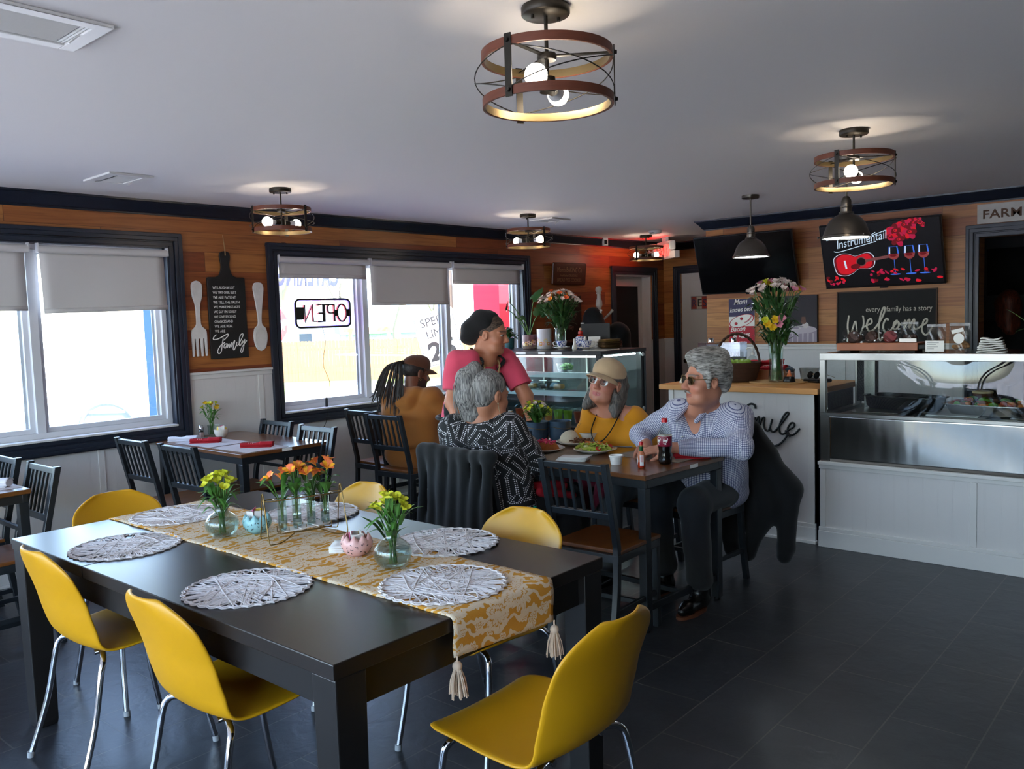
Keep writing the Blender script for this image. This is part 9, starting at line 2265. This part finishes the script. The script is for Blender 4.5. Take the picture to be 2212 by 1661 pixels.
limb(S, [shR+v3(0, 0, -0.01), shR.lerp(elR, 0.72)], [0.078, 0.078]); limb(S, [shL+v3(0, 0, -0.01), shL.lerp(elL, 0.72)], [0.076, 0.077])
S.cut(shR.lerp(elR, 0.74), elR-shR, 0.105); S.cut(shL.lerp(elL, 0.74), elL-shL, 0.105)
S.ell(neck+v3(0.03, 0.0, 0.03), (0.10, 0.075, 0.075), None, 0.012, True); S.folds(0.010, 22, 13); S.build('pink_tshirt', M_PINKT, t)
S = SDF(0.006); S.cone(hip-rt_*0.09+v3(0, 0, -0.04), hip+rt_*0.09+v3(0, 0, -0.04), 0.125, 0.125, 0.05)
for s_ in (-0.095, 0.095): limb(S, [hip+rt_*s_+v3(0, 0, -0.06), hip+rt_*s_+v3(0.02, 0, -0.43), hip+rt_*s_+v3(0.0, 0, -0.77)], [0.11, 0.08, 0.065])
S.build('trousers', M_BLKCL, t)
for s_ in (-0.095, 0.095):
 an = hip+rt_*s_+v3(0, 0, -0.78); S = SDF(0.006); S.cone(an+v3(-0.03, 0, -0.035), an+v3(0.14, 0, -0.042), 0.044, 0.036, 0.03); S.cone(an+v3(0, 0, 0.03), an+v3(0, 0, -0.03), 0.042, 0.042, 0.03); S.cut(an+v3(0, 0, -0.079), (0, 0, -1), 0.3); S.build('shoe', M_BOOT, t)
S = SDF(0.0055); torso(S, hip+v3(0, 0, -0.03), chest, neck, rt_, 0.205, 0.20, 0.1, 0.021, 0.034, None, 0.20, 0, 1); S.cone(hip+v3(0.0, -0.08, -0.05), hip+v3(0.0, -0.08, -0.38), 0.155, 0.165, 0.04); S.cone(hip+v3(0.0, 0.08, -0.05), hip+v3(0.0, 0.08, -0.38), 0.155, 0.165, 0.04)
S.cut(chest+v3(0, 0, 0.10), (0.25, 0, 1), 0.6); S.cut(hip+v3(0.02, 0, 0), (-1, 0, -0.27), 0.75); S.cut(chest+v3(0.0, -0.115, 0.10), v3(0, -1, 0.34), 0.24); S.cut(chest+v3(0.0, 0.115, 0.10), v3(0, 1, 0.34), 0.24); S.build('apron', M_BLKCL, t)
b = MB(); off = Vector(t.location)
for q, (p0, p1, p2) in ((-1, (chest+v3(0.115, -0.085, 0.09), neck+v3(0.05, -0.098, -0.055), neck+v3(-0.05, -0.062, 0.012))), (1, (chest+v3(0.115, 0.085, 0.09), neck+v3(0.055, 0.098, -0.06), neck+v3(-0.05, 0.062, 0.012)))):
 P_ = catmull([p0, p0.lerp(p1, 0.5)+v3(0.035, 0, 0.01), p1+v3(0.022, 0, 0.012), p2+v3(0.0, 0, 0.012)], 5)
 for i in range(len(P_)-1): b.bar(P_[i]-off, P_[i+1]-off, 0.024, 0.004, up=(0.6, 0.0, 0.8))
b.build('neck_strap', M_BLKCL, t, smooth=0)
b = MB(); P_ = [hip+v3(0.165*math.cos(a)-0.01, 0.232*math.sin(a), 0.035) for a in [2*PI*k/40 for k in range(40)]]; b.tube([p-off for p in P_], 0.012, 6, closed=True); b.build('waist_strap', M_BLKCL, t)
M_BEADW = mat('wooden_beads', (186,160,110), 0.5); b = MB()
for q in (-1, 1):
 P_ = catmull([neck+v3(-0.01, q*0.07, 0.0), neck+v3(0.065, q*0.075, -0.075), chest+v3(0.150, q*0.06, 0.07), chest+v3(0.165, q*0.025, -0.02), chest+v3(0.160, 0.0, -0.07)], 9)
 for i in range(0, len(P_), 1): b.ball(P_[i]-off, 0.0055 if i % 4 else 0.008, 8, 6)
b.ball(chest+v3(0.16, 0, -0.10)-off, (0.003, 0.012, 0.003), 6, 5); b.ball(chest+v3(0.16, 0, -0.11)-off, (0.003, 0.003, 0.022), 6, 6); b.build('bead_necklace', M_BEADW, t)
M_HAIRS = hair_mat('brown_swept_hair', (42,30,24), (110,88,70), (60, 12, 60))
S = SDF(0.0045); HS.e(S, (0, -0.020, 0.042), (0.080, 0.100, 0.083), 0.02); HS.e(S, (0, 0.105, -0.03), (0.064, 0.082, 0.098), 0.014, True)
for q in (-1, 1): HS.e(S, (q*0.084, -0.002, -0.010), (0.02, 0.024, 0.036), 0.008, True)
HS.e(S, (0, 0.03, -0.12), (0.09, 0.09, 0.09), 0.01, True); S.build('hair', M_HAIRS, t)
S = SDF(0.0045); HS.e(S, (0, -0.045, 0.060), (0.090, 0.098, 0.082), 0.02); HS.e(S, (0, -0.118, 0.0), (0.078, 0.068, 0.07), 0.05); HS.e(S, (0, -0.14, -0.045), (0.06, 0.05, 0.045), 0.04)
S.cut(HS.p(0, 0.012, 0.06), HS.R @ Vector((0, 1, -0.42)), 0.3); HS.e(S, (0, 0.02, -0.09), (0.1, 0.09, 0.075), 0.01, True); S.folds(0.006, 50, 9); S.build('head_cover', M_BLKCL, t)
t = person('man with long dreadlocks in a brown cap and brown tracksuit by the window', (-4.72, 4.22, 0))
hip = v3(-4.72, 4.20, 0.555); chest = v3(-4.735, 4.20, 0.80); neck = v3(-4.735, 4.235, 1.01)
rt_ = v3(0.97, 0.2, 0).normalized(); shL = neck-rt_*0.2+v3(0, -0.02, -0.055); shR = neck+rt_*0.2+v3(0, -0.02, -0.06)
elR = v3(-4.455, 4.36, 0.80); wrR = v3(-4.60, 4.58, 0.83); elL = v3(-5.02, 4.38, 0.80); wrL = v3(-4.86, 4.60, 0.815)
HB = Head((-4.725, 4.265, 1.135), (0.22, 0.95, -0.22), (0, 0.12, 1), 1.02)
S = SDF(0.0048); HB.add(S, 1.05, 1.2, 0.6); S.cone(HB.p(0, -0.03, -0.06), neck, 0.055, 0.06, 0.03); torso(S, hip, chest, neck, rt_, 0.17, 0.18, 0.1, -0.012, 0, None, 0.18)
limb(S, [shR, elR, wrR], [0.048, 0.04, 0.028]); limb(S, [shL, elL, wrL], [0.048, 0.04, 0.028])
kn1, an1, kn2, an2 = v3(-4.60, 4.64, 0.545), v3(-4.60, 4.62, 0.1), v3(-4.90, 4.64, 0.545), v3(-4.9, 4.62, 0.1)
for s_, kn, an in ((0.09, kn1, an1), (-0.09, kn2, an2)): limb(S, [hip+rt_*s_, kn, an], [0.07, 0.05, 0.034])
hand(S, wrR, wrR+v3(-0.35, 0.5, 0.55), (0.7, 0.3, 0.4), 0.8, 1, 1.0); hand(S, wrL, wrL+v3(0.2, 0.8, -0.2), (0, 0, 1), 0.6, -1, 1.0)
S.build('body', M_SKIN, t, lambda P: HB.face_tint(P, (112,66,44), (104,56,48), (24,18,16), (30,20,16)))
HB.eyes(t)
S = SDF(0.006); torso(S, hip+v3(0, 0, -0.02), chest, neck, rt_, 0.20, 0.21, 0.1, 0.02, 0.02, None, 0.205)
limb(S, [shR, elR, wrR+v3(0.02, -0.04, 0)], [0.085, 0.07, 0.055]); limb(S, [shL, elL, wrL+v3(-0.02, -0.04, 0)], [0.085, 0.07, 0.055])
S.cone(neck-rt_*0.07+v3(0, -0.045, -0.015), neck+rt_*0.07+v3(0, -0.045, -0.015), 0.055, 0.055, 0.03); S.cone(neck-rt_*0.05+v3(0, -0.10, -0.085), neck+rt_*0.05+v3(0, -0.10, -0.085), 0.055, 0.055, 0.04); S.ell(neck+v3(0, 0.05, 0.04), (0.06, 0.075, 0.06), None, 0.01, True); S.folds(0.012, 22, 4); S.build('hooded_jacket', M_BROWNS, t)
S = SDF(0.006); S.cone(hip-rt_*0.09+v3(0, -0.02, -0.015), hip+rt_*0.09+v3(0, -0.02, -0.015), 0.122, 0.122, 0.05)
for s_, kn, an in ((0.09, kn1, an1), (-0.09, kn2, an2)): limb(S, [hip+rt_*s_+v3(0, 0, -0.015), kn, an], [0.105, 0.085, 0.062])
S.folds(0.008, 28, 2); S.build('trousers', M_BROWNS, t)
MB().grid(lambda u, v: (-0.13+0.14*u, -0.128-0.018*math.sin(PI*u)+0.004*v, 0.50+0.02*v-0.006*math.sin(PI*u)), 8, 2).build('white_shirt_hem', M_WHITEM, t, solid=0.006)
for an in (an1, an2): S = SDF(0.006); S.cone(an+v3(0, -0.03, -0.055), an+v3(0, 0.15, -0.062), 0.042, 0.036, 0.03); S.cone(an+v3(0, 0, 0.02), an+v3(0, -0.01, -0.05), 0.042, 0.042, 0.03); S.cut(an+v3(0, 0, -0.097), (0, 0, -1), 0.3); S.build('shoe', M_BLKCL, t)
M_DREAD = hair_mat('dark_dreadlocks', (14,11,10), (44,34,26), (40, 40, 40))
S = SDF(0.005); HB.e(S, (0, -0.022, 0.03), (0.079, 0.099, 0.082), 0.02); HB.e(S, (0, 0.105, -0.03), (0.066, 0.085, 0.12), 0.012, True); HB.e(S, (0, 0.02, -0.11), (0.09, 0.10, 0.075), 0.01, True)
for q in (-1, 1): HB.e(S, (q*0.084, -0.002, -0.010), (0.02, 0.024, 0.036), 0.008, True)
S.build('hair', M_DREAD, t)
ballcap(HB, t, M_BRCAP, (0.084, 0.106, 0.086), 0.045, 0.040, 0.07, -0.006)
rr = random.Random(12); bs = HB.p(0, -0.118, 0.062); off = Vector(t.location); cc = neck+v3(0, 0, 0)
for k in range(34):
 a = rr.uniform(-1, 1); d = rr.uniform(0, 1); L = rr.uniform(0.24, 0.40)
 lf = -FR
 p0 = bs+v3(rr.uniform(-.012, .012), rr.uniform(-.008, .008), rr.uniform(-.012, .012)); p1 = bs+lf*(0.03+0.05*a)+v3(0, -0.035-0.02*d, -0.01-0.01*abs(a)); p2 = bs+lf*(0.05+0.085*a)+v3(0, -0.05-0.02*d, -0.11); p3 = bs+lf*(0.06+0.105*a+rr.uniform(-.01, .01))+v3(0, -0.075-0.02*d, -0.22); p4 = bs+lf*(0.065+0.115*a+rr.uniform(-.015, .015))+v3(0, -0.09-0.02*d, -L)
 MB().tube([p-off for p in catmull([p0, p1, p2, p3, p4], 4)], [0.0062]*12+[0.0055, 0.005, 0.004, 0.003, 0.002], 6).build('dreadlock', M_DREAD, t)
q = MB(); M_ = HB.p(0.085, -0.004, -0.04)-off; q.tube([M_+v3(0, 0.008*math.cos(a), 0.008*math.sin(a)-0.006) for a in [2*PI*k/12 for k in range(12)]], 0.0014, 5, closed=True); q.build('hoop_earring', M_GOLD, t)
pl4 = dup(PLATE_A, (-4.86, 4.78, WZ), 0.5, 'plate in front of the man in brown')
t = person('person with long reddish hair seen from behind in the dark doorway on the right', (-1.70, 8.55, 0))
c0 = v3(-1.70, 8.55, 0); neck = c0+v3(0, 0, 1.36); chest = c0+v3(0, 0, 1.16); hip = c0+v3(0, 0, 0.90); rt_ = v3(0.9, 0.4, 0).normalized()
HK = Head((-1.70, 8.56, 1.50), (-0.25, 1, 0), (0, 0, 1), 1.0); S = SDF(0.007); HK.add(S); S.cone(HK.p(0, -0.03, -0.06), neck, 0.05, 0.055, 0.03); torso(S, hip, chest, neck, rt_, 0.16, 0.16, 0.1, -0.012, 0, None, 0.16)
for q in (-1, 1):
 e = neck+rt_*q*0.22+v3(0, 0.05, -0.34); w_ = neck+rt_*q*0.16+v3(0.0, 0.25, -0.42); limb(S, [neck+rt_*q*0.165+v3(0, 0, -0.06), e, w_], [0.045, 0.036, 0.026]); hand(S, w_, w_+v3(0, 1, -0.1), (0, 0, 1), 0.6, q); limb(S, [hip+rt_*q*0.09, hip+rt_*q*0.09+v3(0, 0.01, -0.42), hip+rt_*q*0.09+v3(0, 0, -0.84)], [0.08, 0.052, 0.04])
S.build('body', M_SKIN, t, lambda P: HK.face_tint(P, (180,124,100)))
S = SDF(0.008); torso(S, hip, chest, neck, rt_, 0.18, 0.18, 0.1, 0.012, 0, None, 0.18)
for q in (-1, 1): limb(S, [neck+rt_*q*0.165+v3(0, 0, -0.06), neck+rt_*q*0.22+v3(0, 0.05, -0.34), neck+rt_*q*0.165+v3(0, 0.22, -0.41)], [0.065, 0.055, 0.045])
S.build('black_top', M_BLKCL, t)
S = SDF(0.008); S.cone(hip-rt_*0.08, hip+rt_*0.08, 0.118, 0.118, 0.05)
for q in (-1, 1): limb(S, [hip+rt_*q*0.09, hip+rt_*q*0.09+v3(0, 0.01, -0.42), hip+rt_*q*0.09+v3(0, 0.02, -0.83)], [0.10, 0.078, 0.06])
S.build('trousers', M_BLKCL, t)
for q in (-1, 1): an = hip+rt_*q*0.09+v3(0, 0, -0.80); S = SDF(0.008); S.cone(an+v3(0, -0.03, -0.055), an+v3(0, 0.15, -0.06), 0.042, 0.036, 0.03); S.cone(an, an+v3(0, 0, -0.05), 0.042, 0.042, 0.02); S.cut(an+v3(0, 0, -0.098), (0, 0, -1), 0.3); S.build('shoe', M_BLKCL, t)
S = SDF(0.006); HK.e(S, (0, -0.024, 0.042), (0.086, 0.104, 0.088), 0.02); HK.cn(S, (0, -0.06, 0.02), (0, -0.09, -0.22), 0.085, 0.055, 0.04); HK.cn(S, (-0.06, -0.04, 0.0), (-0.07, -0.06, -0.18), 0.04, 0.03, 0.04); HK.cn(S, (0.06, -0.04, 0.0), (0.07, -0.06, -0.18), 0.04, 0.03, 0.04); HK.e(S, (0, 0.108, -0.03), (0.066, 0.085, 0.11), 0.012, True); S.folds(0.008, 45, 3); S.build('hair', hair_mat('auburn_hair', (60,22,12), (120,52,28), (50, 50, 6)), t)
t = thing('kitchen_television', 'small dark screen with a blue light inside the kitchen doorway', 'screen', (-1.93, 10.75, 1.60)); MB().box((-0.42, 0, 0), (0.45, 0.05, 0.52)).build('screen', M_BLACK, t, smooth=0); MB().box((0.12, -0.004, 0.22), (0.15, 0, 0.235)).build('power_light', mat('blue_light', (30,60,255), 0.4, emit=1.0), t, smooth=0)
t = thing('black_jacket', 'black jacket draped over the chair of the woman in the dotted blouse', 'jacket', (-3.0, 2.97, 0.6)); S = SDF(0.007)
S.cone(v3(-3.22, 2.955, 0.865), v3(-2.76, 2.955, 0.86), 0.024, 0.024, 0.03)
for k in range(7): x = -3.23+0.075*k; S.cone(v3(x, 2.945, 0.855), v3(x-0.015, 2.93, 0.42-0.02*math.sin(k*2)), 0.028, 0.032+0.006*(k % 2), 0.04)
S.folds(0.012, 24, 6); S.build('jacket', M_BLKCL, t)
t = thing('black_coat', 'long black coat hanging behind the man in the checked shirt', 'coat', (-2.25, 4.5, 0.6)); S = SDF(0.007)
S.cone(v3(-2.52, 4.475, 0.87), v3(-2.14, 4.47, 0.87), 0.032, 0.034, 0.04); S.cone(v3(-2.5, 4.50, 0.85), v3(-2.46, 4.53, 0.2), 0.04, 0.05, 0.06); S.cone(v3(-2.36, 4.51, 0.85), v3(-2.33, 4.55, 0.12), 0.045, 0.055, 0.06); S.cone(v3(-2.2, 4.50, 0.86), v3(-2.10, 4.56, 0.42), 0.05, 0.075, 0.06); S.cone(v3(-2.10, 4.56, 0.42), v3(-2.20, 4.50, 0.13), 0.07, 0.05, 0.06); S.cone(v3(-2.15, 4.50, 0.82), v3(-1.99, 4.60, 0.50), 0.05, 0.062, 0.05); S.cone(v3(-1.99, 4.60, 0.50), v3(-2.01, 4.58, 0.17), 0.062, 0.052, 0.04); S.cone(v3(-2.01, 4.58, 0.17), v3(-2.02, 4.575, 0.12), 0.052, 0.045, 0.02); S.cone(v3(-2.3, 4.52, 0.8), v3(-2.2, 4.56, 0.3), 0.05, 0.06, 0.05); S.folds(0.014, 18, 8); S.build('coat', M_BLKCL, t)
t = thing('black_cap_on_peg', 'black cap with a pale patch hung on the coat tree', 'cap', (-5.33, 7.33, 1.47)); S = SDF(0.006); S.ell((-5.33, 7.35, 1.46), (0.12, 0.10, 0.15), None, 0.03); S.ell((-5.31, 7.33, 1.38), (0.15, 0.12, 0.10), None, 0.05); S.build('cap', M_BLKCL, t); MB().box((-0.055, -0.128, -0.055), (-0.015, -0.115, -0.02)).build('patch', M_WHITEM, t, smooth=0)
t = thing('hanging_black_coat', 'black coat hanging on the right side of the coat tree', 'coat', (-5.18, 7.55, 1.2)); S = SDF(0.008); S.ell((-5.17, 7.58, 1.33), (0.13, 0.12, 0.10), None, 0.04); S.cone((-5.17, 7.58, 1.3), (-5.16, 7.58, 0.7), 0.12, 0.16, 0.05); S.folds(0.014, 20, 3); S.build('coat', M_BLKCL, t)
